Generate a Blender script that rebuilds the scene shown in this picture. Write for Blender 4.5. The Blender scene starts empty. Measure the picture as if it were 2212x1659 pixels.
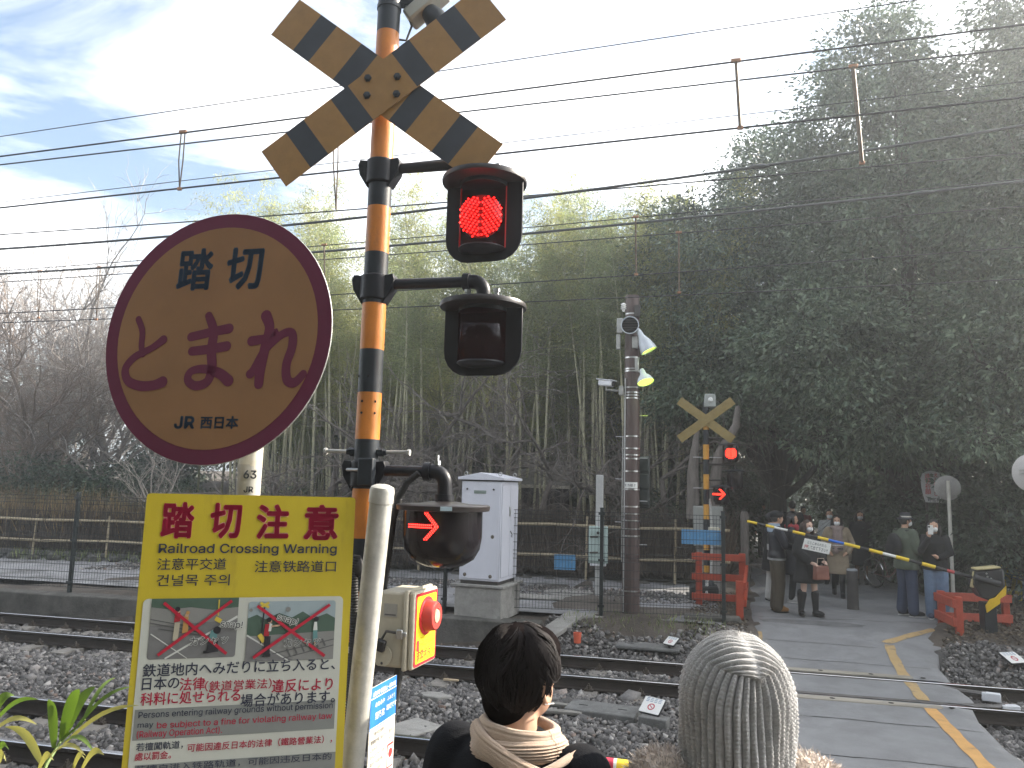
import bpy, bmesh, math, random
import numpy as np
from mathutils import Matrix, Vector
R = math.radians
rnd = random.Random(7)
rng = np.random.default_rng(11)
SC = bpy.context.scene
COL = SC.collection

# ------------------------------------------------------------------ camera
CAM = Vector((0.0, 0.0, 2.324)); YAW, PITCH, ROLL, FPX = R(12.808), R(7.509), R(1.525), 1662.0
_fh = Vector((-math.sin(YAW), math.cos(YAW), 0)); _rt = Vector((math.cos(YAW), math.sin(YAW), 0)); _z = Vector((0, 0, 1))
_f = _fh * math.cos(PITCH) + _z * math.sin(PITCH); _u = _z * math.cos(PITCH) - _fh * math.sin(PITCH)
_cr = _rt * math.cos(ROLL) + _u * math.sin(ROLL); _cu = _u * math.cos(ROLL) - _rt * math.sin(ROLL)
cam = bpy.data.cameras.new('camera'); camo = bpy.data.objects.new('camera', cam); COL.objects.link(camo)
camo.matrix_world = Matrix(((_cr.x, _cu.x, -_f.x, CAM.x), (_cr.y, _cu.y, -_f.y, CAM.y), (_cr.z, _cu.z, -_f.z, CAM.z), (0, 0, 0, 1)))
cam.sensor_width = 36.0; cam.lens = 36.0 * FPX / 2212; cam.clip_end = 3000; cam.clip_start = 0.05
SC.camera = camo
def at(x, y, Y):                      # photograph point (2212 px wide) -> world point on the plane y = Y
    d = _f + _cr * ((x - 1106) / FPX) - _cu * ((y - 829.5) / FPX)
    return CAM + d * (Y / d.y)
def gr(x, y, z=0.0):                  # photograph point -> world point at height z
    d = _f + _cr * ((x - 1106) / FPX) - _cu * ((y - 829.5) / FPX)
    return CAM + d * ((z - CAM.z) / d.z)

# ------------------------------------------------------------------ light
SUN_AZ, SUN_EL = 34.0, 32.0           # azimuth measured from +X towards +Y
SKY_STR, SUN_STR, EXPO = 0.07, 3.7, 1.95
w = bpy.data.worlds.new('World'); SC.world = w; w.use_nodes = True
nt = w.node_tree; nt.nodes.clear()
def nn(t, **k):
    n = nt.nodes.new(t)
    for a, b in k.items(): setattr(n, a, b)
    return n
sky = nn('ShaderNodeTexSky', sky_type='NISHITA', sun_disc=False)
sky.sun_elevation = R(SUN_EL); sky.sun_rotation = R(90 - SUN_AZ); sky.air_density = 1.2; sky.dust_density = 2.0; sky.ozone_density = 1.5
tc = nn('ShaderNodeTexCoord'); mp = nn('ShaderNodeMapping'); mp.inputs['Scale'].default_value = (1.0, 1.0, 3.2); mp.inputs['Rotation'].default_value = (0, 0.25, 0.5)
nz = nn('ShaderNodeTexNoise'); nz.inputs['Scale'].default_value = 1.7; nz.inputs['Detail'].default_value = 9; nz.inputs['Roughness'].default_value = 0.62; nz.inputs['Distortion'].default_value = 0.5
mp.inputs['Location'].default_value = (2.733, 3.420, -0.150)
cr = nn('ShaderNodeValToRGB'); cr.color_ramp.elements[0].position = 0.39; cr.color_ramp.elements[1].position = 0.60
mixc = nn('ShaderNodeMix', data_type='RGBA', blend_type='MIX')
bw_ = nn('ShaderNodeRGBToBW'); ma = nn('ShaderNodeMath', operation='MULTIPLY_ADD'); ma.inputs[1].default_value = 3.6; ma.inputs[2].default_value = 0.8   # thin cloud veil lit by the same sky
bg = nn('ShaderNodeBackground'); bg.inputs['Strength'].default_value = SKY_STR
out = nn('ShaderNodeOutputWorld')
L = nt.links.new
L(tc.outputs['Generated'], mp.inputs['Vector']); L(mp.outputs['Vector'], nz.inputs['Vector']); L(nz.outputs['Fac'], cr.inputs['Fac'])
L(cr.outputs['Color'], mixc.inputs['Factor']); L(sky.outputs['Color'], mixc.inputs['A']); L(sky.outputs['Color'], bw_.inputs['Color']); L(bw_.outputs['Val'], ma.inputs[0]); L(ma.outputs['Value'], mixc.inputs['B']); L(mixc.outputs['Result'], bg.inputs['Color']); L(bg.outputs['Background'], out.inputs['Surface'])
sl = bpy.data.lights.new('sun', 'SUN'); so = bpy.data.objects.new('sun', sl); COL.objects.link(so)
sl.energy = SUN_STR; sl.angle = R(0.6); sl.color = (1.0, 0.9, 0.76)
sd = Vector((math.cos(R(SUN_AZ)) * math.cos(R(SUN_EL)), math.sin(R(SUN_AZ)) * math.cos(R(SUN_EL)), math.sin(R(SUN_EL))))
so.rotation_euler = sd.to_track_quat('Z', 'Y').to_euler()
SC.view_settings.view_transform = 'Standard'; SC.view_settings.look = 'None'; SC.view_settings.exposure = EXPO; SC.view_settings.gamma = 1.0
SC.view_settings.use_curve_mapping = False
SC.cycles.use_denoising = True; SC.cycles.use_adaptive_sampling = True; SC.cycles.adaptive_threshold = 0.02; SC.cycles.max_bounces = 4; SC.cycles.diffuse_bounces = 2; SC.cycles.volume_bounces = 0; SC.cycles.glossy_bounces = 2; SC.cycles.transparent_max_bounces = 12; SC.cycles.sample_clamp_indirect = 6.0

# ------------------------------------------------------------------ materials
MATS = {}
def M(name, col, rough=0.6, metal=0.0, var=0.15, scale=6.0, bump=0.0, bscale=None, col2=None, c2=(0.55, 0.7), c2scale=None, spec=0.5, emit=0.0, alpha=1.0, trans=0.0, coords='Object', stretch=None, coat=0.0, translucent=0.0, sheen=0.0):
    if name in MATS: return MATS[name]
    m = bpy.data.materials.new(name); m.use_nodes = True; t = m.node_tree; N = t.nodes; K = t.links.new
    b = N['Principled BSDF']; col = tuple(col)
    b.inputs['Base Color'].default_value = (*col, 1); b.inputs['Roughness'].default_value = rough; b.inputs['Metallic'].default_value = metal
    b.inputs['Specular IOR Level'].default_value = spec; b.inputs['Alpha'].default_value = alpha; b.inputs['Transmission Weight'].default_value = trans; b.inputs['Coat Weight'].default_value = coat
    if sheen: b.inputs['Sheen Weight'].default_value = sheen
    if emit:
        b.inputs['Emission Color'].default_value = (*col, 1); b.inputs['Emission Strength'].default_value = emit
    vec = None
    if var or bump or col2:
        tcn = N.new('ShaderNodeTexCoord'); vec = tcn.outputs[coords]
        if stretch:
            mpn = N.new('ShaderNodeMapping'); mpn.inputs['Scale'].default_value = stretch; K(vec, mpn.inputs['Vector']); vec = mpn.outputs['Vector']
    cur = None
    if var:
        n1 = N.new('ShaderNodeTexNoise'); n1.inputs['Scale'].default_value = scale; n1.inputs['Detail'].default_value = 6; n1.inputs['Roughness'].default_value = 0.65; K(vec, n1.inputs['Vector'])
        mr = N.new('ShaderNodeMapRange'); mr.inputs['From Min'].default_value = 0.3; mr.inputs['From Max'].default_value = 0.7; mr.inputs['To Min'].default_value = 1 - var; mr.inputs['To Max'].default_value = 1 + var
        K(n1.outputs['Fac'], mr.inputs['Value'])
        hs = N.new('ShaderNodeHueSaturation'); hs.inputs['Color'].default_value = (*col, 1); K(mr.outputs['Result'], hs.inputs['Value']); cur = hs.outputs['Color']
    if col2:
        n2 = N.new('ShaderNodeTexNoise'); n2.inputs['Scale'].default_value = c2scale or scale * 0.6; n2.inputs['Detail'].default_value = 8; n2.inputs['Roughness'].default_value = 0.7; K(vec, n2.inputs['Vector'])
        rp = N.new('ShaderNodeMapRange'); rp.inputs['From Min'].default_value = c2[0]; rp.inputs['From Max'].default_value = c2[1]; K(n2.outputs['Fac'], rp.inputs['Value'])
        mx = N.new('ShaderNodeMix'); mx.data_type = 'RGBA'; mx.inputs['A'].default_value = (*col, 1); mx.inputs['B'].default_value = (*col2, 1); K(rp.outputs['Result'], mx.inputs['Factor'])
        if cur: K(cur, mx.inputs['A'])
        cur = mx.outputs['Result']
    if cur: K(cur, b.inputs['Base Color'])
    if bump:
        n3 = N.new('ShaderNodeTexNoise'); n3.inputs['Scale'].default_value = bscale or scale * 6; n3.inputs['Detail'].default_value = 5; K(vec, n3.inputs['Vector'])
        bp = N.new('ShaderNodeBump'); bp.inputs['Strength'].default_value = bump; bp.inputs['Distance'].default_value = 0.02; K(n3.outputs['Fac'], bp.inputs['Height']); K(bp.outputs['Normal'], b.inputs['Normal'])
    if translucent:
        tr = N.new('ShaderNodeBsdfTranslucent'); ms = N.new('ShaderNodeMixShader'); ms.inputs['Fac'].default_value = translucent
        tr.inputs['Color'].default_value = (min(1, col[0] * 1.9), min(1, col[1] * 1.9), col[2] * 0.9, 1)
        K(b.outputs['BSDF'], ms.inputs[1]); K(tr.outputs['BSDF'], ms.inputs[2]); K(ms.outputs['Shader'], N['Material Output'].inputs['Surface'])
    MATS[name] = m
    return m
def leaf_mat(name, c1, c2, rough=0.4, tl=0.3, spec=0.5):     # colour differs leaf by leaf
    m = bpy.data.materials.new(name); m.use_nodes = True; t = m.node_tree; N = t.nodes; K = t.links.new; b = N['Principled BSDF']
    ge = N.new('ShaderNodeNewGeometry'); mx = N.new('ShaderNodeMix'); mx.data_type = 'RGBA'; mx.inputs['A'].default_value = (*c1, 1); mx.inputs['B'].default_value = (*c2, 1)
    K(ge.outputs['Random Per Island'], mx.inputs['Factor']); b.inputs['Roughness'].default_value = rough; b.inputs['Specular IOR Level'].default_value = spec
    tcn = N.new('ShaderNodeTexCoord'); n1 = N.new('ShaderNodeTexNoise'); n1.inputs['Scale'].default_value = 1.2; n1.inputs['Detail'].default_value = 3; K(tcn.outputs['Object'], n1.inputs['Vector'])      # older and younger sprays
    mr = N.new('ShaderNodeMapRange'); mr.inputs['From Min'].default_value = 0.32; mr.inputs['From Max'].default_value = 0.68; mr.inputs['To Min'].default_value = 0.5; mr.inputs['To Max'].default_value = 1.55; K(n1.outputs['Fac'], mr.inputs['Value'])
    hv = N.new('ShaderNodeHueSaturation'); K(mx.outputs['Result'], hv.inputs['Color']); K(mr.outputs['Result'], hv.inputs['Value']); K(hv.outputs['Color'], b.inputs['Base Color'])
    tr = N.new('ShaderNodeBsdfTranslucent'); hs = N.new('ShaderNodeHueSaturation'); hs.inputs['Value'].default_value = 1.8; hs.inputs['Saturation'].default_value = 1.15; K(hv.outputs['Color'], hs.inputs['Color']); K(hs.outputs['Color'], tr.inputs['Color'])
    ms = N.new('ShaderNodeMixShader'); ms.inputs['Fac'].default_value = tl; K(b.outputs['BSDF'], ms.inputs[1]); K(tr.outputs['BSDF'], ms.inputs[2]); K(ms.outputs['Shader'], N['Material Output'].inputs['Surface'])
    MATS[name] = m
    return m

# ------------------------------------------------------------------ mesh builder
def frame(d, up=Vector((0, 0, 1))):
    d = Vector(d).normalized(); up = Vector(up)
    if abs(d.dot(up)) > 0.97: up = Vector((0, 1, 0)) if abs(d.y) < 0.9 else Vector((1, 0, 0))
    a = d.cross(up).normalized(); return a, a.cross(d).normalized()
class MB:
    def __init__(s): s.v = []; s.f = []; s.m = []
    def add(s, vs, fs, m=0):
        o = len(s.v); s.v += [tuple(v) for v in vs]; s.f += [tuple(i + o for i in f) for f in fs]; s.m += [m] * len(fs); return s
    def box(s, c, d, m=0, rot=None):
        c = Vector(c); h = [Vector((x * d[0] / 2, y * d[1] / 2, z * d[2] / 2)) for x in (-1, 1) for y in (-1, 1) for z in (-1, 1)]
        if rot is not None: h = [rot @ q for q in h]
        return s.add([c + q for q in h], [(0, 1, 3, 2), (4, 6, 7, 5), (0, 4, 5, 1), (2, 3, 7, 6), (0, 2, 6, 4), (1, 5, 7, 3)], m)
    def b2(s, lo, hi, m=0):
        lo, hi = Vector(lo), Vector(hi); return s.box((lo + hi) / 2, hi - lo, m)
    def bar(s, a, b, w, h, m=0, up=(0, 0, 1)):
        a, b = Vector(a), Vector(b); x, y = frame(b - a, up)
        v = [p + x * (i * w / 2) + y * (j * h / 2) for p in (a, b) for i, j in ((-1, -1), (1, -1), (1, 1), (-1, 1))]
        return s.add(v, [(3, 2, 1, 0), (4, 5, 6, 7), (0, 1, 5, 4), (1, 2, 6, 5), (2, 3, 7, 6), (3, 0, 4, 7)], m)
    def tube(s, path, r, n=8, m=0, cap=True, sq=1.0, ms=None, up=(0, 0, 1)):
        P = [Vector(p) for p in path]; k = len(P); r = [r] * k if not hasattr(r, '__len__') else r
        v = []; x = y = None
        for i, p in enumerate(P):
            d = (P[min(i + 1, k - 1)] - P[max(i - 1, 0)])
            if d.length < 1e-9: d = Vector((0, 0, 1))
            if x is None: x, y = frame(d, up)
            else:
                d = d.normalized(); x = (x - d * x.dot(d)).normalized(); y = d.cross(x) * -1; y = x.cross(d)
            for j in range(n):
                a = 2 * math.pi * j / n; v.append(p + x * (math.cos(a) * r[i]) + y * (math.sin(a) * r[i] * sq))
        f = []; mm = []
        for i in range(k - 1):
            for j in range(n):
                f.append((i * n + j, i * n + (j + 1) % n, (i + 1) * n + (j + 1) % n, (i + 1) * n + j)); mm.append(ms[i] if ms else m)
        if cap: f += [tuple(reversed(range(n))), tuple(range((k - 1) * n, k * n))]; mm += [mm[0], mm[-1]]
        o = len(s.v); s.v += [tuple(q) for q in v]; s.f += [tuple(i + o for i in q) for q in f]; s.m += mm; return s
    def lathe(s, prof, n=24, c=(0, 0, 0), m=0, ax=None, ms=None, sx=1.0, sy=1.0, caps=True):
        c = Vector(c); v = []; f = []; k = len(prof); mm = []
        for r_, z in prof:
            for j in range(n):
                a = 2 * math.pi * j / n; q = Vector((r_ * math.cos(a) * sx, r_ * math.sin(a) * sy, z))
                v.append(c + (ax @ q if ax is not None else q))
        for i in range(k - 1):
            for j in range(n): f.append((i * n + j, i * n + (j + 1) % n, (i + 1) * n + (j + 1) % n, (i + 1) * n + j)); mm.append(ms[i] if ms else m)
        if caps and prof[0][0] > 1e-5: f.append(tuple(reversed(range(n)))); mm.append(mm[0])
        if caps and prof[-1][0] > 1e-5: f.append(tuple(range((k - 1) * n, k * n))); mm.append(mm[-1])
        o = len(s.v); s.v += [tuple(q) for q in v]; s.f += [tuple(i + o for i in q) for q in f]; s.m += mm; return s
    def prism(s, poly, z0, z1, T=None, m=0, ms=None):
        n = len(poly); T = T or Matrix.Identity(4)
        v = [T @ Vector((x, y, z)) for z in (z0, z1) for x, y in poly]
        f = [tuple(reversed(range(n))), tuple(range(n, 2 * n))] + [(i, (i + 1) % n, n + (i + 1) % n, n + i) for i in range(n)]
        s.add(v, f, m)
        if ms is not None: s.m[-1 * len(f) + 1] = ms
        return s
    def ball(s, c, r, nu=14, nv=9, m=0, T=None):
        r = r if hasattr(r, '__len__') else (r, r, r); c = Vector(c); v = [Vector((0, 0, -r[2]))]
        for i in range(1, nv):
            t = math.pi * i / nv - math.pi / 2
            for j in range(nu):
                a = 2 * math.pi * j / nu; v.append(Vector((r[0] * math.cos(t) * math.cos(a), r[1] * math.cos(t) * math.sin(a), r[2] * math.sin(t))))
        v.append(Vector((0, 0, r[2])))
        f = [(0, 1 + (j + 1) % nu, 1 + j) for j in range(nu)]
        for i in range(nv - 2):
            for j in range(nu): a = 1 + i * nu; f.append((a + j, a + (j + 1) % nu, a + nu + (j + 1) % nu, a + nu + j))
        a = 1 + (nv - 2) * nu; f += [(a + j, a + (j + 1) % nu, len(v) - 1) for j in range(nu)]
        return s.add([c + (T @ q if T is not None else q) for q in v], f, m)
    def torus(s, c, Rr, r, n=28, k=8, ax=None, m=0):
        c = Vector(c); v = []; f = []
        for i in range(n):
            a = 2 * math.pi * i / n
            for j in range(k):
                b = 2 * math.pi * j / k; q = Vector(((Rr + r * math.cos(b)) * math.cos(a), (Rr + r * math.cos(b)) * math.sin(a), r * math.sin(b)))
                v.append(c + (ax @ q if ax is not None else q))
        for i in range(n):
            for j in range(k): f.append((i * k + j, ((i + 1) % n) * k + j, ((i + 1) % n) * k + (j + 1) % k, i * k + (j + 1) % k))
        return s.add(v, f, m)
    def mesh(s, name, mats, smooth=0.7):
        me = bpy.data.meshes.new(name); me.from_pydata(s.v, [], s.f)
        for q in (mats if isinstance(mats, (list, tuple)) else [mats]): me.materials.append(q)
        if any(s.m): me.polygons.foreach_set('material_index', s.m)
        if smooth:
            me.polygons.foreach_set('use_smooth', [True] * len(me.polygons)); me.update()
            try: me.set_sharp_from_angle(angle=smooth)
            except Exception: pass
        me.update(); return me
    def build(s, name, mats, parent=None, smooth=0.7, bevel=0.0, loc=None, **kw):
        return obj(name, s.mesh(name, mats, smooth), parent, bevel, loc, **kw)
def obj(name, me, parent=None, bevel=0.0, loc=None, **kw):
    o = bpy.data.objects.new(name, me); COL.objects.link(o)
    if parent is not None: o.parent = parent
    if loc is not None: o.location = loc
    if bevel:
        bv = o.modifiers.new('bevel', 'BEVEL'); bv.width = bevel; bv.segments = 2; bv.limit_method = 'ANGLE'; bv.angle_limit = R(40)
    for k, q in kw.items(): o[k] = q
    return o
def tag(o, label, cat, group=None):
    o['label'] = label; o['category'] = cat
    if group: o['group'] = group
    return o
def thing(name, label, cat, loc=(0, 0, 0), rz=0.0, group=None):
    o = bpy.data.objects.new(name, None); COL.objects.link(o); o.location = loc; o.rotation_euler = (0, 0, rz); o.empty_display_size = 0.2
    return tag(o, label, cat, group)
def copy_tree(o, parent=None):
    c = o.copy(); COL.objects.link(c)
    if parent is not None: c.parent = parent
    for ch in list(o.children): copy_tree(ch, c)
    return c
def npmesh(name, V, F, mat, smooth=False):       # V (n,3), F (m,k) arrays
    me = bpy.data.meshes.new(name); n, k = F.shape
    me.vertices.add(len(V)); me.vertices.foreach_set('co', np.ascontiguousarray(V, np.float32).ravel())
    me.loops.add(n * k); me.loops.foreach_set('vertex_index', np.ascontiguousarray(F, np.int32).ravel())
    me.polygons.add(n); me.polygons.foreach_set('loop_start', np.arange(0, n * k, k, dtype=np.int32)); me.polygons.foreach_set('loop_total', np.full(n, k, np.int32))
    me.update(calc_edges=True); me.materials.append(mat)
    if smooth: me.polygons.foreach_set('use_smooth', [True] * n)
    return me
_txt = bpy.data.curves.new('t', 'FONT'); _deff = _txt.font; _sans = _deff
try:                                   # Blender's own bundled sans serif, else its default font
    import os; _sans = bpy.data.fonts.load(os.path.join(bpy.utils.system_resource('DATAFILES'), 'fonts', 'Inter.woff2'))
except Exception: pass
_txto = bpy.data.objects.new('t', _txt); COL.objects.link(_txto)
def text_mesh(s, size, bold=0.0, align='LEFT', sx=1.0, width=None, space=1.0):
    _txt.font = _sans if s.isascii() else _deff; _txt.body = s; _txt.size = size; _txt.offset = 0.0; _txt.align_x = align; _txt.fill_mode = 'FRONT'; _txt.resolution_u = 3; _txt.space_character = space
    bpy.context.view_layer.update()
    dg = bpy.context.evaluated_depsgraph_get(); me = bpy.data.meshes.new_from_object(_txto.evaluated_get(dg), depsgraph=dg)
    n = len(me.vertices); a = np.empty(n * 3, np.float32); me.vertices.foreach_get('co', a); a = a.reshape(-1, 3)
    if n and width is not None:
        x0, x1 = a[:, 0].min(), a[:, 0].max(); k = width / max(1e-6, x1 - x0); a[:, 0] = (a[:, 0] - x0) * k if align == 'LEFT' else (a[:, 0] - (x0 + x1) / 2) * k
    elif sx != 1: a[:, 0] *= sx
    me.vertices.foreach_set('co', a.ravel()); me.update()
    if bold and n: me = embolden(me, bold * size)
    return me
def embolden(me, r_, k=6):             # thicker strokes: shifted copies, each a hair above the last
    n = len(me.vertices); a = np.empty(n * 3, np.float32); me.vertices.foreach_get('co', a); a = a.reshape(-1, 3); fs = [tuple(p.vertices) for p in me.polygons]; V = []; F = []
    for i in range(k + 1):
        d = (0, 0) if i == k else (math.cos(2 * math.pi * i / k) * r_, math.sin(2 * math.pi * i / k) * r_); b = a.copy(); b[:, 0] += d[0]; b[:, 1] += d[1]; b[:, 2] += i * 2e-5; o = n * i; V += [tuple(map(float, q)) for q in b]; F += [tuple(j + o for j in f) for f in fs]
    m2 = bpy.data.meshes.new('text'); m2.from_pydata(V, [], F); bpy.data.meshes.remove(me); return m2
def lettering(parent, s, size, x, y, mat, T=None, z=0.0012, bold=0.0, align='LEFT', width=None, sx=1.0, space=1.0, name='lettering', rot=0.0, bend=None):
    me = text_mesh(s, size, bold, align, sx, width, space); me.name = name; me.materials.clear(); me.materials.append(mat)
    o = obj(name, me, parent); Ml = Matrix.Translation((x, y, z)) @ Matrix.Rotation(rot, 4, 'Z')
    me.transform((T or Matrix.Identity(4)) @ Ml)
    o['kind'] = 'stuff'
    return o
def plate_matrix(origin, right, up):              # local x right, y up, z out of the face
    r_, u_ = Vector(right).normalized(), Vector(up).normalized(); n_ = r_.cross(u_)
    return Matrix(((r_.x, u_.x, n_.x, origin[0]), (r_.y, u_.y, n_.y, origin[1]), (r_.z, u_.z, n_.z, origin[2]), (0, 0, 0, 1)))
def rrect(x0, y0, x1, y1, r, n=4):
    p = []
    for cx, cy, a in ((x1 - r, y0 + r, -90), (x1 - r, y1 - r, 0), (x0 + r, y1 - r, 90), (x0 + r, y0 + r, 180)):
        for i in range(n + 1): q = R(a + 90 * i / n); p.append((cx + r * math.cos(q), cy + r * math.sin(q)))
    return p

# ------------------------------------------------------------------ shared materials
black_paint = M('black_paint', (0.018, 0.023, 0.029), 0.45, var=0.3, scale=9, col2=(0.07, 0.065, 0.06), c2=(0.6, 0.85), spec=0.35)
orange_paint = M('orange_paint', (0.50, 0.17, 0.022), 0.42, var=0.16, scale=12, col2=(0.20, 0.10, 0.04), c2=(0.56, 0.8), c2scale=11, bump=0.06, stretch=(1, 1, .45))
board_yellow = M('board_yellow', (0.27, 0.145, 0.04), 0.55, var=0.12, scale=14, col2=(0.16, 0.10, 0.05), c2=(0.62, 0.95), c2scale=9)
grey_metal = M('grey_metal', (0.42, 0.42, 0.40), 0.5, 0.55, var=0.2, scale=14, bump=0.05)
steel = M('steel', (0.5, 0.5, 0.5), 0.28, 1.0, var=0.15, scale=20)
dark_steel = M('dark_steel', (0.06, 0.055, 0.05), 0.45, 0.3, var=0.3, scale=12)
black_plastic = M('black_plastic', (0.02, 0.02, 0.022), 0.4, var=0.2)
black_rubber = M('black_rubber', (0.02, 0.02, 0.02), 0.65, var=0.2)
white_paint = M('white_paint', (0.74, 0.75, 0.78), 0.4, var=0.05, scale=3, col2=(0.40, 0.38, 0.33), c2=(0.64, 0.9), c2scale=4)
concrete = M('concrete', (0.30, 0.29, 0.27), 0.9, var=0.25, scale=5, bump=0.35, bscale=40, col2=(0.10, 0.10, 0.085), c2=(0.5, 0.8), c2scale=2.2)
concrete_dark = M('concrete_dark', (0.11, 0.105, 0.095), 0.92, var=0.35, scale=4, bump=0.4, bscale=30, col2=(0.03, 0.032, 0.025), c2=(0.45, 0.7), c2scale=1.8)
red_fence_paint = M('red_fence_paint', (0.40, 0.062, 0.03), 0.5, var=0.2, scale=6, col2=(0.22, 0.045, 0.025), c2=(0.6, 0.85), bump=0.08)
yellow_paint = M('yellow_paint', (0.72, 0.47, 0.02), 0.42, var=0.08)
red_print = M('red_print', (0.42, 0.015, 0.04), 0.5, var=0.05)
black_print = M('black_print', (0.02, 0.025, 0.035), 0.5, var=0.0)
white_print = M('white_print', (0.75, 0.75, 0.72), 0.5, var=0.03)
blue_print = M('blue_print', (0.02, 0.16, 0.52), 0.5, var=0.05)
# ================================================================== the setting
def smooth(a, b, t):
    t = np.clip((t - a) / (b - a), 0, 1); return t * t * (3 - 2 * t)
def road_left(y): return np.interp(y, [-10, 5, 12.5, 14, 18, 28, 42, 60], [0.35, 0.42, 0.95, 1.1, 1.4, 2.2, 3.4, 4.2])
def road_right(y): return np.interp(y, [-10, 4.5, 6.5, 8.0, 9.0, 9.7, 10.3, 11.0, 12.0, 12.8, 13.5, 14.6, 16, 20, 28, 42, 60], [3.3, 3.3, 3.0, 2.93, 2.98, 3.05, 3.2, 3.27, 3.37, 3.6, 3.9, 4.3, 4.9, 5.0, 4.8, 5.6, 6.6])
def road_z(y): return np.interp(y, [-10, 2.6, 3.4, 5.2, 11.4, 13.4, 14.4, 200], [0.33, 0.33, 0.28, 0.0, 0.0, 0.2, 0.27, 0.27])
def kerb_y(x): return 12.0 + (x + 2.2) * 0.038
def hsoft(x, y):
    n = 0.03 * np.sin(x * 1.3 + y * 0.7) + 0.02 * np.sin(x * 2.9 - y * 2.1)
    near = 0.30 * (1 - smooth(3.2, 4.9, y)) ; near = near - 0.24 * smooth(3.2, 4.9, y)
    far_left = np.where(y > kerb_y(x) + 0.06, 0.20, -0.24)
    far_mid = -0.24 + 0.48 * smooth(11.5, 13.0, y)
    far_right = -0.24 + 0.50 * smooth(11.7, 13.6, y)
    far = np.where(x < -2.25, far_left, np.where(x < 2, far_mid, far_right))
    z = np.where(y < 7, near, far)
    inside = (x > road_left(y) + 0.12) & (x < road_right(y) - 0.12)
    z = np.where(inside, np.minimum(z, road_z(y) - 0.08), z)
    bank = 2.6 * smooth(20, 45, y) * smooth(2, 12, np.abs(x - 4))   # woodland floor rises gently behind
    return z + n * np.where((y > 4.9) & (y < 12.2), 0.3, 1) + bank
def axis(dense, far, step):
    a = np.arange(dense[0], dense[1] + 1e-6, step); e = [];  q = step
    p = dense[1]
    while p < far[1]: q *= 1.35; p += q; e.append(min(p, far[1]))
    b = []; q = step; p = dense[0]
    while p > far[0]: q *= 1.35; p -= q; b.append(max(p, far[0]))
    return np.array(b[::-1] + list(a) + e)
def sheet(name, xs, ys, zf, mat):
    X, Y = np.meshgrid(xs, ys); Z = zf(X, Y); V = np.stack([X, Y, Z], -1).reshape(-1, 3); nx, ny = len(xs), len(ys)
    i = (np.arange(ny - 1)[:, None] * nx + np.arange(nx - 1)[None]).ravel()
    return npmesh(name, V, np.stack([i, i + 1, i + nx + 1, i + nx], 1), mat, True)
soil = M('soil', (0.075, 0.062, 0.05), 0.95, var=0.45, scale=2.5, bump=0.8, bscale=25, col2=(0.13, 0.115, 0.10), c2=(0.5, 0.65), c2scale=0.9)
g = obj('ground', sheet('ground', axis((-16, 9), (-400, 400), 0.12), axis((1, 20), (-150, 500), 0.12), hsoft, soil)); g['kind'] = 'structure'
# far yard gravel / old asphalt strip behind the mesh fence
asphalt = M('asphalt', (0.25, 0.252, 0.256), 0.86, var=0.12, scale=2.4, bump=0.5, bscale=120, col2=(0.19, 0.19, 0.192), c2=(0.48, 0.7), c2scale=1.3, spec=0.35)
asphalt_old = M('asphalt_old', (0.27, 0.27, 0.28), 0.85, var=0.3, scale=2.2, bump=0.5, bscale=70, col2=(0.10, 0.10, 0.09), c2=(0.5, 0.7), c2scale=1.2)
def strip(name, ys, lf, rf, zf, mat, n=14, skirt=0.25, kind='structure'):
    V = []; F = []; k = n + 3
    for y in ys:
        l, r_ = float(lf(y)), float(rf(y)); z = float(zf(y))
        row = [(l - 0.10, y, z - skirt)] + [(l + (r_ - l) * i / n, y, z - (0.015 if i in (0, n) else 0)) for i in range(n + 1)] + [(r_ + 0.10, y, z - skirt)]
        V += row
    for j in range(len(ys) - 1):
        for i in range(k - 1): F.append((j * k + i, j * k + i + 1, (j + 1) * k + i + 1, (j + 1) * k + i))
    o = obj(name, npmesh(name, np.array(V, float), np.array(F), mat, True)); o['kind'] = kind
    return o
# asphalt of the crossing, split at the rails so that the rails lie in real grooves
RY = [5.976, 7.106, 9.932, 11.062]
def wav(f, a, s): return lambda y: f(y) + a * math.sin(y * 2.3 + s) + a * 0.6 * math.sin(y * 5.1 + 2 * s)
seg = [(-6, RY[0] - 0.07), (RY[0] + 0.12, RY[1] - 0.12), (RY[1] + 0.07, RY[2] - 0.07), (RY[2] + 0.12, RY[3] - 0.12), (RY[3] + 0.07, 70)]
for i, (a, b) in enumerate(seg):
    ys = np.concatenate([np.arange(a, min(b, 20), 0.2), np.arange(20, b, 2.0) if b > 20 else [], [b]])
    strip('road', ys, wav(road_left, 0.02, 1), wav(road_right, 0.03, 3), road_z, asphalt if i < 4 else asphalt)
yard = strip('yard_pavement', np.arange(12.9, 18.4, 0.25), lambda y: -26.0, lambda y: 0.55, lambda y: 0.245 + 0.012 * math.sin(y * 3), asphalt_old, 60, 0.05)

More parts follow.
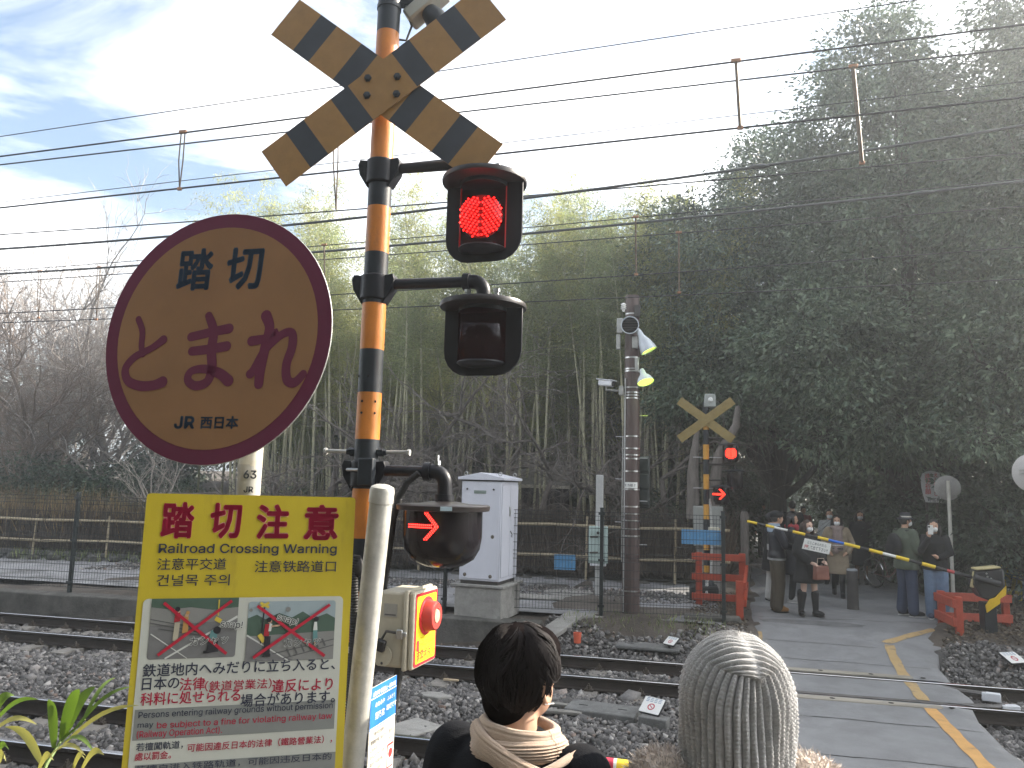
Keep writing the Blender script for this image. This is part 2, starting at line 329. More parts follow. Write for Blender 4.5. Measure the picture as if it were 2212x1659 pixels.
# painted yellow lines, laid 4 mm above the asphalt
line_paint = M('line_paint', (0.60, 0.34, 0.12), 0.75, var=0.15, scale=5, col2=(0.17, 0.15, 0.12), c2=(0.6, 0.72), c2scale=7, bump=0.2, bscale=90)
line_paint2 = M('line_paint_worn', (0.46, 0.32, 0.15), 0.8, var=0.15, scale=5, col2=(0.13, 0.13, 0.12), c2=(0.52, 0.66), c2scale=5, bump=0.2, bscale=90)
def painted(name, label, pts, wd, mat):
    V = []; F = []
    P = [Vector((x, y, float(road_z(y)) + 0.006)) for x, y in pts]
    Q = []
    for a, b in zip(P, P[1:]):
        k = max(1, int((b - a).length / 0.15)); Q += [a + (b - a) * (i / k) for i in range(k)]
    Q.append(P[-1])
    for i, p in enumerate(Q):
        d = (Q[min(i + 1, len(Q) - 1)] - Q[max(i - 1, 0)]); d.z = 0; d.normalize(); s_ = Vector((d.y, -d.x, 0)); jit = 0.008 * math.sin(i * 1.7) + rnd.uniform(-.004, .004)
        for q in (-1, 1):
            e = p + s_ * (q * (wd / 2 + jit)); e.z = float(road_z(e.y)) + 0.006; V.append(e)
    F = [(2 * i, 2 * i + 1, 2 * i + 3, 2 * i + 2) for i in range(len(Q) - 1)]
    o = MB().add(V, F).build(name, mat, None, 0); return tag(o, label, 'road marking')
painted('yellow_line', 'bright orange yellow edge line on the near side of the crossing asphalt', [(1.95, 3.6), (2.3, 6.1), (2.545, 7.8), (2.62, 9.6), (2.64, 9.86)], 0.135, line_paint)
painted('yellow_line', 'short yellow line between the two rails of the far track', [(2.66, 10.06), (2.74, 10.93)], 0.13, line_paint2)
painted('yellow_line', 'pale yellow line from the far rail to the corner of the kinked marking', [(2.76, 11.2), (2.86, 12.3), (2.93, 12.72)], 0.13, line_paint2)
painted('yellow_line', 'worn yellow line turning away towards the red fence post', [(2.9, 12.82), (3.35, 13.3), (3.86, 13.82)], 0.14, line_paint2)
painted('yellow_line', 'yellow edge line at the left side of the road beside the dark kerb block', [(0.93, 11.3), (1.03, 12.3), (1.10, 13.0)], 0.12, line_paint2)
# fine joints / cracks across the asphalt
crack = M('crack', (0.02, 0.02, 0.02), 0.95, var=0.1)
def crackline(label, y, x0, x1, a=0.012, slope=0.0):
    V = []; n = 40
    for i in range(n + 1):
        x = x0 + (x1 - x0) * i / n; yy = y + slope * (x - x0) + a * math.sin(x * 7.0 + y) + rnd.uniform(-a, a) * 0.5; z = float(road_z(yy)) + 0.004; t = 0.004 + rnd.random() * 0.005
        V += [(x, yy - t, z), (x, yy + t, z)]
    o = MB().add(V, [(2 * i, 2 * i + 1, 2 * i + 3, 2 * i + 2) for i in range(n)]).build('asphalt_joint', crack, None, 0); tag(o, label, 'joint')
crackline('dark joint across the asphalt nearest the camera', 7.75, 0.55, 2.45)
crackline('dark joint across the asphalt just in front of the far track', 9.0, 0.65, 2.9, slope=-0.03)
crackline('fine joint across the asphalt just beyond the far rail', 11.75, 0.85, 3.2, slope=-0.02)
crackline('fine joint across the asphalt before the corner of the yellow marking', 12.6, 0.95, 2.7, slope=-0.03)
crackline('irregular seam across the asphalt at the boots of the waiting people', 14.0, 1.1, 4.0, 0.03, slope=0.08)

patch_m = M('asphalt_patch', (0.17, 0.17, 0.172), 0.9, var=0.3, scale=3, bump=0.5, bscale=110)
def patch(label, cx, cy, rx, ry, seed):
    g_ = np.random.default_rng(seed); n = 22; V = []
    for i in range(n):
        a = 2 * math.pi * i / n; k = (abs(math.cos(a)) ** 3 + abs(math.sin(a)) ** 3) ** (-1 / 3) * (1 + g_.uniform(-.07, .07)); x, y = cx + rx * k * math.cos(a), cy + ry * k * math.sin(a); V.append((x, y, float(road_z(y)) + .0035))
    V.append((cx, cy, float(road_z(cy)) + .0035)); o = MB().add(V, [(i, (i + 1) % n, n) for i in range(n)]).build('asphalt_patch', patch_m, None, 0); tag(o, label, 'asphalt patch')
patch('darker repair patch in the asphalt before the waiting people', 2.0, 13.75, .8, .16, 1)
# ------------------------------------------------------------------ tracks
rail_side = M('rail_side', (0.035, 0.027, 0.022), 0.75, 0.2, var=0.3, scale=5, bump=0.2)
rail_top = M('rail_top', (0.72, 0.72, 0.73), 0.22, 1.0, var=0.08, scale=30)
sleeper_m = M('sleeper_concrete', (0.20, 0.185, 0.165), 0.9, var=0.3, scale=4, bump=0.4, col2=(0.07, 0.06, 0.05), c2=(0.5, 0.75))
clip_m = M('clip_steel', (0.09, 0.075, 0.06), 0.6, 0.4, var=0.3)
RAILPROF = [(-0.062, -0.155), (0.062, -0.155), (0.062, -0.145), (0.018, -0.132), (0.009, -0.11), (0.009, -0.05), (0.032, -0.036), (0.032, -0.006), (0.026, 0.0), (-0.026, 0.0), (-0.032, -0.006), (-0.032, -0.036), (-0.009, -0.05), (-0.009, -0.11), (-0.018, -0.132), (-0.062, -0.145)]
def railmesh(y, x0, x1, dz=0.0):
    b = MB(); n = len(RAILPROF); xs = np.linspace(x0, x1, 30)
    b.add([(x, y + p, z + dz) for x in xs for p, z in RAILPROF], [(i * n + (j + 1) % n, i * n + j, (i + 1) * n + j, (i + 1) * n + (j + 1) % n) for i in range(29) for j in range(n)] + [tuple(range(n))])
    b.m = [1 if (q % n) in (7, 8, 9) else 0 for q in range(len(b.f))]
    return b
sl_me = None
def sleeper_mesh():
    b = MB(); p = [(-1.0, 0.0), (-1.0, 0.10), (-0.35, 0.10), (-0.2, 0.075), (0.2, 0.075), (0.35, 0.10), (1.0, 0.10), (1.0, 0.0)]
    v = []
    for dx, sc in ((-0.13, 0), (0.13, 0)):
        v += [(dx * (0.85 if z > 0.05 else 1.0), y, z - 0.1) for y, z in p]
    n = len(p); b.add(v, [tuple(range(n)), tuple(reversed(range(n, 2 * n)))] + [(i, n + i, n + (i + 1) % n, (i + 1) % n) for i in range(n)])
    return b.mesh('sleeper', sleeper_m)
def clip_mesh():
    b = MB()
    b.box((0, 0, 0.012), (0.11, 0.055, 0.024)); b.tube([(-0.03, 0.025, 0.02), (-0.03, -0.025, 0.045), (0.03, -0.025, 0.045), (0.03, 0.025, 0.02)], 0.011, 6); b.lathe([(0.02, 0), (0.02, 0.05), (0.012, 0.05), (0.012, 0.07), (0, 0.07)], 6, (0, 0, 0.02))
    return b.mesh('rail_fastening', clip_m)
SLM, CLM = sleeper_mesh(), clip_mesh()
for k, (ya, yb, lab) in enumerate(((RY[0], RY[1], 'railway track nearest the camera, running behind the foreground people'), (RY[2], RY[3], 'far railway track running below the mesh fence'))):
    t = thing('railway_track', lab, 'railway track', (0, (ya + yb) / 2, 0), 0, 'railway tracks')
    for y in (ya, yb):
        o = railmesh(0, -60, 45).build('rail', [rail_side, rail_top], t, 0.5); o.location = (0, y - (ya + yb) / 2, 0)
    x = -20.0 + 0.2 * k; i = 0
    while x < 9:
        if not (road_left(ya) - 0.2 < x < road_right(ya) + 0.2):
            s_ = obj('sleeper', SLM, t, loc=(x, rnd.uniform(-.01, .01), -0.158)); s_.rotation_euler = (0, 0, rnd.uniform(-.012, .012))
            for y in (ya, yb):
                for e in (-1, 1): obj('rail_fastening', CLM, s_, loc=(0, y - (ya + yb) / 2 + e * .085, 0.0)).scale = (1, e, 1)
        x += 0.62 + rnd.uniform(-.02, .02); i += 1
# pale boards beside the rails on the crossing, with bolt holes, and flared check rails with white ends
board_m = M('crossing_board', (0.33, 0.30, 0.25), 0.85, var=0.18, scale=3, bump=0.3, bscale=60, stretch=(0.3, 4, 4), col2=(0.14, 0.13, 0.11), c2=(0.55, 0.8))
hole_m = M('hole_dark', (0.012, 0.011, 0.01), 0.9, var=0.1)
for y, x1, lab in ((RY[3] + 0.155, 2.85, 'pale weathered board along the far rail of the far track'), (RY[2] - 0.155, 2.78, 'pale weathered board along the near rail of the far track'), (RY[1] + 0.155, 2.8, 'pale weathered board along the far rail of the near track'), (RY[0] - 0.155, 2.8, 'pale weathered board along the near rail of the near track')):
    x0 = float(road_left(y)); b = MB(); b.prism([(x0, -0.075), (x1 - 0.06, -0.075), (x1, -0.02), (x1, 0.075), (x0, 0.075)], -0.1, 0.012)
    o = b.build('crossing_board', board_m, None, 0.5, 0.006, (0, y, 0)); tag(o, lab, 'board', 'boards along the rails on the crossing')
    for i in range(4): MB().lathe([(0.03, 0), (0.03, 0.004), (0.0, 0.004)], 14).build('bolt_hole', hole_m, o, loc=(x0 + 0.25 + i * 0.62, 0.0, 0.0105))
for y, s_, lab in ((RY[3] - 0.11, -1, 'flared check rail with white end inside the far rail'), (RY[2] + 0.11, 1, 'flared check rail with white end inside the near rail of the far track')):
    t = thing('check_rail', lab, 'check rail', (0, y, 0), 0, 'check rails of the far track')
    pts = [(0.55, 0, -0.03), (2.75, 0, -0.03), (3.1, s_ * 0.05, -0.03), (3.55, s_ * 0.17, -0.035)]
    MB().tube([Vector(p) for p in pts], 0.03, 8).build('bar', M('worn_steel', (0.16, 0.15, 0.145), 0.4, 0.6, var=0.3), t)
    MB().box((3.6, s_ * 0.18, -0.06), (0.2, 0.09, 0.1), rot=Matrix.Rotation(s_ * 0.26, 3, 'Z')).build('end_cap', white_paint, t, bevel=0.01)

# ------------------------------------------------------------------ ballast (stones nobody could count)
def stones(name, n, region, size, mat, label, zoff=0.0, seed=1, cat='gravel'):
    g = np.random.default_rng(seed); x = []; y = []
    while len(x) < n:
        a = g.uniform(region[0], region[1], 4 * n); b = g.uniform(region[2], region[3], 4 * n); ok = region[4](a, b, g)
        x += list(a[ok]); y += list(b[ok])
    x, y = np.array(x[:n]), np.array(y[:n]); z = region[5](x, y) + zoff
    base = np.array([(-1, -1, -1), (1, -1, -1), (1, 1, -1), (-1, 1, -1), (-1, -1, 1), (1, -1, 1), (1, 1, 1), (-1, 1, 1)], float) * 0.5
    V = base[None] * (1 + g.uniform(-0.45, 0.35, (n, 8, 3))) * (size * np.exp(g.normal(0, 0.28, (n, 1, 1)))) * g.uniform(0.6, 1.15, (n, 1, 3))
    q = g.normal(size=(n, 4)); q /= np.linalg.norm(q, axis=1, keepdims=True); a_, b_, c_, d_ = q.T
    Rm = np.stack([1 - 2 * (c_ * c_ + d_ * d_), 2 * (b_ * c_ - a_ * d_), 2 * (b_ * d_ + a_ * c_), 2 * (b_ * c_ + a_ * d_), 1 - 2 * (b_ * b_ + d_ * d_), 2 * (c_ * d_ - a_ * b_), 2 * (b_ * d_ - a_ * c_), 2 * (c_ * d_ + a_ * b_), 1 - 2 * (b_ * b_ + c_ * c_)], 1).reshape(n, 3, 3)
    V = np.einsum('nij,nkj->nki', Rm, V) + np.stack([x, y, z + g.uniform(0, size * 0.7, n)], 1)[:, None]
    T = np.array([(0, 2, 1), (0, 3, 2), (4, 5, 6), (4, 6, 7), (0, 1, 5), (0, 5, 4), (1, 2, 6), (1, 6, 5), (2, 3, 7), (2, 7, 6), (3, 0, 4), (3, 4, 7)])
    F = (np.arange(n)[:, None, None] * 8 + T[None]).reshape(-1, 3)
    o = obj(name, npmesh(name, V.reshape(-1, 3), F, mat)); o['kind'] = 'stuff'; o['label'] = label; o['category'] = cat
    return o
def isl_mat(name, cols, rough=0.9):
    m = bpy.data.materials.new(name); m.use_nodes = True; N = m.node_tree.nodes; K = m.node_tree.links.new; b = N['Principled BSDF']
    ge = N.new('ShaderNodeNewGeometry'); rp = N.new('ShaderNodeValToRGB'); rp.color_ramp.interpolation = 'LINEAR'
    while len(rp.color_ramp.elements) < len(cols): rp.color_ramp.elements.new(0.5)
    for e, (p, c) in zip(rp.color_ramp.elements, cols): e.position = p; e.color = (*c, 1)
    K(ge.outputs['Random Per Island'], rp.inputs['Fac']); nz_ = N.new('ShaderNodeTexNoise'); nz_.inputs['Scale'].default_value = 35; tcn = N.new('ShaderNodeTexCoord'); K(tcn.outputs['Object'], nz_.inputs['Vector'])
    hs = N.new('ShaderNodeHueSaturation'); mr = N.new('ShaderNodeMapRange'); mr.inputs['To Min'].default_value = 0.6; mr.inputs['To Max'].default_value = 1.4; K(nz_.outputs['Fac'], mr.inputs['Value']); K(mr.outputs['Result'], hs.inputs['Value']); K(rp.outputs['Color'], hs.inputs['Color']); K(hs.outputs['Color'], b.inputs['Base Color']); b.inputs['Roughness'].default_value = rough
    MATS[name] = m; return m
ballast_m = isl_mat('ballast_stone', [(0.0, (0.065, 0.061, 0.058)), (0.4, (0.125, 0.12, 0.116)), (0.7, (0.19, 0.18, 0.175)), (0.88, (0.25, 0.235, 0.22)), (0.95, (0.42, 0.40, 0.38)), (1.0, (0.17, 0.11, 0.08))])
def bz(x, y):
    d1 = np.abs(y - 6.54); d2 = np.abs(y - 10.5); mid = np.exp(-((y - 8.5) / 0.7) ** 2)
    z = -0.205 + 0.05 * mid + 0.012 * np.sin(x * 3.1 + y * 2) + 0.012 * np.sin(x * 1.1 - y * 3.7)
    rise = np.clip((y - 11.5) / 1.3, 0, 1) * 0.42
    return z + np.where(x > -2.3, rise, 0) + np.where(y < 5.2, np.clip((5.2 - y) / 1.2, 0, 1) * 0.35, 0)
def bok(a, b, g):
    ok = (b > 4.5) & (b < np.where(a < -2.2, kerb_y(a) - 0.05, 12.6 + 0.25 * np.sin(a * 2))) & ~((a > road_left(b) - 0.06) & (a < road_right(b) + 0.05))
    for r_ in RY: ok &= np.abs(b - r_) > 0.05
    keep = g.random(a.shape) < np.where(np.hypot(a, b) > 14, 0.55, 1.0)
    fade = (b < 11.9) | (a < -2.2) | (g.random(a.shape) < 0.6)
    return ok & keep & fade
stones('ballast', 82000, (-15, 6.5, 4.5, 12.8, bok, bz), 0.040, ballast_m, 'grey angular ballast stones filling both tracks', 0.0, 3)
sub = sheet('ballast_bed', np.arange(-40, 30, 0.25), np.arange(4.4, 12.9, 0.12), lambda x, y: bz(x, y) - 0.012 - 0.3 * ((x > road_left(y) + 0.05) & (x < road_right(y) - 0.05)) - 0.4 * ((x < -2.2) & (y > kerb_y(x) - 0.02)), M('ballast_bed', (0.09, 0.085, 0.08), 0.95, var=0.5, scale=14, bump=1.0, bscale=16))
obj('ballast_bed', sub)['kind'] = 'structure'
def yok(a, b, g): return (b > 14.9 + 0.3 * np.sin(a)) & (b < 16.4) & (a < 0.4)
stones('yard_gravel', 5000, (-13, 0.4, 14.2, 16.6, yok, lambda x, y: 0.24 + 0 * x), 0.035, ballast_m, 'thin scatter of grey gravel in the yard behind the mesh fence', 0.0, 5)

# concrete kerb wall below the mesh fence
def along(x): return Vector((x, kerb_y(x), 0))
b = MB(); xs = np.linspace(-40, -2.2, 60); pr = [(-0.0, -0.3), (0.0, 0.235), (0.30, 0.245), (0.30, -0.3)]
v = []
for x in xs:
    for q, z in pr: v.append((x, kerb_y(x) + q, z + 0.006 * math.sin(x * 3)))
b.add(v, [(i * 4 + j, (i + 1) * 4 + j, (i + 1) * 4 + (j + 1) % 4, i * 4 + (j + 1) % 4) for i in range(59) for j in range(4)] + [(0, 1, 2, 3), tuple(59 * 4 + j for j in (3, 2, 1, 0))])
tag(b.build('kerb_wall', concrete_dark, None, 0.5, 0.02), 'dark mossy concrete kerb wall between the ballast and the mesh fence', 'wall')
tag(MB().box((0, 0, 0), (0.9, 0.42, 0.2)).build('kerb_block', concrete_dark, None, 0.5, 0.03, (1.02 - 0.6, 13.35, 0.2)), 'dark concrete block at the left edge of the road under the red fence', 'kerb block')
slabs = [((-2.02, 12.25, 0.10), (0.34, 1.5, 0.08), -0.38, 'long grey stone slab sloping from the fence down to the ballast'), ((-3.0, 14.6, 0.262), (2.6, 0.5, 0.03), 0.05, 'flat concrete slab on the yard behind the white cabinet'), ((-1.0, 13.05, 0.23), (1.3, 0.4, 0.06), 0.12, 'broken concrete slab at the foot of the brown pole')]
for c, d, rz, lab in slabs:
    o = MB().box((0, 0, 0), d).build('concrete_slab', concrete, None, 0.5, 0.015, c); o.rotation_euler = (0.22 if d[1] > 1 else 0, 0, rz); tag(o, lab, 'slab')
# ================================================================== vegetation
bark_grey = M('bark_grey', (0.165, 0.145, 0.13), 0.9, var=0.35, scale=6, bump=0.5, stretch=(3, 3, 0.6))
bark_pale = M('bark_pale', (0.36, 0.32, 0.28), 0.9, var=0.3, scale=6, bump=0.4)
bark_dark = M('bark_dark', (0.05, 0.043, 0.036), 0.95, var=0.4, scale=5, bump=0.7, stretch=(3, 3, 0.6))
twig_rust = M('twig_rust', (0.21, 0.165, 0.135), 0.9, var=0.3, scale=3)
ever_leaf = leaf_mat('evergreen_leaf', (0.045, 0.074, 0.052), (0.16, 0.20, 0.13), 0.42, 0.10, 0.35)
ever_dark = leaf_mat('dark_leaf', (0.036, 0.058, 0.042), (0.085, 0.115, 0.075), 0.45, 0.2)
bamboo_leaf = leaf_mat('bamboo_leaf', (0.18, 0.20, 0.075), (0.31, 0.30, 0.115), 0.55, 0.35)
bamboo_leaf_low = leaf_mat('bamboo_leaf_green', (0.12, 0.155, 0.075), (0.24, 0.26, 0.125), 0.5, 0.38)
dry_leaf = leaf_mat('dry_leaf', (0.16, 0.115, 0.06), (0.27, 0.20, 0.11), 0.8, 0.25)
culm_m = M('bamboo_culm', (0.20, 0.21, 0.12), 0.5, var=0.3, scale=2, col2=(0.24, 0.22, 0.14), c2=(0.5, 0.7))
culm_pale = M('bamboo_culm_pale', (0.37, 0.35, 0.23), 0.55, var=0.3, scale=2)
def unit(v): return v / np.maximum(1e-9, np.linalg.norm(v, axis=-1, keepdims=True))
def leaf_arrays(g, P, Dr, Ln, Wd, fold=0.25):
    n = len(P); Dr = unit(Dr); s = unit(np.cross(Dr, unit(g.normal(size=(n, 3)) + np.array([0, 0, 0.9])))); nr = np.cross(s, Dr)
    Ln = np.broadcast_to(Ln, (n,))[:, None]; Wd = np.broadcast_to(Wd, (n,))[:, None]
    mid = P + Dr * Ln * 0.45 + nr * Wd * fold
    V = np.stack([P, mid + s * Wd * 0.5, P + Dr * Ln, mid - s * Wd * 0.5], 1)
    return V.reshape(-1, 3), (np.arange(n)[:, None] * 4 + np.arange(4)[None])
def crown_points(g, lobes, n_clump, per, rc):
    vol = np.array([l[3] * l[4] * l[5] for l in lobes]) ** 0.5; pick = g.choice(len(lobes), n_clump, p=vol / vol.sum()); Lb = np.array(lobes)[pick]
    d = unit(g.normal(size=(n_clump, 3))); rad = 0.55 + 0.5 * g.random((n_clump, 1)) ** 0.6
    c = Lb[:, :3] + d * Lb[:, 3:6] * rad
    k = g.poisson(per, n_clump) + 4; idx = np.repeat(np.arange(n_clump), k); m = len(idx); rr = rc * g.uniform(0.6, 1.4, n_clump)[idx][:, None]
    off = g.normal(size=(m, 3)) * np.array([0.48, 0.48, 0.26]) * rr
    P = c[idx] + off; Dr = unit(off) * 0.7 + d[idx] * 0.5 + g.normal(size=(m, 3)) * 0.45 + np.array([0, 0, -0.45])
    return P, Dr, c
def limbs(mb, g, base, targets, r0, m=0):
    for t in targets:
        b = Vector(base); t = Vector(t); mid = b.lerp(t, 0.5) + Vector((g.normal() * 0.25, g.normal() * 0.25, 0.25)); k = 7
        pts = []
        for i in range(k + 1):
            q = i / k; pts.append((b * (1 - q) ** 2 + mid * 2 * q * (1 - q) + t * q * q) + Vector((g.normal(), g.normal(), g.normal())) * 0.05 * (0 < i))
        mb.tube(pts, [r0 * (1 - 0.85 * i / k) for i in range(k + 1)], 7, m)
def broadleaf(name, seed, lobes, n_clump, per, rc, ln, wd, mat, trunk_r, label, cat, loc, group=None, rz=0.0, trunk_mat=None, fork=1.8):
    g = np.random.default_rng(seed); t = thing(name, label, cat, loc, rz, group)
    P, Dr, c = crown_points(g, lobes, n_clump, per, rc)
    V, F = leaf_arrays(g, P, Dr, ln * g.uniform(0.6, 1.25, len(P)), wd * g.uniform(0.7, 1.2, len(P)))
    o = obj('crown', npmesh('crown', V, F, mat), t); o['kind'] = 'stuff'
    mb = MB(); cx, cy, cz = np.mean(np.array(lobes)[:, :3], 0); f = Vector((cx * 0.25, cy * 0.25, fork))
    mb.tube([(0, 0, -0.3), (0.05, 0, 0.2), (cx * 0.1, cy * 0.1, fork * 0.5), f, Vector((cx * 0.7, cy * 0.7, cz)), Vector((cx, cy, cz * 1.35))], [trunk_r * 1.5, trunk_r * 1.1, trunk_r, trunk_r * 0.85, trunk_r * 0.5, trunk_r * 0.15], 10)
    sel = c[g.choice(len(c), min(len(c), 26), replace=False)]
    limbs(mb, g, f, sel, trunk_r * 0.42); mb.build('trunk', trunk_mat or bark_dark, t, 0.9)
    return t
# -------- big evergreen broadleaf trees on the right
ev = [
 ('evergreen_tree', 21, (2.4, 21.5, 0.3), [(-0.8, 0, 6.0, 2.7, 2.6, 2.6), (0.9, -0.6, 8.6, 2.6, 2.4, 2.6), (-1.8, -0.4, 8.0, 2.2, 2.2, 1.9), (0.2, 0.4, 10.2, 1.7, 1.8, 1.9), (-1.5, -1.0, 4.5, 1.9, 1.8, 1.3), (2.2, 0.5, 6.5, 2.0, 2.0, 2.4)], 1500, 54, 0.5, 0.155, 0.06, 'dark evergreen tree leaning left over the far crossing sign, lowest of the tall trees'),
 ('evergreen_tree', 22, (5.0, 19.3, 0.3), [(-0.4, 0, 7.0, 2.5, 2.4, 2.8), (-0.6, -0.4, 10.2, 2.2, 2.0, 2.0), (-0.5, -0.3, 12.2, 1.25, 1.2, 1.6), (1.6, 0.0, 10.6, 1.5, 1.5, 1.5), (-1.9, -1.3, 5.0, 1.8, 1.8, 1.7), (-0.6, -1.6, 3.7, 1.9, 1.4, 1.0), (1.6, -0.8, 5.2, 2.0, 2.0, 2.2), (1.5, 0, 9.0, 1.6, 1.8, 2.0)], 1900, 56, 0.48, 0.15, 0.06, 'tall evergreen tree with a narrow spiky top against the bright sky'),
 ('evergreen_tree', 23, (8.7, 17.6, 0.3), [(-0.4, 0, 6.0, 2.8, 2.6, 3.0), (-0.2, -0.2, 9.8, 2.3, 2.3, 2.4), (-0.4, 0, 12.6, 1.9, 2.0, 2.2), (-2.0, -0.8, 4.4, 2.0, 1.6, 1.7), (0.3, 0, 15.0, 1.8, 1.8, 1.8), (-1.9, 0, 9.0, 1.6, 1.6, 2.0)], 1900, 56, 0.5, 0.15, 0.06, 'highest evergreen tree rising out of the top right corner'),
 ('evergreen_tree', 24, (6.2, 26.0, 0.5), [(0, 0, 6.5, 3.2, 3.0, 3.4), (0.5, 0, 10.5, 2.6, 2.6, 2.6), (-2.5, 0, 5.0, 2.4, 2.2, 2.6)], 800, 46, 0.65, 0.20, 0.08, 'dark evergreen tree standing behind the others over the path'),
 ('evergreen_tree', 25, (-0.8, 26.5, 0.5), [(0, 0, 6.0, 2.8, 2.8, 3.2), (0.8, 0, 9.2, 2.1, 2.2, 1.9)], 620, 46, 0.6, 0.19, 0.075, 'evergreen tree between the bamboo grove and the right hand trees'),
]
for nm, sd_, loc, lobes, nc, per, rc, ln, wd, lab in ev:
    broadleaf(nm, sd_, lobes, nc, per, rc, ln, wd, ever_leaf, 0.24, lab, 'tree', loc, 'tall evergreen trees on the right')
# trees continuing the same wood to the right of the frame (they keep the sun off the tracks)
src = [o for o in COL.objects if o.name.startswith('evergreen_tree')]
for i, (x, y, k, s_) in enumerate([(12.8, 17.5, 1, 1.0), (16.8, 18.5, 2, 0.92), (21.0, 18.0, 0, 1.25), (25.5, 19.0, 2, 0.95)]):
    c = copy_tree(src[k]); c.location = (x, y, 0.3); c.rotation_euler = (0, 0, i * 1.7 + 0.6); c.scale = (1.15 * s_, 1.15 * s_, s_); c['label'] = 'evergreen tree of the wood going on past the right edge'; c['group'] = 'wood past the right edge'
# -------- background wood behind the bamboo, left to right
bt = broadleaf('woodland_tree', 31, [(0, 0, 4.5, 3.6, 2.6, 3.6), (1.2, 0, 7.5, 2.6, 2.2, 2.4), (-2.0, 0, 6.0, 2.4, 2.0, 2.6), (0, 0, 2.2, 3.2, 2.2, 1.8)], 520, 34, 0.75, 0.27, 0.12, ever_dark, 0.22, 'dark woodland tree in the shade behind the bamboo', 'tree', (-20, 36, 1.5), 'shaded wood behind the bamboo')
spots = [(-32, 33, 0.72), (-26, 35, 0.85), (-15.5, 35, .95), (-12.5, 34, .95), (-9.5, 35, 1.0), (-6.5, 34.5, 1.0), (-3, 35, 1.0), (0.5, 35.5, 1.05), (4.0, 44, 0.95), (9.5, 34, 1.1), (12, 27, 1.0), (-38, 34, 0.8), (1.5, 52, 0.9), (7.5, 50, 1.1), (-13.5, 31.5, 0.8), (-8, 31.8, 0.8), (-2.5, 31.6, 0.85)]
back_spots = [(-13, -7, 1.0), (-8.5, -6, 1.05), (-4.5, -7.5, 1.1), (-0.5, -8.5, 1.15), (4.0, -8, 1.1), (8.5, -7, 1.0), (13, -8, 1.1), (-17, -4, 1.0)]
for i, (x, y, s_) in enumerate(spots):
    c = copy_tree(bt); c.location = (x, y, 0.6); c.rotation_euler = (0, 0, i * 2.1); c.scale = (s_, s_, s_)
for i, (x, y, s_) in enumerate(back_spots):          # unseen trees added behind the camera to darken faces turned towards it
    c = copy_tree(bt); c.location = (x, y, 0.2); c.rotation_euler = (0, 0, i * 1.9); c.scale = (s_, s_, s_); c['label'] = 'dark tree added out of view behind the camera to shade the signs'; c['group'] = 'added shade trees behind the camera'
# -------- shade shrubs
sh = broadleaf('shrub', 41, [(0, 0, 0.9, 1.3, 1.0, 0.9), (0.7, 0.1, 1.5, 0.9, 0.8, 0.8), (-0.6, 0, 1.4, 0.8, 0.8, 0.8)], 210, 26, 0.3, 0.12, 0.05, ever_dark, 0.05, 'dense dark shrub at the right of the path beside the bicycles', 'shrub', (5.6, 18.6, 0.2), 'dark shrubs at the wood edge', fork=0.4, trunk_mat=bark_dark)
shrub_labels = ['dark shrub right of the traffic sign post', 'dark shrub behind the barrier machine', 'dark shrub at the right edge behind the yellow barricade', 'tall shrub behind the man in the green jacket', 'tall shrub behind the shrine signboard', 'tall shrub right of the shrine signboard', 'shrub on the right of the path behind the masked people', 'shrub far along the right of the path', 'shrub left of the path behind the far signal', 'second shrub along the left of the path', 'third shrub along the left of the path', 'small shrub beside the trunk left of the far signal', 'tall dark shrub low at the right edge', 'shrub at the bend of the path', 'dark shrub at the far end of the path, right', 'dark shrub at the far end of the path, left', 'dark shrub behind the brushwood fence at the left, near the pale slim tree', 'dark shrub behind the left brushwood fence', 'broad dark shrub near the left edge', 'dark shrub behind the round sign', 'broad dark shrub at the left edge', 'low dark shrub hidden behind the yellow board']
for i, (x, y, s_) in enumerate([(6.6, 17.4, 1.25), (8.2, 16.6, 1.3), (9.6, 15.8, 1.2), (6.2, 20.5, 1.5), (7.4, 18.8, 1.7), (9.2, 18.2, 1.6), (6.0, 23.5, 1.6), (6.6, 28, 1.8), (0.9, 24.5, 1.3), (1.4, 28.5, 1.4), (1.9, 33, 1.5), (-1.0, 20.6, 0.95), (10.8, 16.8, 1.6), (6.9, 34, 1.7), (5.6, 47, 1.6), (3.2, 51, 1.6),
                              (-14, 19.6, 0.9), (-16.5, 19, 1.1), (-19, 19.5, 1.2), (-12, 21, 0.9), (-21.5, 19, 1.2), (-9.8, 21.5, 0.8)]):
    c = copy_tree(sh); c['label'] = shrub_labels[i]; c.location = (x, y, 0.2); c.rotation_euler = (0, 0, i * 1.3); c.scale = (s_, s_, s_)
    if y < 22 and x < -5: c['group'] = 'shrubs behind the brushwood fence'
# a spray of pale drooping leaves over the path and the leafy branch by the round traffic sign
broadleaf('overhanging_branch', 51, [(0, 0, 0.25, 0.55, 0.4, 0.35), (0.35, 0, 0.0, 0.4, 0.35, 0.22)], 46, 16, 0.2, 0.14, 0.045, ever_leaf, 0.02, 'leafy evergreen branch hanging beside the round traffic sign at right edge', 'branch', at(2120, 975, 15.2), None, fork=0.15)
broadleaf('overhanging_branch', 52, [(0, 0, 0.2, 0.6, 0.5, 0.5), (0.5, 0, -0.2, 0.35, 0.35, 0.5)], 60, 16, 0.2, 0.16, 0.05, ever_leaf, 0.02, 'leafy branch hanging over the path above the waiting people', 'branch', at(1770, 960, 17.2), None, fork=0.15)

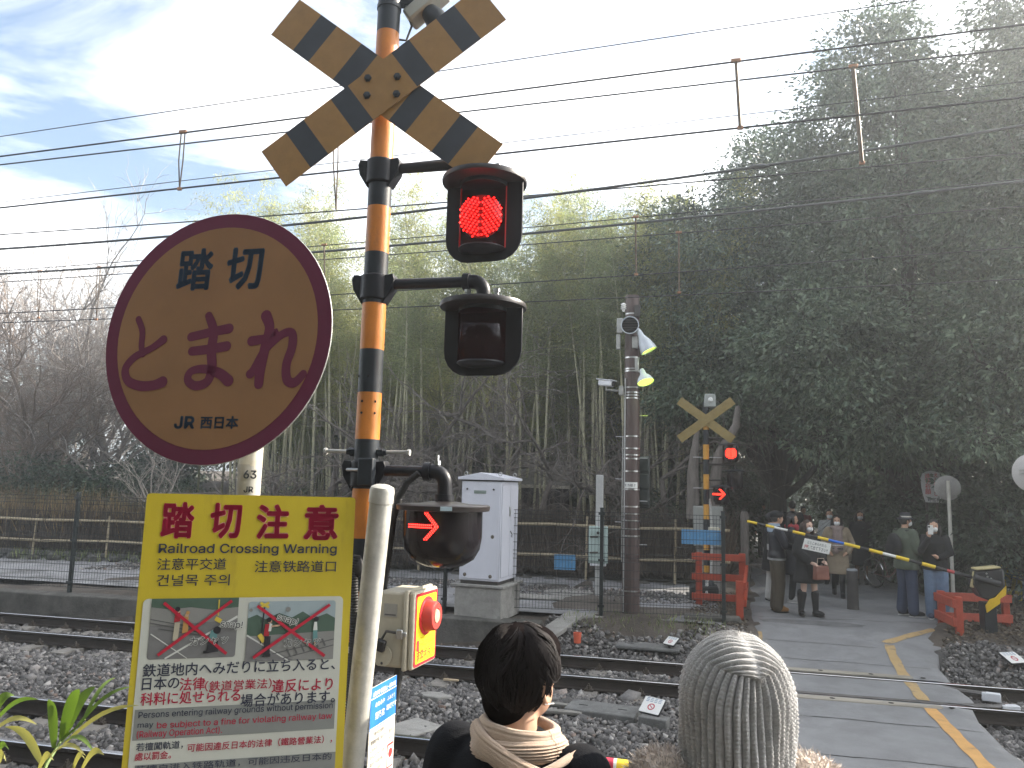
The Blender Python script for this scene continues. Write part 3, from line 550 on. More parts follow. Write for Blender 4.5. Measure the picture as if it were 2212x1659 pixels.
# -------- bamboo grove
def bamboo_variant(seed, h, top_mat, start=11, r0=.045):
    g = np.random.default_rng(seed); lean = g.uniform(0, 6.28); ld = np.array([math.cos(lean), math.sin(lean), 0.0])
    zs = np.linspace(0, 1, 26); bend = 0.45 * zs ** 2 + 1.1 * np.clip(zs - 0.72, 0, 1) ** 1.6 * 3
    cl = [tuple(ld[:2] * b_ * 0.8) + (h * z_ - 0.25 * b_,) for z_, b_ in zip(zs, bend)]
    mb = MB(); pts = []; rr = []
    for i, p in enumerate(cl): pts.append(p); rr.append(max(0.004, r0 * (1 - 0.92 * zs[i] ** 1.4)))
    mb.tube(pts, rr, 6)
    P = []; Dr = []
    C = np.array(cl)
    for i in range(start, 26):
        q = zs[i]; nb = 3 if q < 0.95 else 2
        for _ in range(nb):
            a = g.uniform(0, 6.28); ln = (0.35 + 1.25 * math.sin(math.pi * min(1, (q - 0.3) / 0.78)) * g.uniform(0.55, 1.1)); d = np.array([math.cos(a), math.sin(a), g.uniform(0.35, 1.0)]); d /= np.linalg.norm(d)
            tip = C[i] + d * ln + np.array([0, 0, -0.22 * ln * ln]); mb.tube([C[i], (C[i] + tip) / 2 + np.array([0, 0, 0.08]), tip], [0.007, 0.005, 0.002], 3, cap=False)
            k = int(40 + 60 * ln); t_ = g.random(k) ** 0.7; base = C[i] + (tip - C[i]) * t_[:, None] + g.normal(size=(k, 3)) * 0.10 * (0.5 + ln)
            P.append(base); Dr.append(d * 0.5 + g.normal(size=(k, 3)) * 0.55 + np.array([0, 0, -0.35]))
    P = np.concatenate(P); Dr = np.concatenate(Dr)
    V, F = leaf_arrays(g, P, Dr, g.uniform(0.10, 0.19, len(P)), g.uniform(0.018, 0.03, len(P)), 0.1)
    return mb.mesh('culm', culm_m if seed % 3 != 1 else culm_pale, 0.9), npmesh('foliage', V, F, top_mat)
BV = [bamboo_variant(60 + i, h_, m_) for i, (h_, m_) in enumerate([(12.5, bamboo_leaf), (11.2, bamboo_leaf), (10.0, bamboo_leaf_low), (13.2, bamboo_leaf), (9.0, bamboo_leaf_low), (11.8, bamboo_leaf)])]
BV += [bamboo_variant(61 + 3 * i, h_, m_, 15, .052) for i, (h_, m_) in enumerate([(11.0, bamboo_leaf_low), (12.0, bamboo_leaf), (10.2, bamboo_leaf_low)], 1)]
def bamboo(k, loc, rz, sc, tilt, label, group):
    t = thing('bamboo', label, 'bamboo', loc, 0, group); t.rotation_euler = (tilt[0], tilt[1], rz); t.scale = (sc, sc, sc)
    obj('culm', BV[k][0], t); obj('foliage', BV[k][1], t)
    return t
g = np.random.default_rng(77)
LABB = 'slender green bamboo in the dense grove behind the brushwood fence'
pk = [(680, 24), (440, 25), (700, 27), (610, 25), (560, 26), (1210, 26), (1140, 26.5), (1290, 27), (950, 25), (905, 26), (1000, 27), (1350, 26), (1065, 25), (1440, 27), (770, 25), (835, 26.5), (490, 27)]
pk_lab = ['tall bamboo top behind the lower left arm of the near cross', 'leftmost tall bamboo top, just above the round sign', 'bamboo top close behind the tall one at the near cross', 'bamboo top right of the round sign upper edge', 'bamboo top over the right rim of the round sign', 'tallest bamboo top right of the upper red lamp', 'bamboo top just right of the upper red lamp', 'bamboo top between the lamp and the evergreen trees', 'bamboo top just left of the upper red lamp', 'bamboo top between the striped pole and the upper red lamp', 'bamboo top directly behind the upper red lamp', 'bamboo top touching the left edge of the evergreen trees', 'bamboo behind the arm of the upper red lamp', 'bamboo top half hidden by the evergreen trees', 'bamboo top just left of the striped pole', 'bamboo top just right of the striped pole', 'bamboo top above the middle of the round sign']
for i, (vx, y) in enumerate(pk):                      # the tall tops that stand out against the sky
    p = at(vx, 900, y); bamboo([0, 3, 5][i % 3], (p.x, y, 0.5), g.uniform(0, 6.28), g.uniform(0.94, 1.06) * (1.0 if 420 < vx < 720 or 1100 < vx < 1300 else 0.93), g.normal(size=2) * 0.025, pk_lab[i], 'bamboo grove')
for i in range(75):                                   # front row, bare stems low down
    x = g.uniform(-13.5, 0.6); y = g.uniform(20.2, 22.2)
    bamboo(int(g.integers(6, 9)), (x, y, 0.4), g.uniform(0, 6.28), g.uniform(0.72, 0.95), g.normal(size=2) * 0.05, 'pale bare stemmed bamboo at the front edge of the grove', 'front row of the bamboo grove')
for i in range(110):
    x = g.uniform(-15.5, 1.2); y = g.uniform(22, 31) if x > -13 else g.uniform(23, 31)
    bamboo(int(g.integers(0, 6)), (x, y, 0.4), g.uniform(0, 6.28), g.uniform(0.62, 0.95), g.normal(size=2) * 0.045, LABB, 'bamboo grove')

# -------- bare trees
def bare_variant(seed, h, spread, mat, twigs=5, trunk_r=0.09, up=0.55, droop=0.0, dens=4):
    g = np.random.default_rng(seed); mb = MB()
    def grow(p, d, ln, r, lv):
        n = 5 if lv < 2 else (4 if lv < 4 else 3); pts = [p]; q = p.copy(); dd = d.copy()
        for i in range(n):
            dd = unit(dd + g.normal(size=3) * (0.10 + 0.03 * lv) + np.array([0, 0, 0.10 * up if lv < 3 else -droop * 0.16])); q = q + dd * ln / n; pts.append(q)
        mb.tube([tuple(a) for a in pts], [r * (1 - 0.55 * i / n) for i in range(n + 1)], 7 if lv == 0 else (5 if lv < 3 else 3), cap=lv < 2)
        if lv >= twigs: return
        kids = dens if lv else dens + 1
        for j in range(kids):
            i = int(g.integers(max(1, n // 3), n + 1)); a = unit(g.normal(size=3)); nd = unit(dd * (1.0 - spread * 0.5) + a * spread + np.array([0, 0, up * 0.35]))
            grow(pts[i], nd, ln * g.uniform(0.5, 0.78), max(r * g.uniform(0.40, 0.58), .0032), lv + 1)
        if lv: grow(pts[-1], dd, ln * 0.7, max(r * 0.52, .004), lv + 1)
    grow(np.array([0, 0, -0.2]), unit(np.array([g.normal() * 0.15, g.normal() * 0.15, 1.0])), h * 0.34, trunk_r, 0)
    return mb.mesh('branches', mat, 0.9)
bark_light = M('bark_light', (0.33, 0.30, 0.28), 0.9, var=0.3, scale=5)
BT = {'tall': bare_variant(81, 9.0, 0.75, bark_light, 5, 0.11, 0.75), 'rust': bare_variant(82, 9.0, 0.8, twig_rust, 5, 0.10, 0.7), 'wide': bare_variant(83, 5.5, 0.95, bark_grey, 5, 0.10, 0.3, 0.3, 3), 'wide2': bare_variant(86, 5.2, 1.0, bark_grey, 5, 0.09, 0.25, 0.4, 3), 'wide3': bare_variant(87, 5.6, 0.9, bark_grey, 5, 0.07, 0.35, 0.2, 3), 'pale': bare_variant(85, 5.0, 0.7, bark_pale, 4, 0.06, 0.6, 0.1, 3)}
for k, vx, y, sc, rz, lab in [
 ('tall', 60, 20.5, 1.85, 0.4, 'tall bare tree at the left edge, fine twigs against the sky'), ('rust', 20, 19.0, 1.05, 2.0, 'rust tinged bare tree low at the left edge'), ('tall', 235, 22.5, 1.8, 3.3, 'bare tree with thin upright twigs just left of the round sign'), ('tall', -60, 23, 1.9, 5.0, 'tall rust brown bare tree leaning in from the left edge'),
 ('tall', 150, 24.0, 1.95, 1.6, 'slender bare tree between the two tall bare trees at left'), ('rust', 120, 19.8, 1.25, 3.6, 'bare tree with dry brown leaves beside the left edge trees'), ('pale', 318, 17.4, 1.15, 1.0, 'slim pale barked bare tree rising behind the yellow sign'), ('wide2', 200, 19.6, 1.22, 2.6, 'low spreading bare tree with arching pale twigs left of the round sign'),
 ('wide3', 800, 18.8, 1.64, 0.3, 'spreading bare cherry tree with dark trunk behind the striped pole'), ('wide', 985, 19.2, 1.58, 1.9, 'drooping bare tree above the white cabinet'), ('wide2', 1150, 18.9, 1.46, 3.9, 'spreading bare tree left of the brown pole'), ('wide3', 1260, 19.8, 1.46, 5.2, 'bare tree with a tangle of grey twigs beside the brown pole'), ('wide', 690, 19.6, 1.64, 4.4, 'bare tree with arching twigs right of the round sign'),
 ('wide2', 1450, 19.3, 1.52, 5.6, 'bare tree with forked trunk beside the far crossing signal'), ('wide3', 1400, 19.0, 1.10, 2.2, 'small bare tree between the brown pole and the far signal'), ('wide', 560, 18.6, 1.34, 2.9, 'bare tree hidden behind the round sign, twigs showing at its right'), ('wide2', 900, 20.3, 1.83, 5.0, 'bare tree with long grey boughs behind the two lamps'), ('wide3', 1080, 20.4, 1.94, 0.9, 'wide bare tree with grey boughs right of the lamps')]:
    p = at(vx, 1150, y); t = thing('bare_tree', lab, 'tree', (p.x, y, 0.25), rz, 'bare trees behind the brushwood fence'); t.scale = (sc, sc, sc); obj('branches', BT[k], t)
# thick pale trunk leaning behind the far signal
p0 = at(1540, 1075, 17.6); p1 = at(1552, 985, 17.6); p2 = at(1590, 920, 17.5); p3 = at(1600, 800, 17.6)
tag(MB().tube([p0 - Vector((0, 0, .4)), p0, p1, p2, p2.lerp(p3, .35)], [0.15, 0.13, 0.11, 0.09, 0.05], 10).build('leaning_trunk', bark_grey, None, 0.9), 'thick grey trunk curving up behind the far red signal lamp', 'tree trunk')
p0 = at(1497, 1080, 17.3); tag(MB().tube([p0 - Vector((0, 0, .4)), p0 + Vector((0, 0, .6)), p0 + Vector((.03, 0, 1.0)), p0 + Vector((.12, 0, 1.7))], [0.15, 0.12, 0.09, 0.04], 10).build('straight_trunk', bark_grey, None, 0.9), 'straight grey trunk just left of the far striped signal pole', 'tree trunk')

# -------- brushwood fence with bamboo rails, on a row of edge stones
brush_m = isl_mat('brushwood', [(0, (0.045, 0.033, 0.026)), (0.5, (0.085, 0.065, 0.05)), (0.85, (0.13, 0.10, 0.075)), (1, (0.19, 0.155, 0.12))])
rail_b = M('bamboo_rail', (0.40, 0.33, 0.22), 0.55, var=0.2, scale=5, col2=(0.2, 0.17, 0.13), c2=(0.55, 0.8))
def brush_fence(label, A, B, zb, zt, posts, seed):
    g = np.random.default_rng(seed); A, B = Vector((*A, 0)), Vector((*B, 0)); d = B - A; ln = d.length; d.normalize(); nrm = Vector((d.y, -d.x, 0))   # nrm points to the camera side
    t = thing('brushwood_fence', label, 'fence', A, 0, 'brushwood fence along the yard')
    k = int(ln * 400); s = g.uniform(0, ln, k); off = g.normal(0, 0.05, k); z0 = zb + g.uniform(-.05, .25, k); z1 = z0 + g.uniform(0.5, 1.0, k) * (zt - zb) ; z1 = np.minimum(z1, zt + g.exponential(0.12, k)); lean = g.normal(0, 0.10, k)
    top = np.stack([s + lean * (z1 - z0), off + g.normal(0, 0.03, k), z1], 1); bot = np.stack([s, off, z0], 1); V = []
    W = np.array([[d.x, d.y, 0], [nrm.x, nrm.y, 0], [0, 0, 1]])
    for q, rr in ((bot, 0.008), (top, 0.003)):
        for a in (0, 2.1, 4.2): V.append(q + np.stack([np.full(k, math.cos(a) * rr), np.full(k, math.sin(a) * rr), np.zeros(k)], 1) * g.uniform(0.7, 1.5, (k, 1)))
    V = np.stack(V, 1) @ W; F = np.array([(0, 1, 4, 3), (1, 2, 5, 4), (2, 0, 3, 5)]); F = (np.arange(k)[:, None, None] * 6 + F).reshape(-1, 4)
    o = obj('brushwood', npmesh('brushwood', V.reshape(-1, 3), F, brush_m), t); o['kind'] = 'stuff'
    for zz in (zb + 0.32 * (zt - zb) - 0.12, zb + 0.72 * (zt - zb)):
        m = max(6, int(ln / 0.9)); pts = [d * (ln * i / m) + nrm * 0.11 + Vector((0, 0, zz + 0.015 * math.sin(i * 1.9))) for i in range(m + 1)]
        MB().tube(pts, 0.034, 8).build('bamboo_rail', rail_b, t)
    for i in range(posts):
        q = d * (ln * (i + 0.4) / posts) + nrm * 0.07; MB().tube([q + Vector((0, 0, zb - 0.2)), q + Vector((0.02, 0, zt * 0.9))], [0.03, 0.028], 7).build('bamboo_post', rail_b, t)
    sm = MB().ball((0, 0, 0), (0.20, 0.12, 0.10), 9, 6).mesh('edge_stone', concrete_dark, 0.9)
    for v_ in sm.vertices: v_.co *= 1 + 0.12 * math.sin(v_.co.x * 31 + v_.co.y * 47)
    n = int(ln / 0.5)
    for i in range(n):
        q = d * (ln * (i + 0.5) / n) + nrm * 0.3; s_ = obj('edge_stone', sm, t, loc=(q.x, q.y, zb - 0.22 + 0.02 * math.sin(i * 2.3))); s_.scale = (1 + .25 * math.sin(i * 5), 1, 1 + .3 * math.sin(i * 3.1)); s_.rotation_euler = (0, 0, math.atan2(d.y, d.x) + 0.1 * math.sin(i))
    return t
brush_fence('long brushwood fence with two bamboo rails left of the yellow sign', (-24, 15.2), (-7.2, 17.75), 0.5, 1.45, 9, 5)
brush_fence('dark brushwood fence with two bamboo rails behind the cabinet and brown pole', (-7.0, 17.8), (0.95, 18.05), 0.42, 1.85, 4, 6)
# dry reeds and brushy shoots on top of the fence
def reeds(name, label, n, x0, x1, yf, z0, hmax, mat, seed, cat, wd=0.012):
    g = np.random.default_rng(seed); x = g.uniform(x0, x1, n); y = yf(x) + g.uniform(0, 0.9, n); z = z0 + g.uniform(-.2, .15, n)
    P = np.stack([x, y, z], 1); Dr = np.stack([g.normal(0, 0.35, n), g.normal(0, 0.3, n), np.ones(n)], 1); ln = hmax * g.uniform(0.4, 1.0, n)
    V, F = leaf_arrays(g, P, Dr, ln, wd, 0.1); o = obj(name, npmesh(name, V, F, mat)); o['kind'] = 'stuff'; o['label'] = label; o['category'] = cat
reeds('dry_reeds', 'tawny dry reeds and bracken showing above the brushwood fence', 9000, -24, -5, lambda x: 17.75 + 0.152 * (x + 7.2) + 0.1, 0.5, 1.7, dry_leaf, 91, 'reeds', 0.02)
reeds('dry_twigs', 'grey brown twigs sprouting above the dark brushwood fence', 5200, -7, 0.9, lambda x: 18.0 + 0 * x, 0.5, 1.75, brush_m, 92, 'twigs', 0.012)
reeds('weeds', 'tuft of low green weeds growing at the foot of the mesh fence', 900, -1.9, 0.6, lambda x: 12.35 + 0 * x, 0.12, 0.16, bamboo_leaf_low, 93, 'weeds', 0.014)
reeds('verge_grass', 'green grass blades along the yard edge under the left fence', 900, -16, -8.5, lambda x: 17.2 + 0.152 * (x + 7.2), 0.2, 0.35, bamboo_leaf_low, 94, 'grass', 0.02)
# leaf litter on the right bank
def litter(name, label, n, fx, seed, mat):
    g = np.random.default_rng(seed); x, y = fx(g, n); z = hsoft(x, y) + g.uniform(0.0, 0.05, n); P = np.stack([x, y, z], 1); Dr = np.stack([g.normal(size=n), g.normal(size=n), g.normal(0, 0.35, n)], 1)
    V, F = leaf_arrays(g, P, Dr, g.uniform(0.04, 0.10, n), g.uniform(0.015, 0.045, n), 0.15); o = obj(name, npmesh(name, V, F, mat)); o['kind'] = 'stuff'; o['label'] = label; o['category'] = 'leaf litter'
def fr(g, n):
    y = g.uniform(11.3, 17, n); x = road_right(y) + 0.08 + g.random(n) ** 1.3 * 4.0; return x, y
litter('leaf_litter', 'dry brown leaf litter on the bank around the right red fence', 9000, fr, 95, isl_mat('litter', [(0, (0.06, 0.045, 0.035)), (0.5, (0.12, 0.095, 0.07)), (1, (0.22, 0.18, 0.13))]))
def fl(g, n):
    y = g.uniform(12.2, 17, n); x = road_left(y) - 0.1 - g.random(n) * 0.9; return x, y
litter('leaf_litter', 'dead leaves along the left road edge by the red fence', 1500, fl, 96, MATS['litter'])

# -------- bamboo grass in the foreground, bottom left
sasa = leaf_mat('sasa_leaf', (0.06, 0.12, 0.025), (0.13, 0.19, 0.04), 0.6, 0.3)
sasa_y = leaf_mat('sasa_leaf_yellow', (0.20, 0.23, 0.07), (0.33, 0.29, 0.10), 0.6, 0.3)
def q2(x, y, Y): return at(x * 0.438, 932.6 + y * 0.438, Y)
t = thing('bamboo_grass', 'bright green bamboo grass shoot at the bottom left corner', 'plant', (-1.05, 1.25, 0.3))
def blade(base, tip, wd, mat, sag=0.02):
    a = Vector(base); b_ = Vector(tip); ax = (b_ - a); view = (CAM - a).normalized(); side = ax.cross(view).normalized(); nr = side.cross(ax).normalized(); V = []; n = 8
    side = (side * 0.85 + nr * 0.5).normalized()
    for i in range(n + 1):
        q = i / n; wv = wd * 1.35 * (q + .04) ** .55 * (1 - q) ** .75; c = a + ax * q + Vector((0, 0, sag * math.sin(math.pi * q)))
        V += [c - side * wv / 2, c - nr * wv * 0.12, c + side * wv / 2]
    F = [(3 * i + j, 3 * i + j + 1, 3 * i + 4 + j, 3 * i + 3 + j) for i in range(n) for j in (0, 1)]
    o = MB().add([v_ - Vector((-1.05, 1.25, 0.3)) for v_ in V], F).build('leaf', mat, t, 2.0); return o
for bx, by, tx, ty, Yb, Yt, wd, m_ in [(300, 1525, 392, 1268, 1.28, 1.27, .040, sasa), (318, 1500, 472, 1255, 1.29, 1.32, .034, sasa), (265, 1560, 240, 1320, 1.26, 1.24, .030, sasa), (205, 1640, 20, 1455, 1.22, 1.15, .026, sasa_y), (310, 1545, 690, 1348, 1.28, 1.30, .016, sasa_y), (360, 1480, 655, 1255, 1.29, 1.34, .014, sasa), (400, 1445, 572, 1210, 1.29, 1.36, .014, sasa), (-60, 1470, 190, 1320, 1.2, 1.2, .016, sasa), (-60, 1500, 185, 1445, 1.18, 1.2, .017, sasa_y), (-60, 1440, 72, 1300, 1.2, 1.22, .03, sasa), (300, 1540, 465, 1582, 1.27, 1.26, .016, sasa), (240, 1602, 425, 1600, 1.25, 1.24, .014, sasa_y), (395, 1680, 515, 1595, 1.22, 1.22, .022, sasa_y), (350, 1690, 420, 1620, 1.2, 1.2, .018, sasa_y), (180, 1690, 265, 1622, 1.2, 1.2, .024, sasa_y), (-40, 1640, 45, 1570, 1.15, 1.15, .02, sasa), (-30, 1680, 30, 1630, 1.1, 1.1, .03, sasa_y)]:
    blade(q2(bx, by, Yb), q2(tx, ty, Yt), wd, m_)
o3 = Vector((-1.05, 1.25, 0.3))
MB().tube([Vector((0, 0, 0)), q2(170, 1800, 1.2) - o3, q2(230, 1640, 1.24) - o3, q2(300, 1525, 1.28) - o3, q2(420, 1420, 1.29) - o3], [0.004, 0.004, 0.0035, 0.003, 0.0015], 6).build('stem', sasa, t)
# ================================================================== far side of the tracks
def wb(mb, name, mat, parent, smooth=0.7, bevel=0.0, **kw):        # mesh given in world coordinates under an unrotated thing
    l = parent.location; mb.v = [(x - l.x, y - l.y, z - l.z) for x, y, z in mb.v]
    return mb.build(name, mat, parent, smooth, bevel, **kw)
def shift(T, parent): return Matrix.Translation(-Vector(parent.location)) @ T
def fy(x): return 13.12 + (x - 0.59) * 0.1041                       # line of the mesh fence
fence_green = M('fence_green', (0.025, 0.032, 0.032), 0.5, var=0.2)
t = thing('mesh_fence', 'dark welded mesh fence with square posts between the tracks and the yard', 'fence', (0, 0, 0))
segs = [(-22, -18.3), (-18.3, -14.5), (-14.5, -10.65), (-10.65, -7.3), (-7.3, -3.93), (-3.2, -1.35), (-1.35, 0.59)]
for xp in (-18.3, -14.5, -10.65, -7.3, -3.93, -3.1, -1.35, 0.59):
    o = MB().b2((xp - .03, fy(xp) - .03, 0.15), (xp + .03, fy(xp) + .03, 1.98)).build('post', fence_green, t, 0.5, 0.004)
    MB().b2((xp - .034, fy(xp) - .034, 1.98), (xp + .034, fy(xp) + .034, 2.0)).build('cap', fence_green, o, 0.5)
    b = MB()
    for zz in (0.42, 1.15, 1.9): b.b2((xp - .05, fy(xp) - .052, zz - .02), (xp + .05, fy(xp) - .033, zz + .02))
    b.build('clamps', fence_green, o, 0.5)
for a, c in segs:
    b = MB(); n = max(2, int((c - a) / 0.052))
    for i in range(n + 1):
        x = a + (c - a) * i / n; y = fy(x) - 0.036; b.tube([(x, y, 0.33), (x, y, 1.92)], 0.0032, 3, cap=False)
    for zz in list(np.arange(0.34, 1.93, 0.132)) + [1.2, 1.86]:
        b.tube([(a, fy(a) - .04, zz), (c, fy(c) - .04, zz)], 0.0042, 4, cap=False)
    o = b.build('wire_mesh', fence_green, t, 0); o['kind'] = 'stuff'

# -------- white relay cabinet on a concrete plinth
c0 = gr(1030, 1332, 0.25)
t = thing('relay_cabinet', 'white steel relay cabinet with pitched lid on a concrete plinth', 'cabinet', (c0.x, c0.y, 0.2), R(-7))
wdt, dp = 0.70, 0.82
pl = MB().b2((-.40, 0, 0), (.40, .9, .5)).build('plinth', concrete, t, 0.5, 0.012)
MB().b2((-.46, -.03, .5), (.44, .96, .545)).build('ledge', concrete, t, 0.5, 0.01)
MB().b2((-.32, .04, .545), (.32, .84, .60)).build('foot_channel', dark_steel, t, 0.5)
cab_white = M('cabinet_white', (0.66, 0.67, 0.74), 0.42, var=0.06, scale=2, col2=(0.30, 0.27, 0.22), c2=(0.66, 0.86), c2scale=3.5, stretch=(2, 2, .5))
MB().b2((-.345, .03, .60), (.345, .84, 2.2)).build('body', cab_white, t, 0.5, 0.008)
MB().b2((-.315, .012, .63), (.325, .026, 2.16)).build('front_door', cab_white, t, 0.5, 0.006)
for s_ in (0, 1): MB().b2((.349, .06 + s_ * .385, .66), (.362, .43 + s_ * .385, 2.13)).build('side_door', cab_white, t, 0.5, 0.005)
MB().prism([(-.40, -.02), (.40, -.02), (.40, .02), (0, .10), (-.40, .02)], -0.02, 0.9, Matrix(((1, 0, 0, 0), (0, 0, 1, 0), (0, 1, 0, 2.22), (0, 0, 0, 1)))).build('lid', cab_white, t, 0.4, 0.006)
MB().b2((-.352, .02, 2.178), (.352, .85, 2.198)).build('gasket', black_rubber, t, 0.5)
for x, y in ((-.3, .08), (.3, .08), (-.3, .78), (.3, .78)): MB().torus((x, y, 2.30), .028, .007, 14, 6, Matrix.Rotation(R(90), 3, 'X')).build('lifting_eye', steel, t)
MB().b2((-.12, .006, 1.98), (.09, .0115, 2.03)).build('vent', M('vent_green', (.22, .27, .24), .5), t, 0.5)
for x, z in ((-.24, 2.05), (.22, 2.05)): MB().lathe([(.016, 0), (.016, .01), (0, .012)], 10, (x, .012, z), ax=Matrix.Rotation(R(90), 3, 'X')).build('screw', dark_steel, t)
rust = M('rust_spot', (.13, .11, .085), .8, var=.5, scale=40)
for x, z in ((.22, 1.30), (-.24, .69), (.2, .68)): MB().lathe([(.03, 0), (.02, .004), (.012, .012), (0, .014)], 12, (x, .011, z), ax=Matrix.Rotation(R(90), 3, 'X')).build('rusty_bolt', rust, t)
hd = MB().b2((.363, .37, 1.62), (.385, .41, 1.78)).build('handle', steel, t, 0.5, 0.008); MB().tube([(.37, .44, 1.38), (.40, .44, 1.33), (.39, .46, 1.28)], .008, 6).build('padlock', black_plastic, t)

# -------- white post with pale green meter box
p = gr(1293, 1288, 0.26)
t = thing('meter_post', 'pale concrete post carrying a pale green meter box, beside the brown pole', 'post', (p.x, p.y, 0.2))
pt = at(1293, 1026, p.y).z - 0.2
MB().b2((-.07, -.05, 0), (.07, .05, pt)).build('post', M('pale_concrete', (.46, .46, .45), .8, var=.15, scale=5, bump=.2), t, 0.5, 0.01)
z0, z1 = at(1290, 1215, p.y).z - .2, at(1290, 1136, p.y).z - .2
gb = MB().b2((-.18, -.21, z0), (.18, -.052, z1)).build('meter_box', M('pale_green', (.40, .50, .47), .5, var=.08, col2=(.25, .28, .25), c2=(.62, .85)), t, 0.5, 0.012)
MB().b2((-.165, -.222, z0 + .03), (.165, -.2115, z1 - .03)).build('box_door', MATS['pale_green'], gb, 0.5, 0.006)
MB().b2((-.15, -.20, z0 - .05), (.15, -.06, z0 - .004)).build('cable_entry', white_paint, gb, 0.5, 0.01)
MB().lathe([(.028, 0), (.028, .012), (0, .014)], 14, (0, -.223, z1 - .12), ax=Matrix.Rotation(R(90), 3, 'X')).build('dial', dark_steel, gb)
for zz in (z0 + .2, z1 - .2): MB().tube([(-.15, -.228, zz), (0, -.232, zz + .01)], .018, 6).build('hasp', clip_m, gb)

# -------- brown utility pole with lamps, camera and boxes
p = gr(1362, 1327, 0.26); PX, PY = p.x, p.y
pole_brown = M('pole_brown', (.085, .056, .05), .55, var=.25, scale=3, stretch=(6, 6, .5), col2=(.16, .13, .12), c2=(.55, .8))
t = thing('utility_pole', 'tall brown utility pole with metal bands inside the mesh fence', 'pole', (PX, PY, 0.2)); zt = at(1355, 640, PY).z - 0.2
MB().tube([(0, 0, -.1), (0, 0, zt * .5), (0, 0, zt)], [.15, .135, .12], 20).build('shaft', pole_brown, t)
def pr_(z): return .15 - .03 * z / zt
for vy in (680, 774, 798, 803, 838, 849, 855, 861, 943, 969, 983, 991, 1018, 1057, 1094, 1109, 1124, 1142, 1157, 1275):
    z = at(1360, vy, PY).z - .2; r_ = pr_(z); MB().lathe([(r_ + .001, -.012), (r_ + .006, -.012), (r_ + .006, .012), (r_ + .001, .012)], 20, (0, 0, z)).build('band', steel, t)
zz = at(1358, 1048, PY).z - .2; b = MB(); n = 8; rr = pr_(zz) + .004
for i in range(n): a0, a1 = R(-140 + 100 * i / n), R(-140 + 100 * (i + 1) / n); b.add([(rr * math.cos(a), rr * math.sin(a), zz + h_) for a in (a0, a1) for h_ in (-.05, .05)], [(0, 2, 3, 1)])
b.build('number_plate', white_print, t, 0)
lettering(t, 'エカ枝 7', .05, 0, 0, black_print, plate_matrix((-.11, -pr_(zz) - .012, zz - .02), (1, 0, 0), (0, 0, 1)), bold=.01)
for i in range(7): MB().tube([((-1) ** i * .12, 0, 1.2 + i * .36), ((-1) ** i * .27, 0, 1.2 + i * .36)], .008, 6).build('climbing_step', steel, t)
MB().tube([(-.15, -.03, .9), (-.142, -.03, 3.0)], .014, 8).build('conduit', grey_metal, t)
MB().tube([(-.11, -.10, .1), (-.105, -.1, 4.0)], .012, 8).build('conduit', M('conduit_pvc', (.45, .45, .44), .6), t)
def on_pole(vx, vy, dy=-.2): q = at(vx, vy, PY + dy); return q
lampgrey = M('lamp_grey', (.52, .56, .60), .45, .3, var=.12, col2=(.35, .2, .1), c2=(.68, .85))
glow = M('lamp_glow', (.55, .85, .05), .5, var=0, emit=1.6)
# round louvred lamp
q = on_pole(1361, 703, -.22); l = thing('louvred_floodlight', 'round louvred floodlight facing the tracks on the brown pole', 'floodlight', q); ax = Matrix.Rotation(R(90), 3, 'X')
MB().lathe([(.04, -.16), (.09, -.1), (.145, -.02), (.155, .02), (.155, .05), (.14, .05), (.135, .0), (0, -.02)], 24, (0, 0, 0), ax=ax).build('housing', lampgrey, l)
MB().lathe([(.137, .012), (0, .012)], 24, (0, 0, 0), ax=ax).build('lens', black_plastic, l)
for i in range(5):
    z = -.09 + i * .045; h_ = math.sqrt(max(0, .13 ** 2 - z * z)); MB().box((0, -.035, z), (2 * h_, .04, .004), rot=Matrix.Rotation(R(25), 3, 'X')).build('louvre', dark_steel, l)
MB().tube([(0, .1, 0), (0, .1, .17)], .05, 10).build('knuckle', lampgrey, l)
def bell_lamp(label, top, rim, rr, col):
    top, rim = Vector(top), Vector(rim); l = thing('floodlight', label, 'floodlight', top); d = rim - top; ln = d.length; x_, y_ = frame(d); A = Matrix((x_, y_, d.normalized())).transposed(); sx = Matrix(((A[0][0], A[0][1], A[0][2]), (A[1][0], A[1][1], A[1][2]), (A[2][0], A[2][1], A[2][2])))
    MB().lathe([(.03, -.05), (.045, .0), (.055, ln * .25), (rr * .75, ln * .55), (rr * .95, ln * .85), (rr, ln), (rr * .96, ln), (rr * .7, ln * .6), (.03, ln * .4)], 24, ax=sx).build('shade', col, l)
    MB().lathe([(rr * .9, ln * .93), (0, ln * .9)], 24, ax=sx).build('reflector', glow, l)
    MB().tube([(0, 0, 0), (-.12, .1, .03)], .02, 8).build('bracket', grey_metal, l)
    return l
bell_lamp('slanted floodlight with rust stain, glowing yellow green under its louvres', on_pole(1380, 716), on_pole(1402, 758), .145, lampgrey)
bell_lamp('bell shaped floodlight with a glowing yellow green rim, lower on the brown pole', on_pole(1388, 803), on_pole(1395, 826, -.26), .145, M('lamp_white', (.62, .67, .70), .4, var=.06))
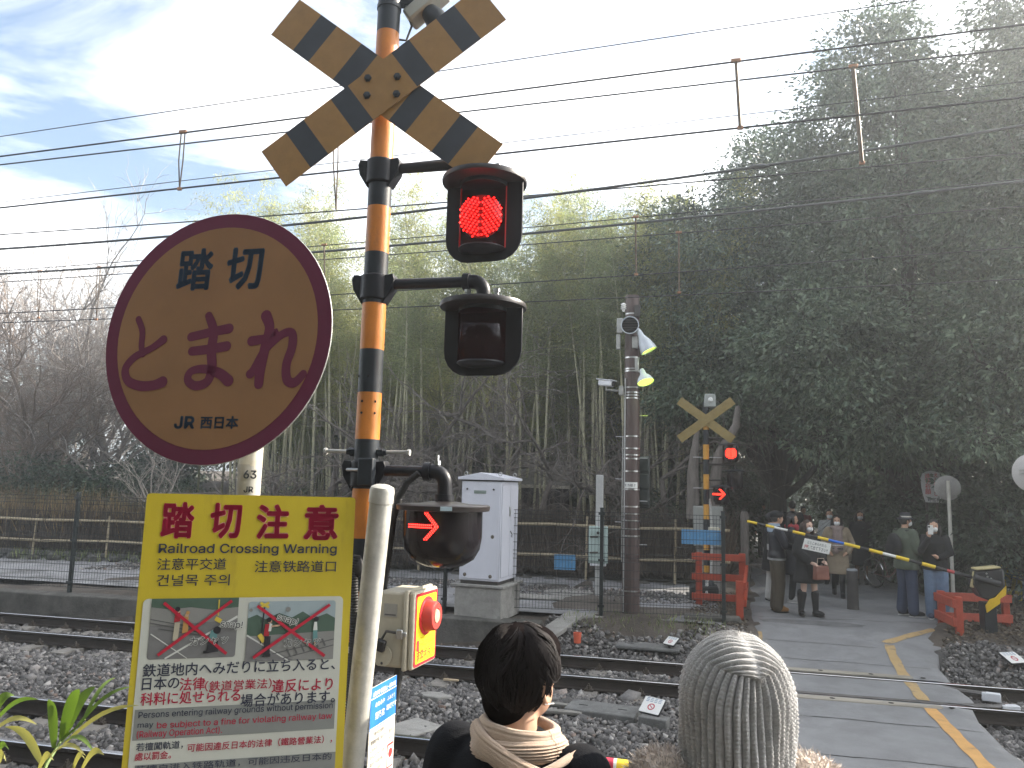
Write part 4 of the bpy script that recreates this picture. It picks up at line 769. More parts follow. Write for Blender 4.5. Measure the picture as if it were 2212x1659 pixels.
# CCTV camera
q = on_pole(1310, 828, -.15); l = thing('security_camera', 'white box security camera on a bracket left of the brown pole', 'camera', q); A = Matrix.Rotation(R(-28), 3, 'Z') @ Matrix.Rotation(R(8), 3, 'Y')
MB().box((0, 0, 0), (.27, .13, .10), rot=A).build('housing', white_paint, l, 0.5, 0.02); MB().box((0, 0, .058), (.33, .15, .014), rot=A).build('sun_shield', white_paint, l, 0.5, 0.004)
MB().lathe([(.045, 0), (.045, .02), (.03, .022), (0, .012)], 16, A @ Vector((.135, 0, 0)), ax=A @ Matrix.Rotation(R(90), 3, 'Y')).build('lens', black_plastic, l)
MB().tube([(0, 0, -.05), (0, 0, -.11), (.16, .1, -.12), (.28, .15, -.1)], .018, 8).build('bracket', grey_metal, l)
for vx, vy, w_, h_, lab in ((1339, 704, .10, .26, 'upper grey junction box on the left of the brown pole'), (1336, 739, .07, .26, 'lower narrow grey junction box on the left of the brown pole'), (1376, 788, .07, .24, 'pale narrow junction box right of the brown pole above the bell lamp'), (1342, 844, .08, .16, 'small grey box where the camera bracket joins the brown pole'), (1372, 740, .10, .2, 'small box between the two floodlights on the brown pole'), (1377, 672, .1, .2, 'dark fuse box near the top of the brown pole')):
    q = on_pole(vx, vy, -.12); o = MB().box((0, 0, 0), (w_, .09, h_)).build('junction_box', grey_metal if vy != 672 else dark_steel, None, 0.5, .008, q); tag(o, lab, 'junction box')
q = on_pole(1347, 661); o = MB().lathe([(.02, -.1), (.03, -.06), (.055, -.05), (.03, -.03), (.055, -.015), (.03, .005), (.05, .02), (.02, .05), (0, .05)], 14).build('insulator', white_print, None, loc=q); tag(o, 'white ribbed insulator near the top of the brown pole', 'insulator')
# dark signal head seen from behind, right of the pole
a_, b_ = at(1373, 985, PY + .15), at(1403, 1098, PY + .15)
t = thing('signal_head', 'tall dark signal head seen from behind, right of the brown pole', 'signal', (a_.x, PY + .15, b_.z)); hgt = a_.z - b_.z
dgreen = M('dark_green', (.022, .03, .028), .5)
MB().b2((0, 0, 0), (.24, .16, hgt)).build('case', dgreen, t, 0.5, .02)
for i in range(3): MB().b2((.02, -.03, .05 + i * hgt / 3.1), (.22, 0, .05 + i * hgt / 3.1 + .24)).build('door', dgreen, t, 0.5, .012)
MB().tube([(-.15, .05, hgt * .8), (.05, .08, hgt * .8)], .025, 8).build('bracket', dark_steel, t)

# -------- blue boards behind the mesh
blue_b = M('blue_board', (.10, .30, .55), .6, var=.12, scale=6, col2=(.30, .42, .52), c2=(.55, .75), c2scale=14)
for (x0, y0, x1, y1), lab in (((1198, 1197, 1243, 1232), 'small faded blue board hung on the mesh fence left of the meter box'), ((1472, 1143, 1558, 1178), 'larger faded blue board hung on the mesh fence by the far signal')):
    xm = at((x0 + x1) / 2, y0, 13).x; Y_ = fy(xm) + .05; A, B_ = at(x0, y0, Y_), at(x1, y1, Y_)
    o = MB().box((0, 0, 0), (B_.x - A.x, .006, A.z - B_.z)).build('blue_board', blue_b, None, 0.5, 0, ((A.x + B_.x) / 2, Y_, (A.z + B_.z) / 2)); o.rotation_euler = (0, 0, .1); tag(o, lab, 'board')

# -------- far crossing signal
led_red = M('led_red', (1.0, .022, .010), .4, var=0, emit=1.3)
FY = 15.6
def sig_band(z): return int(((z - .2) / .24) % 2)
p = at(1526, 1100, FY)
t = thing('crossing_signal', 'crossing signal on the far side with a plain yellow cross on a striped pole', 'crossing signal', (p.x, FY, 0.27), 0, 'crossing signals'); SX = p.x
zt = at(1526, 868, FY).z - .27
zs = list(np.arange(0.05, zt, .29)) + [zt]
MB().tube([(0, 0, z) for z in zs], .057, 16, ms=[(i % 2) for i in range(len(zs))]).build('pole', [black_paint, M('orange_pole', (.60, .30, .04), .5, var=.15)], t)
bx0, bx1, bz = at(1489, 1280, FY - .1), at(1552, 1280, FY - .1), .3
MB().b2((bx0.x - SX, -.25, -.1), (bx1.x - SX, .25, .26)).build('base', black_rubber, t, 0.5, .04); MB().lathe([(.17, .26), (.12, .32), (.09, .45), (.07, .5)], 14).build('flange', black_paint, t)
zc = at(1527, 908, FY).z - .27
for i, an in enumerate((37, -37)): MB().box((0, -.075 - .014 * i, zc), (1.28, .008, .17), rot=Matrix.Rotation(R(an), 3, 'Y')).build('crossbuck_board', M('cross_back', (.25, .18, .055), .6, var=.2, scale=10, col2=(.20, .17, .10), c2=(.5, .75), c2scale=20), t, 0.5)
for dz in (-.06, .06): MB().lathe([(.058, -.02), (.075, -.02), (.075, .02), (.058, .02)], 16, (0, 0, zc + dz)).build('clamp', black_paint, t)
q = at(1535, 861, FY - .1); MB().prism([(-.12, -.13), (.12, -.13), (.10, .13), (-.1, .13)], -.1, .1, Matrix.Translation((.08, 0, zt + .02)) @ Matrix.Rotation(R(90), 4, 'X')).build('horn_speaker', M('horn_grey', (.33, .35, .33), .6), t, 0.5, .02)
MB().lathe([(.05, 0), (.03, .02), (0, .02)], 14, (.09, -.11, zt + .03), ax=Matrix.Rotation(R(90), 3, 'X')).build('horn_mouth', white_print, t)
def chevron_leds(mb, T, rad, rows, dot):
    for i in range(-rows, rows + 1):
        for j in range(-rows, rows + 1):
            x = (i + .5 if abs(j) % 2 else i) * rad / rows; y = j * rad / rows * .9 + abs(x) * .35 - rad * .15
            if x * x + y * y < rad * rad and abs(x) > rad * .04: mb.lathe([(dot, 0), (dot * .7, dot * .5), (0, dot * .7)], 6, T @ Vector((x, y, 0)), ax=T.to_3x3())
def far_lamp(vx, vy, lit, r_):
    q = at(vx, vy, FY - .05); c = Vector((q.x - SX, -.05, q.z - .27)); b = MB()
    MB().lathe([(.19, .16), (.2, .165), (.2, .18), (.06, .21), (0, .21)], 20, c).build('lamp_cap', black_paint, t); cs = MB().lathe([(.0, -.17), (.12, -.17), (.15, -.1), (.15, .16), (0, .16)], 20, c).build('lamp_case', M('smoked_glass', (.012, .010, .012), .12, var=0), t)
    T = plate_matrix(c + Vector((0, -.155, 0)), (1, 0, 0), (0, 0, 1))
    if lit == 'disc': chevron_leds(b, T, r_, 6, .0105)
    if lit == 'arrow': arrow_leds(b, T @ Matrix.Translation((-.05, .03, 0)), .22, .0105)
    if b.v: b.build('led_display', led_red, cs)['kind'] = 'stuff'
    MB().tube([(0.05, 0, c.z + .3), (c.x, 0, c.z + .3), (c.x, 0, c.z + .2)], .024, 8).build('lamp_arm', dark_steel, t)
def arrow_leds(mb, T, ln, dot):
    pts = []
    for i in range(12):
        for s_ in (-.5, .5): pts.append((-ln * .5 + i * ln / 14, s_ * ln * .075))
    for i in range(8):
        for s_ in (-1, 1):
            for o_ in (0, 1): pts.append((ln * .5 - i * ln * .052 - o_ * ln * .085, s_ * (i * ln * .055 + ln * .02)))
    for x, y in pts: mb.lathe([(dot, 0), (dot * .7, dot * .5), (0, dot * .7)], 6, T @ Vector((x, y, 0)), ax=T.to_3x3())
far_lamp(1578, 980, 'disc', .105); far_lamp(1588, 1037, None, 0); far_lamp(1558, 1071, 'arrow', 0)
MB().tube([(.07, -.02, 1.9), (.10, -.06, 1.0), (.08, -.06, .5), (.0, -.12, .35), (-.02, -.3, .05), (-.15, -.6, .0)], .03, 8).build('conduit', grey_metal, t)
for dz in (.9, 1.5, 2.1): MB().tube([(-.25, 0, dz + .6), (.3, 0, dz + .6)], .008, 6).build('step_bolt', steel, t)
A, B_ = at(1498, 1093, FY + .5), at(1563, 1182, FY + .5)
g2 = thing('control_box', 'grey steel control box behind the far striped pole', 'control box', (A.x, FY + .5, 0.25)); gb = M('box_grey', (.36, .37, .35), .5, var=.1, col2=(.2, .19, .17), c2=(.6, .8))
MB().b2((0, 0, B_.z - .25), (B_.x - A.x, .3, A.z - .25)).build('case', gb, g2, 0.5, .01); MB().b2((.03, -.014, B_.z - .22), ((B_.x - A.x) * .55, -.001, A.z - .28)).build('door', gb, g2, 0.5, .005); MB().b2((.05, .08, 0), (B_.x - A.x - .05, .22, B_.z - .25)).build('pedestal', concrete, g2, 0.5)
q = at(1542, 1156, FY - .1); g2 = thing('button_box', 'small cream emergency button box on the far striped pole', 'button box', q); MB().box((0, 0, 0), (.2, .12, .3)).build('case', M('cream_case', (.55, .52, .42), .5), g2, 0.5, .01); MB().box((.102, 0, 0), (.006, .1, .26)).build('yellow_face', yellow_paint, g2, 0.5); MB().lathe([(.04, 0), (.04, .03), (0, .035)], 14, (.105, 0, .04), ax=Matrix.Rotation(R(90), 3, 'Y')).build('button', red_print, g2)

# -------- red wooden fences
def rails(t, posts, rails_, pw=.115, rh=.12):
    l = t.location
    for (x, y, z0, z1) in posts: wb(MB().b2((x - pw / 2, y - pw / 2, z0), (x + pw / 2, y + pw / 2, z1)), 'post', red_fence_paint, t, 0.5, .006)
    for a, b_ in rails_: wb(MB().bar(a, b_, .05, rh), 'rail', red_fence_paint, t, 0.5, .006)
t = thing('red_fence', 'vermilion wooden fence around the far signal at the left of the road', 'fence', (.9, 14.5, .2), 0, 'red wooden fences')
A = at(1500, 1196, 15.0); ztop = A.z; xb = at(1603, 1200, 15.0).x; nz_ = gr(1598, 1329, .27)
n_top = at(1598, 1255, nz_.y).z
rails(t, [(xb, 15.0, .2, ztop + .04), (A.x + .08, 15.0, .2, ztop + .03), (nz_.x, nz_.y, .2, n_top)],
      [((A.x - .05, 14.93, ztop - .04), (xb + .05, 14.93, ztop - .04)), ((A.x - .05, 14.93, ztop - .40), (xb + .05, 14.93, ztop - .40)), ((A.x - .05, 14.93, ztop - .76), (xb + .05, 14.93, ztop - .76)),
       ((nz_.x + .08, nz_.y - .04, n_top - .08), (xb + .085, 15.05, n_top + .1)), ((nz_.x + .08, nz_.y - .04, n_top - .36), (xb + .085, 15.05, n_top - .2))])
t = thing('red_fence', 'low vermilion wooden fence around the barrier machine at the right', 'fence', (4.5, 14, .2), 0, 'red wooden fences')
a1, a2, a3 = gr(2073, 1369, .27), gr(2035, 1346, .27), gr(2174, 1348, .27); t1 = at(2073, 1289, a1.y).z; t2 = at(2035, 1276, a2.y).z; t3 = at(2174, 1284, a3.y).z
rails(t, [(a1.x, a1.y, .1, t1), (a2.x, a2.y, .1, t2), (a3.x, a3.y, .1, t3)],
      [((a1.x - .075, a1.y - .06, t1 - .10), (a2.x - .07, a2.y + .06, t2 - .10)), ((a1.x - .075, a1.y - .06, t1 - .38), (a2.x - .07, a2.y + .06, t2 - .38)), ((a2.x - .06, a2.y - .075, t2 - .08), (a3.x + .06, a3.y - .085, t3 - .06)), ((a2.x - .06, a2.y - .075, t2 - .40), (a3.x + .06, a3.y - .085, t3 - .38))], .10, .13)

# -------- barrier machine with arm and hand written sign
m0 = gr(2137, 1364, .27)
t = thing('barrier_machine', 'black barrier machine inside the right red fence with its banded arm lowered across the road', 'barrier', (m0.x, m0.y, .2)); MY = m0.y
def L2(vx, vy, dy=0): return at(vx, vy, MY + dy)
bp = L2(2120, 1314), L2(2150, 1365)
wb(MB().b2((bp[0].x, MY - .12, .1), (bp[1].x, MY + .12, bp[0].z + .1)), 'pedestal', black_paint, t, 0.5, .01)
poly = [(2100, 1232), (2160, 1226), (2165, 1275), (2132, 1296), (2112, 1288), (2098, 1262)]
pp = [L2(*q) for q in poly]; wb(MB().prism([(q.x, q.z) for q in pp][::-1], -.16, .16, Matrix(((1, 0, 0, 0), (0, 0, 1, MY), (0, 1, 0, 0), (0, 0, 0, 1)))), 'gear_case', black_plastic, t, 0.5, .03)
q0, q1 = L2(2100, 1229), L2(2152, 1225); wb(MB().bar(q0 - Vector((0, .06, -.01)), q1 - Vector((0, .06, -.01)), .25, .03), 'top_cover', M('cream_cover', (.55, .47, .25), .5), t, 0.5, .01)
wb(MB().bar(L2(2097, 1268) + Vector((0, -.05, 0)), L2(2103, 1234) + Vector((0, -.05, 0)), .05, .06), 'side_cover', MATS['cream_cover'], t, 0.5, .01)
k_ = [L2(2160, 1270, -.2), L2(2136, 1290, -.2), L2(2128, 1302, -.2), L2(2122, 1318, -.2)]
wb(MB().prism([(L2(x, y).x, L2(x, y).z) for x, y in [(2163, 1262), (2163, 1282), (2150, 1290), (2150, 1300), (2122, 1320), (2119, 1304), (2128, 1291), (2140, 1287)]], .17, .20, Matrix(((1, 0, 0, 0), (0, 0, -1, MY), (0, 1, 0, 0), (0, 0, 0, 1)))), 'yellow_bracket', yellow_paint, t, 0.5, .006)
for vx, vy in ((2131, 1239), (2133, 1246), (2126, 1250), (2141, 1250)): wb(MB().lathe([(.016, 0), (.012, .01), (0, .012)], 10, L2(vx, vy, -.165), ax=Matrix.Rotation(R(90), 3, 'X')), 'bolt', steel, t)
wb(MB().tube([L2(2104, 1247, -.22), L2(2160, 1262, -.22)], .05, 10), 'arm_hub', black_plastic, t)
# arm
AY = MY - .05
stops = [(1614, 'y'), (1635, 'k'), (1654, 'y'), (1672, 'w'), (1701, 'k'), (1712, 'y'), (1739, 'k'), (1766, 'y'), (1789, 'b'), (1823, 'y'), (1857, 'k'), (1877, 'y'), (1906, 'w'), (1935, 'y'), (1963, 'k'), (1991, 'y'), (2020, 'k'), (2045, 'r'), (2061, 'k'), (2110, 'k')]
def arm_y(vx): return 1126 + (vx - 1614) * (1248 - 1126) / (2103 - 1614) - 4 * math.sin(math.pi * (vx - 1614) / 490)
P0 = at(1614, 1126, AY)
arm = wb(MB().tube([at(1612, arm_y(1612), AY), at(1860, arm_y(1860), AY), at(2112, arm_y(2112), AY)], [.012, .016, .02], 8), 'barrier_arm', dark_steel, t); arm['label'] = 'lowered arm banded black and yellow with white and blue'
am = {'y': M('arm_yellow', (.78, .55, .03), .45, var=.06), 'k': M('arm_black', (.03, .03, .032), .5), 'w': white_print, 'b': M('arm_blue', (.03, .16, .65), .5), 'r': M('arm_red', (.45, .06, .06), .5)}
for (x0, c0_), (x1, _) in zip(stops, stops[1:]):
    r_ = .017 + .010 * (x0 - 1614) / 490 + (.004 if c0_ == 'y' else 0); wb(MB().tube([at(x0, arm_y(x0), AY), at(x1, arm_y(x1), AY)], [r_, r_ + .001], 12), 'band', am[c0_], t).parent = arm
S = [at(x, y, AY - .03) for x, y in ((1737, 1162), (1793, 1173), (1791, 1198), (1732, 1185))]
t = thing('hanging_sign', 'white hand lettered sign hanging from the far barrier arm', 'sign', S[3]); T0 = plate_matrix(S[3], S[2] - S[3], S[0] - S[3]); wS = (S[2] - S[3]).length; hS = (S[0] - S[3]).length; T = shift(T0, t)
MB().prism([(0, 0), (wS, 0), (wS, hS), (.01, hS)], -.004, 0, T).build('board', white_print, t, 0.5)
lettering(t, 'とじこめられたら', hS * .3, wS * .16, hS * .58, black_print, T, bold=.008, width=wS * .68)
lettering(t, '押', hS * .36, wS * .06, hS * .16, M('red_marker', (.5, .05, .06), .6, var=0), T, bold=.01); lettering(t, 'して出て下さい!!', hS * .36, wS * .2, hS * .16, black_print, T, bold=.008, width=wS * .72)

# -------- bollard
q = gr(1843, 1316, .27); o = MB().lathe([(.115, -.02), (.105, .0), (.098, .02), (.095, .68), (.09, .70), (.08, .715), (0, .72)], 24, ms=[0, 0, 0, 1, 1, 1]).build('bollard', [M('bollard_grey', (.055, .05, .048), .55, var=.25, col2=(.11, .1, .09), c2=(.55, .8)), M('bollard_top', (.30, .32, .34), .5)], None, 0.7, 0, q); tag(o, 'dark bollard standing in the middle of the far road', 'bollard')

# -------- road signs in the shade at the right
q = at(2047, 1054, 16.6); t = thing('traffic_sign', 'round traffic sign seen from behind on a pale post above the phone holding person', 'traffic sign', (q.x, 16.6, .25)); ax = Matrix.Rotation(R(90), 3, 'X')
MB().lathe([(0, -.002), (.235, -.002), (.24, 0), (.235, .004), (0, .004)], 28, (0, 0, q.z - .25), ax=ax).build('disc', M('sign_back', (.30, .29, .28), .5, .3, var=.2), t)
MB().tube([(0, -.04, 0), (0, -.04, q.z - .25 + .14)], .035, 10).build('post', M('post_cream', (.55, .53, .47), .5, var=.15), t)
q = at(2233, 1022, 13.2); t = thing('traffic_sign', 'large pale round traffic sign cut by the right edge, seen from behind', 'traffic sign', (q.x, 13.2, .25))
MB().lathe([(0, -.002), (.295, -.002), (.30, 0), (.295, .004), (0, .004)], 32, (0, 0, q.z - .25), ax=ax).build('disc', M('sign_back_pale', (.52, .50, .49), .5, .2, var=.1), t)
for dz in (-.02, .03): MB().b2((-.2, -.025, q.z - .25 + dz), (.2, -.006, q.z - .25 + dz + .02)).build('bracket', grey_metal, t, 0.5)
MB().tube([(0, -.06, -.1), (0, -.06, q.z)], .03, 10).build('post', grey_metal, t)
A, B_ = at(1988, 1016, 17.4), at(2037, 1086, 17.4)
t = thing('shrine_signboard', 'white scalloped shrine signboard with red brush lettering among the leaves', 'signboard', (A.x, 17.4, B_.z)); ww, hh = B_.x - A.x, A.z - B_.z; T = plate_matrix((0, 0, 0), (1, 0, 0), (0, 0, 1))
MB().prism([(ww * x, hh * y) for x, y in ((.2, 0), (.96, .0), (1.0, .3), (.96, .75), (.9, .93), (.7, .97), (.5, 1.0), (.3, .97), (.1, .9), (0, .75), (.03, .45), (.1, .2))], -.02, 0, T).build('board', M('sign_white', (.42, .42, .42), .6, var=.12), t, 0.5)
rp_ = M('brush_red', (.38, .05, .05), .6, var=0)
for i, ch in enumerate('えんむすび'): lettering(t, ch, hh * .17, ww * .58, hh * (.80 - i * .145), rp_, T, bold=.012)
for i, ch in enumerate('進学祈願'): lettering(t, ch, hh * .18, ww * .18, hh * (.76 - i * .165), rp_, T, bold=.012)
lettering(t, '野宮神社', hh * .125, ww * .28, hh * .04, black_print, T, bold=.015)
for s_ in (.25, .75): MB().tube([(ww * s_, .05, -B_.z + .25), (ww * s_, .05, hh * .9)], .03, 8).build('post', bark_dark, t)
A, B_ = at(2134, 1141, 17.0), at(2156, 1158, 17.0)
t = thing('wooden_notice', 'small weathered wooden notice on a thin post in the shade at right', 'notice', (A.x, 17.0, .25)); MB().b2((0, 0, B_.z - .25), (B_.x - A.x, .03, A.z - .25)).build('board', M('notice_wood', (.14, .12, .11), .8, var=.3), t, 0.5, .004); MB().b2((.06, -.006, B_.z - .2), (B_.x - A.x - .03, -.002, A.z - .33)).build('faded_print', M('notice_print', (.27, .26, .24), .7, var=.3, scale=20), t, 0); MB().tube([((B_.x - A.x) * .8, .04, -.1), ((B_.x - A.x) * .8, .04, A.z - .3)], .016, 6).build('post', grey_metal, t)
# -------- yellow plastic barricade at the right edge
q = gr(2190, 1302, .27); t = thing('plastic_barricade', 'yellow plastic barricade at the right edge behind the barrier machine', 'barricade', (q.x, q.y, .25), R(15)); py = M('plastic_yellow', (.58, .47, .06), .5, var=.1)
for x in (-.17, .17): MB().bar((x, .05, 0), (x * .9, .0, .78), .07, .04).build('leg', py, t, 0.5, .01); MB().bar((x, .35, 0), (x * .9, .05, .75), .06, .04).build('rear_leg', py, t, 0.5, .01)
MB().box((0, -.03, .62), (.48, .03, .30)).build('panel', py, t, 0.5, .015)
for x in (-.13, .13): MB().box((x, -.047, .68), (.08, .006, .03)).build('slot', black_plastic, t, 0.5)
MB().box((0, .0, .22), (.36, .03, .06)).build('brace', py, t, 0.5, .01)

# -------- small things in and by the ballast
lid_m = M('trough_lid', (.16, .16, .155), .9, var=.3, scale=7, bump=.4, col2=(.08, .08, .075), c2=(.5, .75))
def slot_lid(label, c, dx, dy, h_, rz, tilt=0.0):
    t = thing('trough_lid', label, 'trough lid', c, rz); t.rotation_euler = (tilt, 0, rz); MB().box((0, 0, 0), (dx, dy, h_)).build('slab', lid_m, t, 0.5, .015)
    for s_ in (-.28, .28): MB().box((dx * s_, 0, h_ / 2 + .001), (.10, .02, .004)).build('lifting_slot', hole_m, t, 0)
q = gr(1302, 1535, -.1); slot_lid('grey concrete trough lid with two slots lying on the ballast', (q.x, q.y, -.11), .78, .42, .09, -.12)
q = gr(1400, 1404, -.05); slot_lid('flat concrete cable lid set into the ballast beyond the far track', (q.x, q.y, 0.0), .92, .42, .05, -.05)
q = gr(1413, 1565, -.12); o = MB().box((0, 0, 0), (.30, .16, .14)).build('concrete_block', lid_m, None, 0.5, .012, (q.x, q.y, -.11)); o.rotation_euler = (0, 0, -.2); tag(o, 'small concrete block on the ballast under the white notice plate', 'block')
q = gr(935, 1503, -.1); o = MB().prism([(-.22, -.05), (.1, -.12), (.24, 0), (.05, .12), (-.1, .1)], -.05, .05).build('stone', concrete, None, 0.5, .012, (q.x, q.y, -.13)); tag(o, 'pale broken stone lying on the ballast right of the button box', 'stone')
q = gr(875, 1575, -.12); o = MB().box((0, 0, 0), (.42, .7, .07)).build('concrete_slab', concrete, None, 0.5, .012, (q.x, q.y, -.15)); o.rotation_euler = (0, 0, -.5); tag(o, 'tilted grey slab beside the near rail right of the small notice', 'slab')
for i, (vx, vy, ln, rz) in enumerate([(1230, 1525, .55, -.06), (1215, 1540, .42, .15)]):
    q = gr(vx, vy, -.1); o = MB().box((0, 0, 0), (ln, .09, .03)).build('plank', M('plank_grey', (.21, .2, .18), .9, var=.3, stretch=(.5, 6, 6), bump=.3), None, 0.5, .004, (q.x, q.y, -.10 + i * .01)); o.rotation_euler = (0, .03, rz); tag(o, ['longer weathered plank beside the slotted lid', 'short weathered plank lying skewed in front of the longer one'][i], 'plank')
q = gr(860, 1518, -.12); tag(MB().box((0, 0, 0), (.2, .05, .02)).build('plank', M('plank_tan', (.42, .33, .22), .8), None, 0.5, .003, (q.x + .25, q.y + 1.2, -.13)), 'small tan wood scrap on the ballast between the tracks', 'plank')
q = gr(1247, 1396, -.05); o = MB().lathe([(.0, 0), (.052, 0), (.062, .15), (.055, .15), (.048, .01), (0, .01)], 18).build('marker_cup', M('cup_red', (.62, .12, .06), .55, var=.06), None, 0.7, 0, (q.x, q.y, .0)); tag(o, 'small orange red marker cup standing in the far ballast', 'marker')
def notice_plate(label, vx, vy, z, w_, h_, yaw, tilt):
    q = gr(vx, vy, z); t = thing('notice_plate', label, 'notice plate', (q.x, q.y, z - .12), yaw, 'no entry notice plates between the rails')
    T = Matrix.Translation((0, 0, .12)) @ Matrix.Rotation(tilt, 4, 'X') @ Matrix.Translation((-w_ / 2, 0, 0)); MB().prism(rrect(0, 0, w_, h_, .012), -.03, 0, T, 1, 0).build('plate', [white_print, black_plastic], t, 0.5); MB().prism(rrect(.006, .006, w_ - .006, h_ - .006, .01), .0, .0015, T).build('face', white_print, t, 0)
    o = MB().lathe([(w_ * .17, 0), (w_ * .17, .0008), (w_ * .12, .0008), (w_ * .12, 0)], 24, (0, 0, 0), caps=False); o.v = [tuple(T @ Vector((x + w_ * .5, y + h_ * .4, z_ + .002))) for x, y, z_ in o.v]; o.build('red_ring', red_print, t, 0)
    MB().add([T @ Vector(v_) for v_ in ((w_ * .40, h_ * .46, .0032), (w_ * .43, h_ * .49, .0032), (w_ * .60, h_ * .34, .0032), (w_ * .57, h_ * .31, .0032))], [(3, 2, 1, 0)]).build('red_bar', red_print, t, 0)
    b = MB()
    for i in range(3):
        for j in range(4): b.add([T @ Vector((w_ * (.12 + .2 * j) + dx, h_ * (.90 - .1 * i) + dy, .002)) for dx, dy in ((0, 0), (w_ * .15, 0), (w_ * .15, h_ * .05), (0, h_ * .05))], [(0, 1, 2, 3)])
    b.build('small_print', M('print_blue_grey', (.25, .32, .42), .6, var=0), t, 0)['kind'] = 'stuff'
    MB().tube([(0, .03, 0), (0, .03, .12)], .02, 8).build('stake', black_plastic, t)
notice_plate('white prohibition plate with red ring tilted on the ballast between the tracks', 1400, 1540, -.02, .24, .2, R(-28), R(38))
notice_plate('small white prohibition plate lying in the far ballast by the road', 1443, 1392, .08, .2, .16, R(-40), R(35))
notice_plate('white prohibition plate at the right edge of the far bank', 2203, 1432, .12, .28, .22, R(30), R(28))
q = gr(1228, 1281, .262); t = thing('manhole', 'round manhole cover in the yard behind the mesh fence', 'manhole', (q.x, q.y, .262)); MB().lathe([(.48, -.02), (.48, .02), (.40, .025), (.40, .015), (0, .018)], 32).build('cover', concrete, t)
# -------- wooden shed behind the brushwood fence
A, B_ = at(1095, 1030, 21.5), at(1212, 1030, 21.5); t = thing('shed', 'dark wooden shed with pale eaves behind the brushwood fence', 'shed', (A.x, 21.5, .3)); ww = B_.x - A.x
MB().b2((0, .1, 0), (ww, 2.2, 2.05)).build('wall', M('shed_wood', (.03, .024, .02), .85, var=.3), t, 0.5)
MB().add([(-.3, -.35, 2.05), (ww + .3, -.35, 2.05), (ww + .3, 1.2, 2.75), (-.3, 1.2, 2.75), (-.3, 2.6, 2.05), (ww + .3, 2.6, 2.05), (-.3, -.35, 2.0), (ww + .3, -.35, 2.0), (ww + .3, 1.2, 2.70), (-.3, 1.2, 2.7), (-.3, 2.6, 2.0), (ww + .3, 2.6, 2.0)], [(0, 1, 2, 3), (3, 2, 5, 4), (7, 6, 9, 8), (8, 9, 10, 11), (0, 6, 7, 1), (4, 5, 11, 10), (0, 3, 9, 6), (3, 4, 10, 9), (1, 7, 8, 2), (2, 8, 11, 5)]).build('roof', M('shed_roof', (.20, .19, .17), .8, var=.3), t, 0.5)
MB().b2((-.3, -.37, 1.97), (ww + .3, -.355, 2.06)).build('eaves_board', M('eaves', (.42, .38, .30), .7), t, 0.5)
for i in range(8): MB().b2((ww * i / 7 - .03, .04, 0), (ww * i / 7 + .03, .096, 2.0)).build('post', M('shed_post', (.09, .075, .06), .85), t, 0.5)
# two hewn stakes flanking the path
for vx, y0_, lab in ((1608, 1105, 'grey hewn stake at the left of the path beside the far lamps'),):
    q = at(vx, y0_, 16.8); o = MB().tube([(0, 0, 0), (0, 0, q.z - .3), (0, 0, q.z - .25)], [.085, .08, .06], 10).build('stake', bark_grey, None, 0.9, 0, (q.x, 16.8, .25)); tag(o, lab, 'stake')
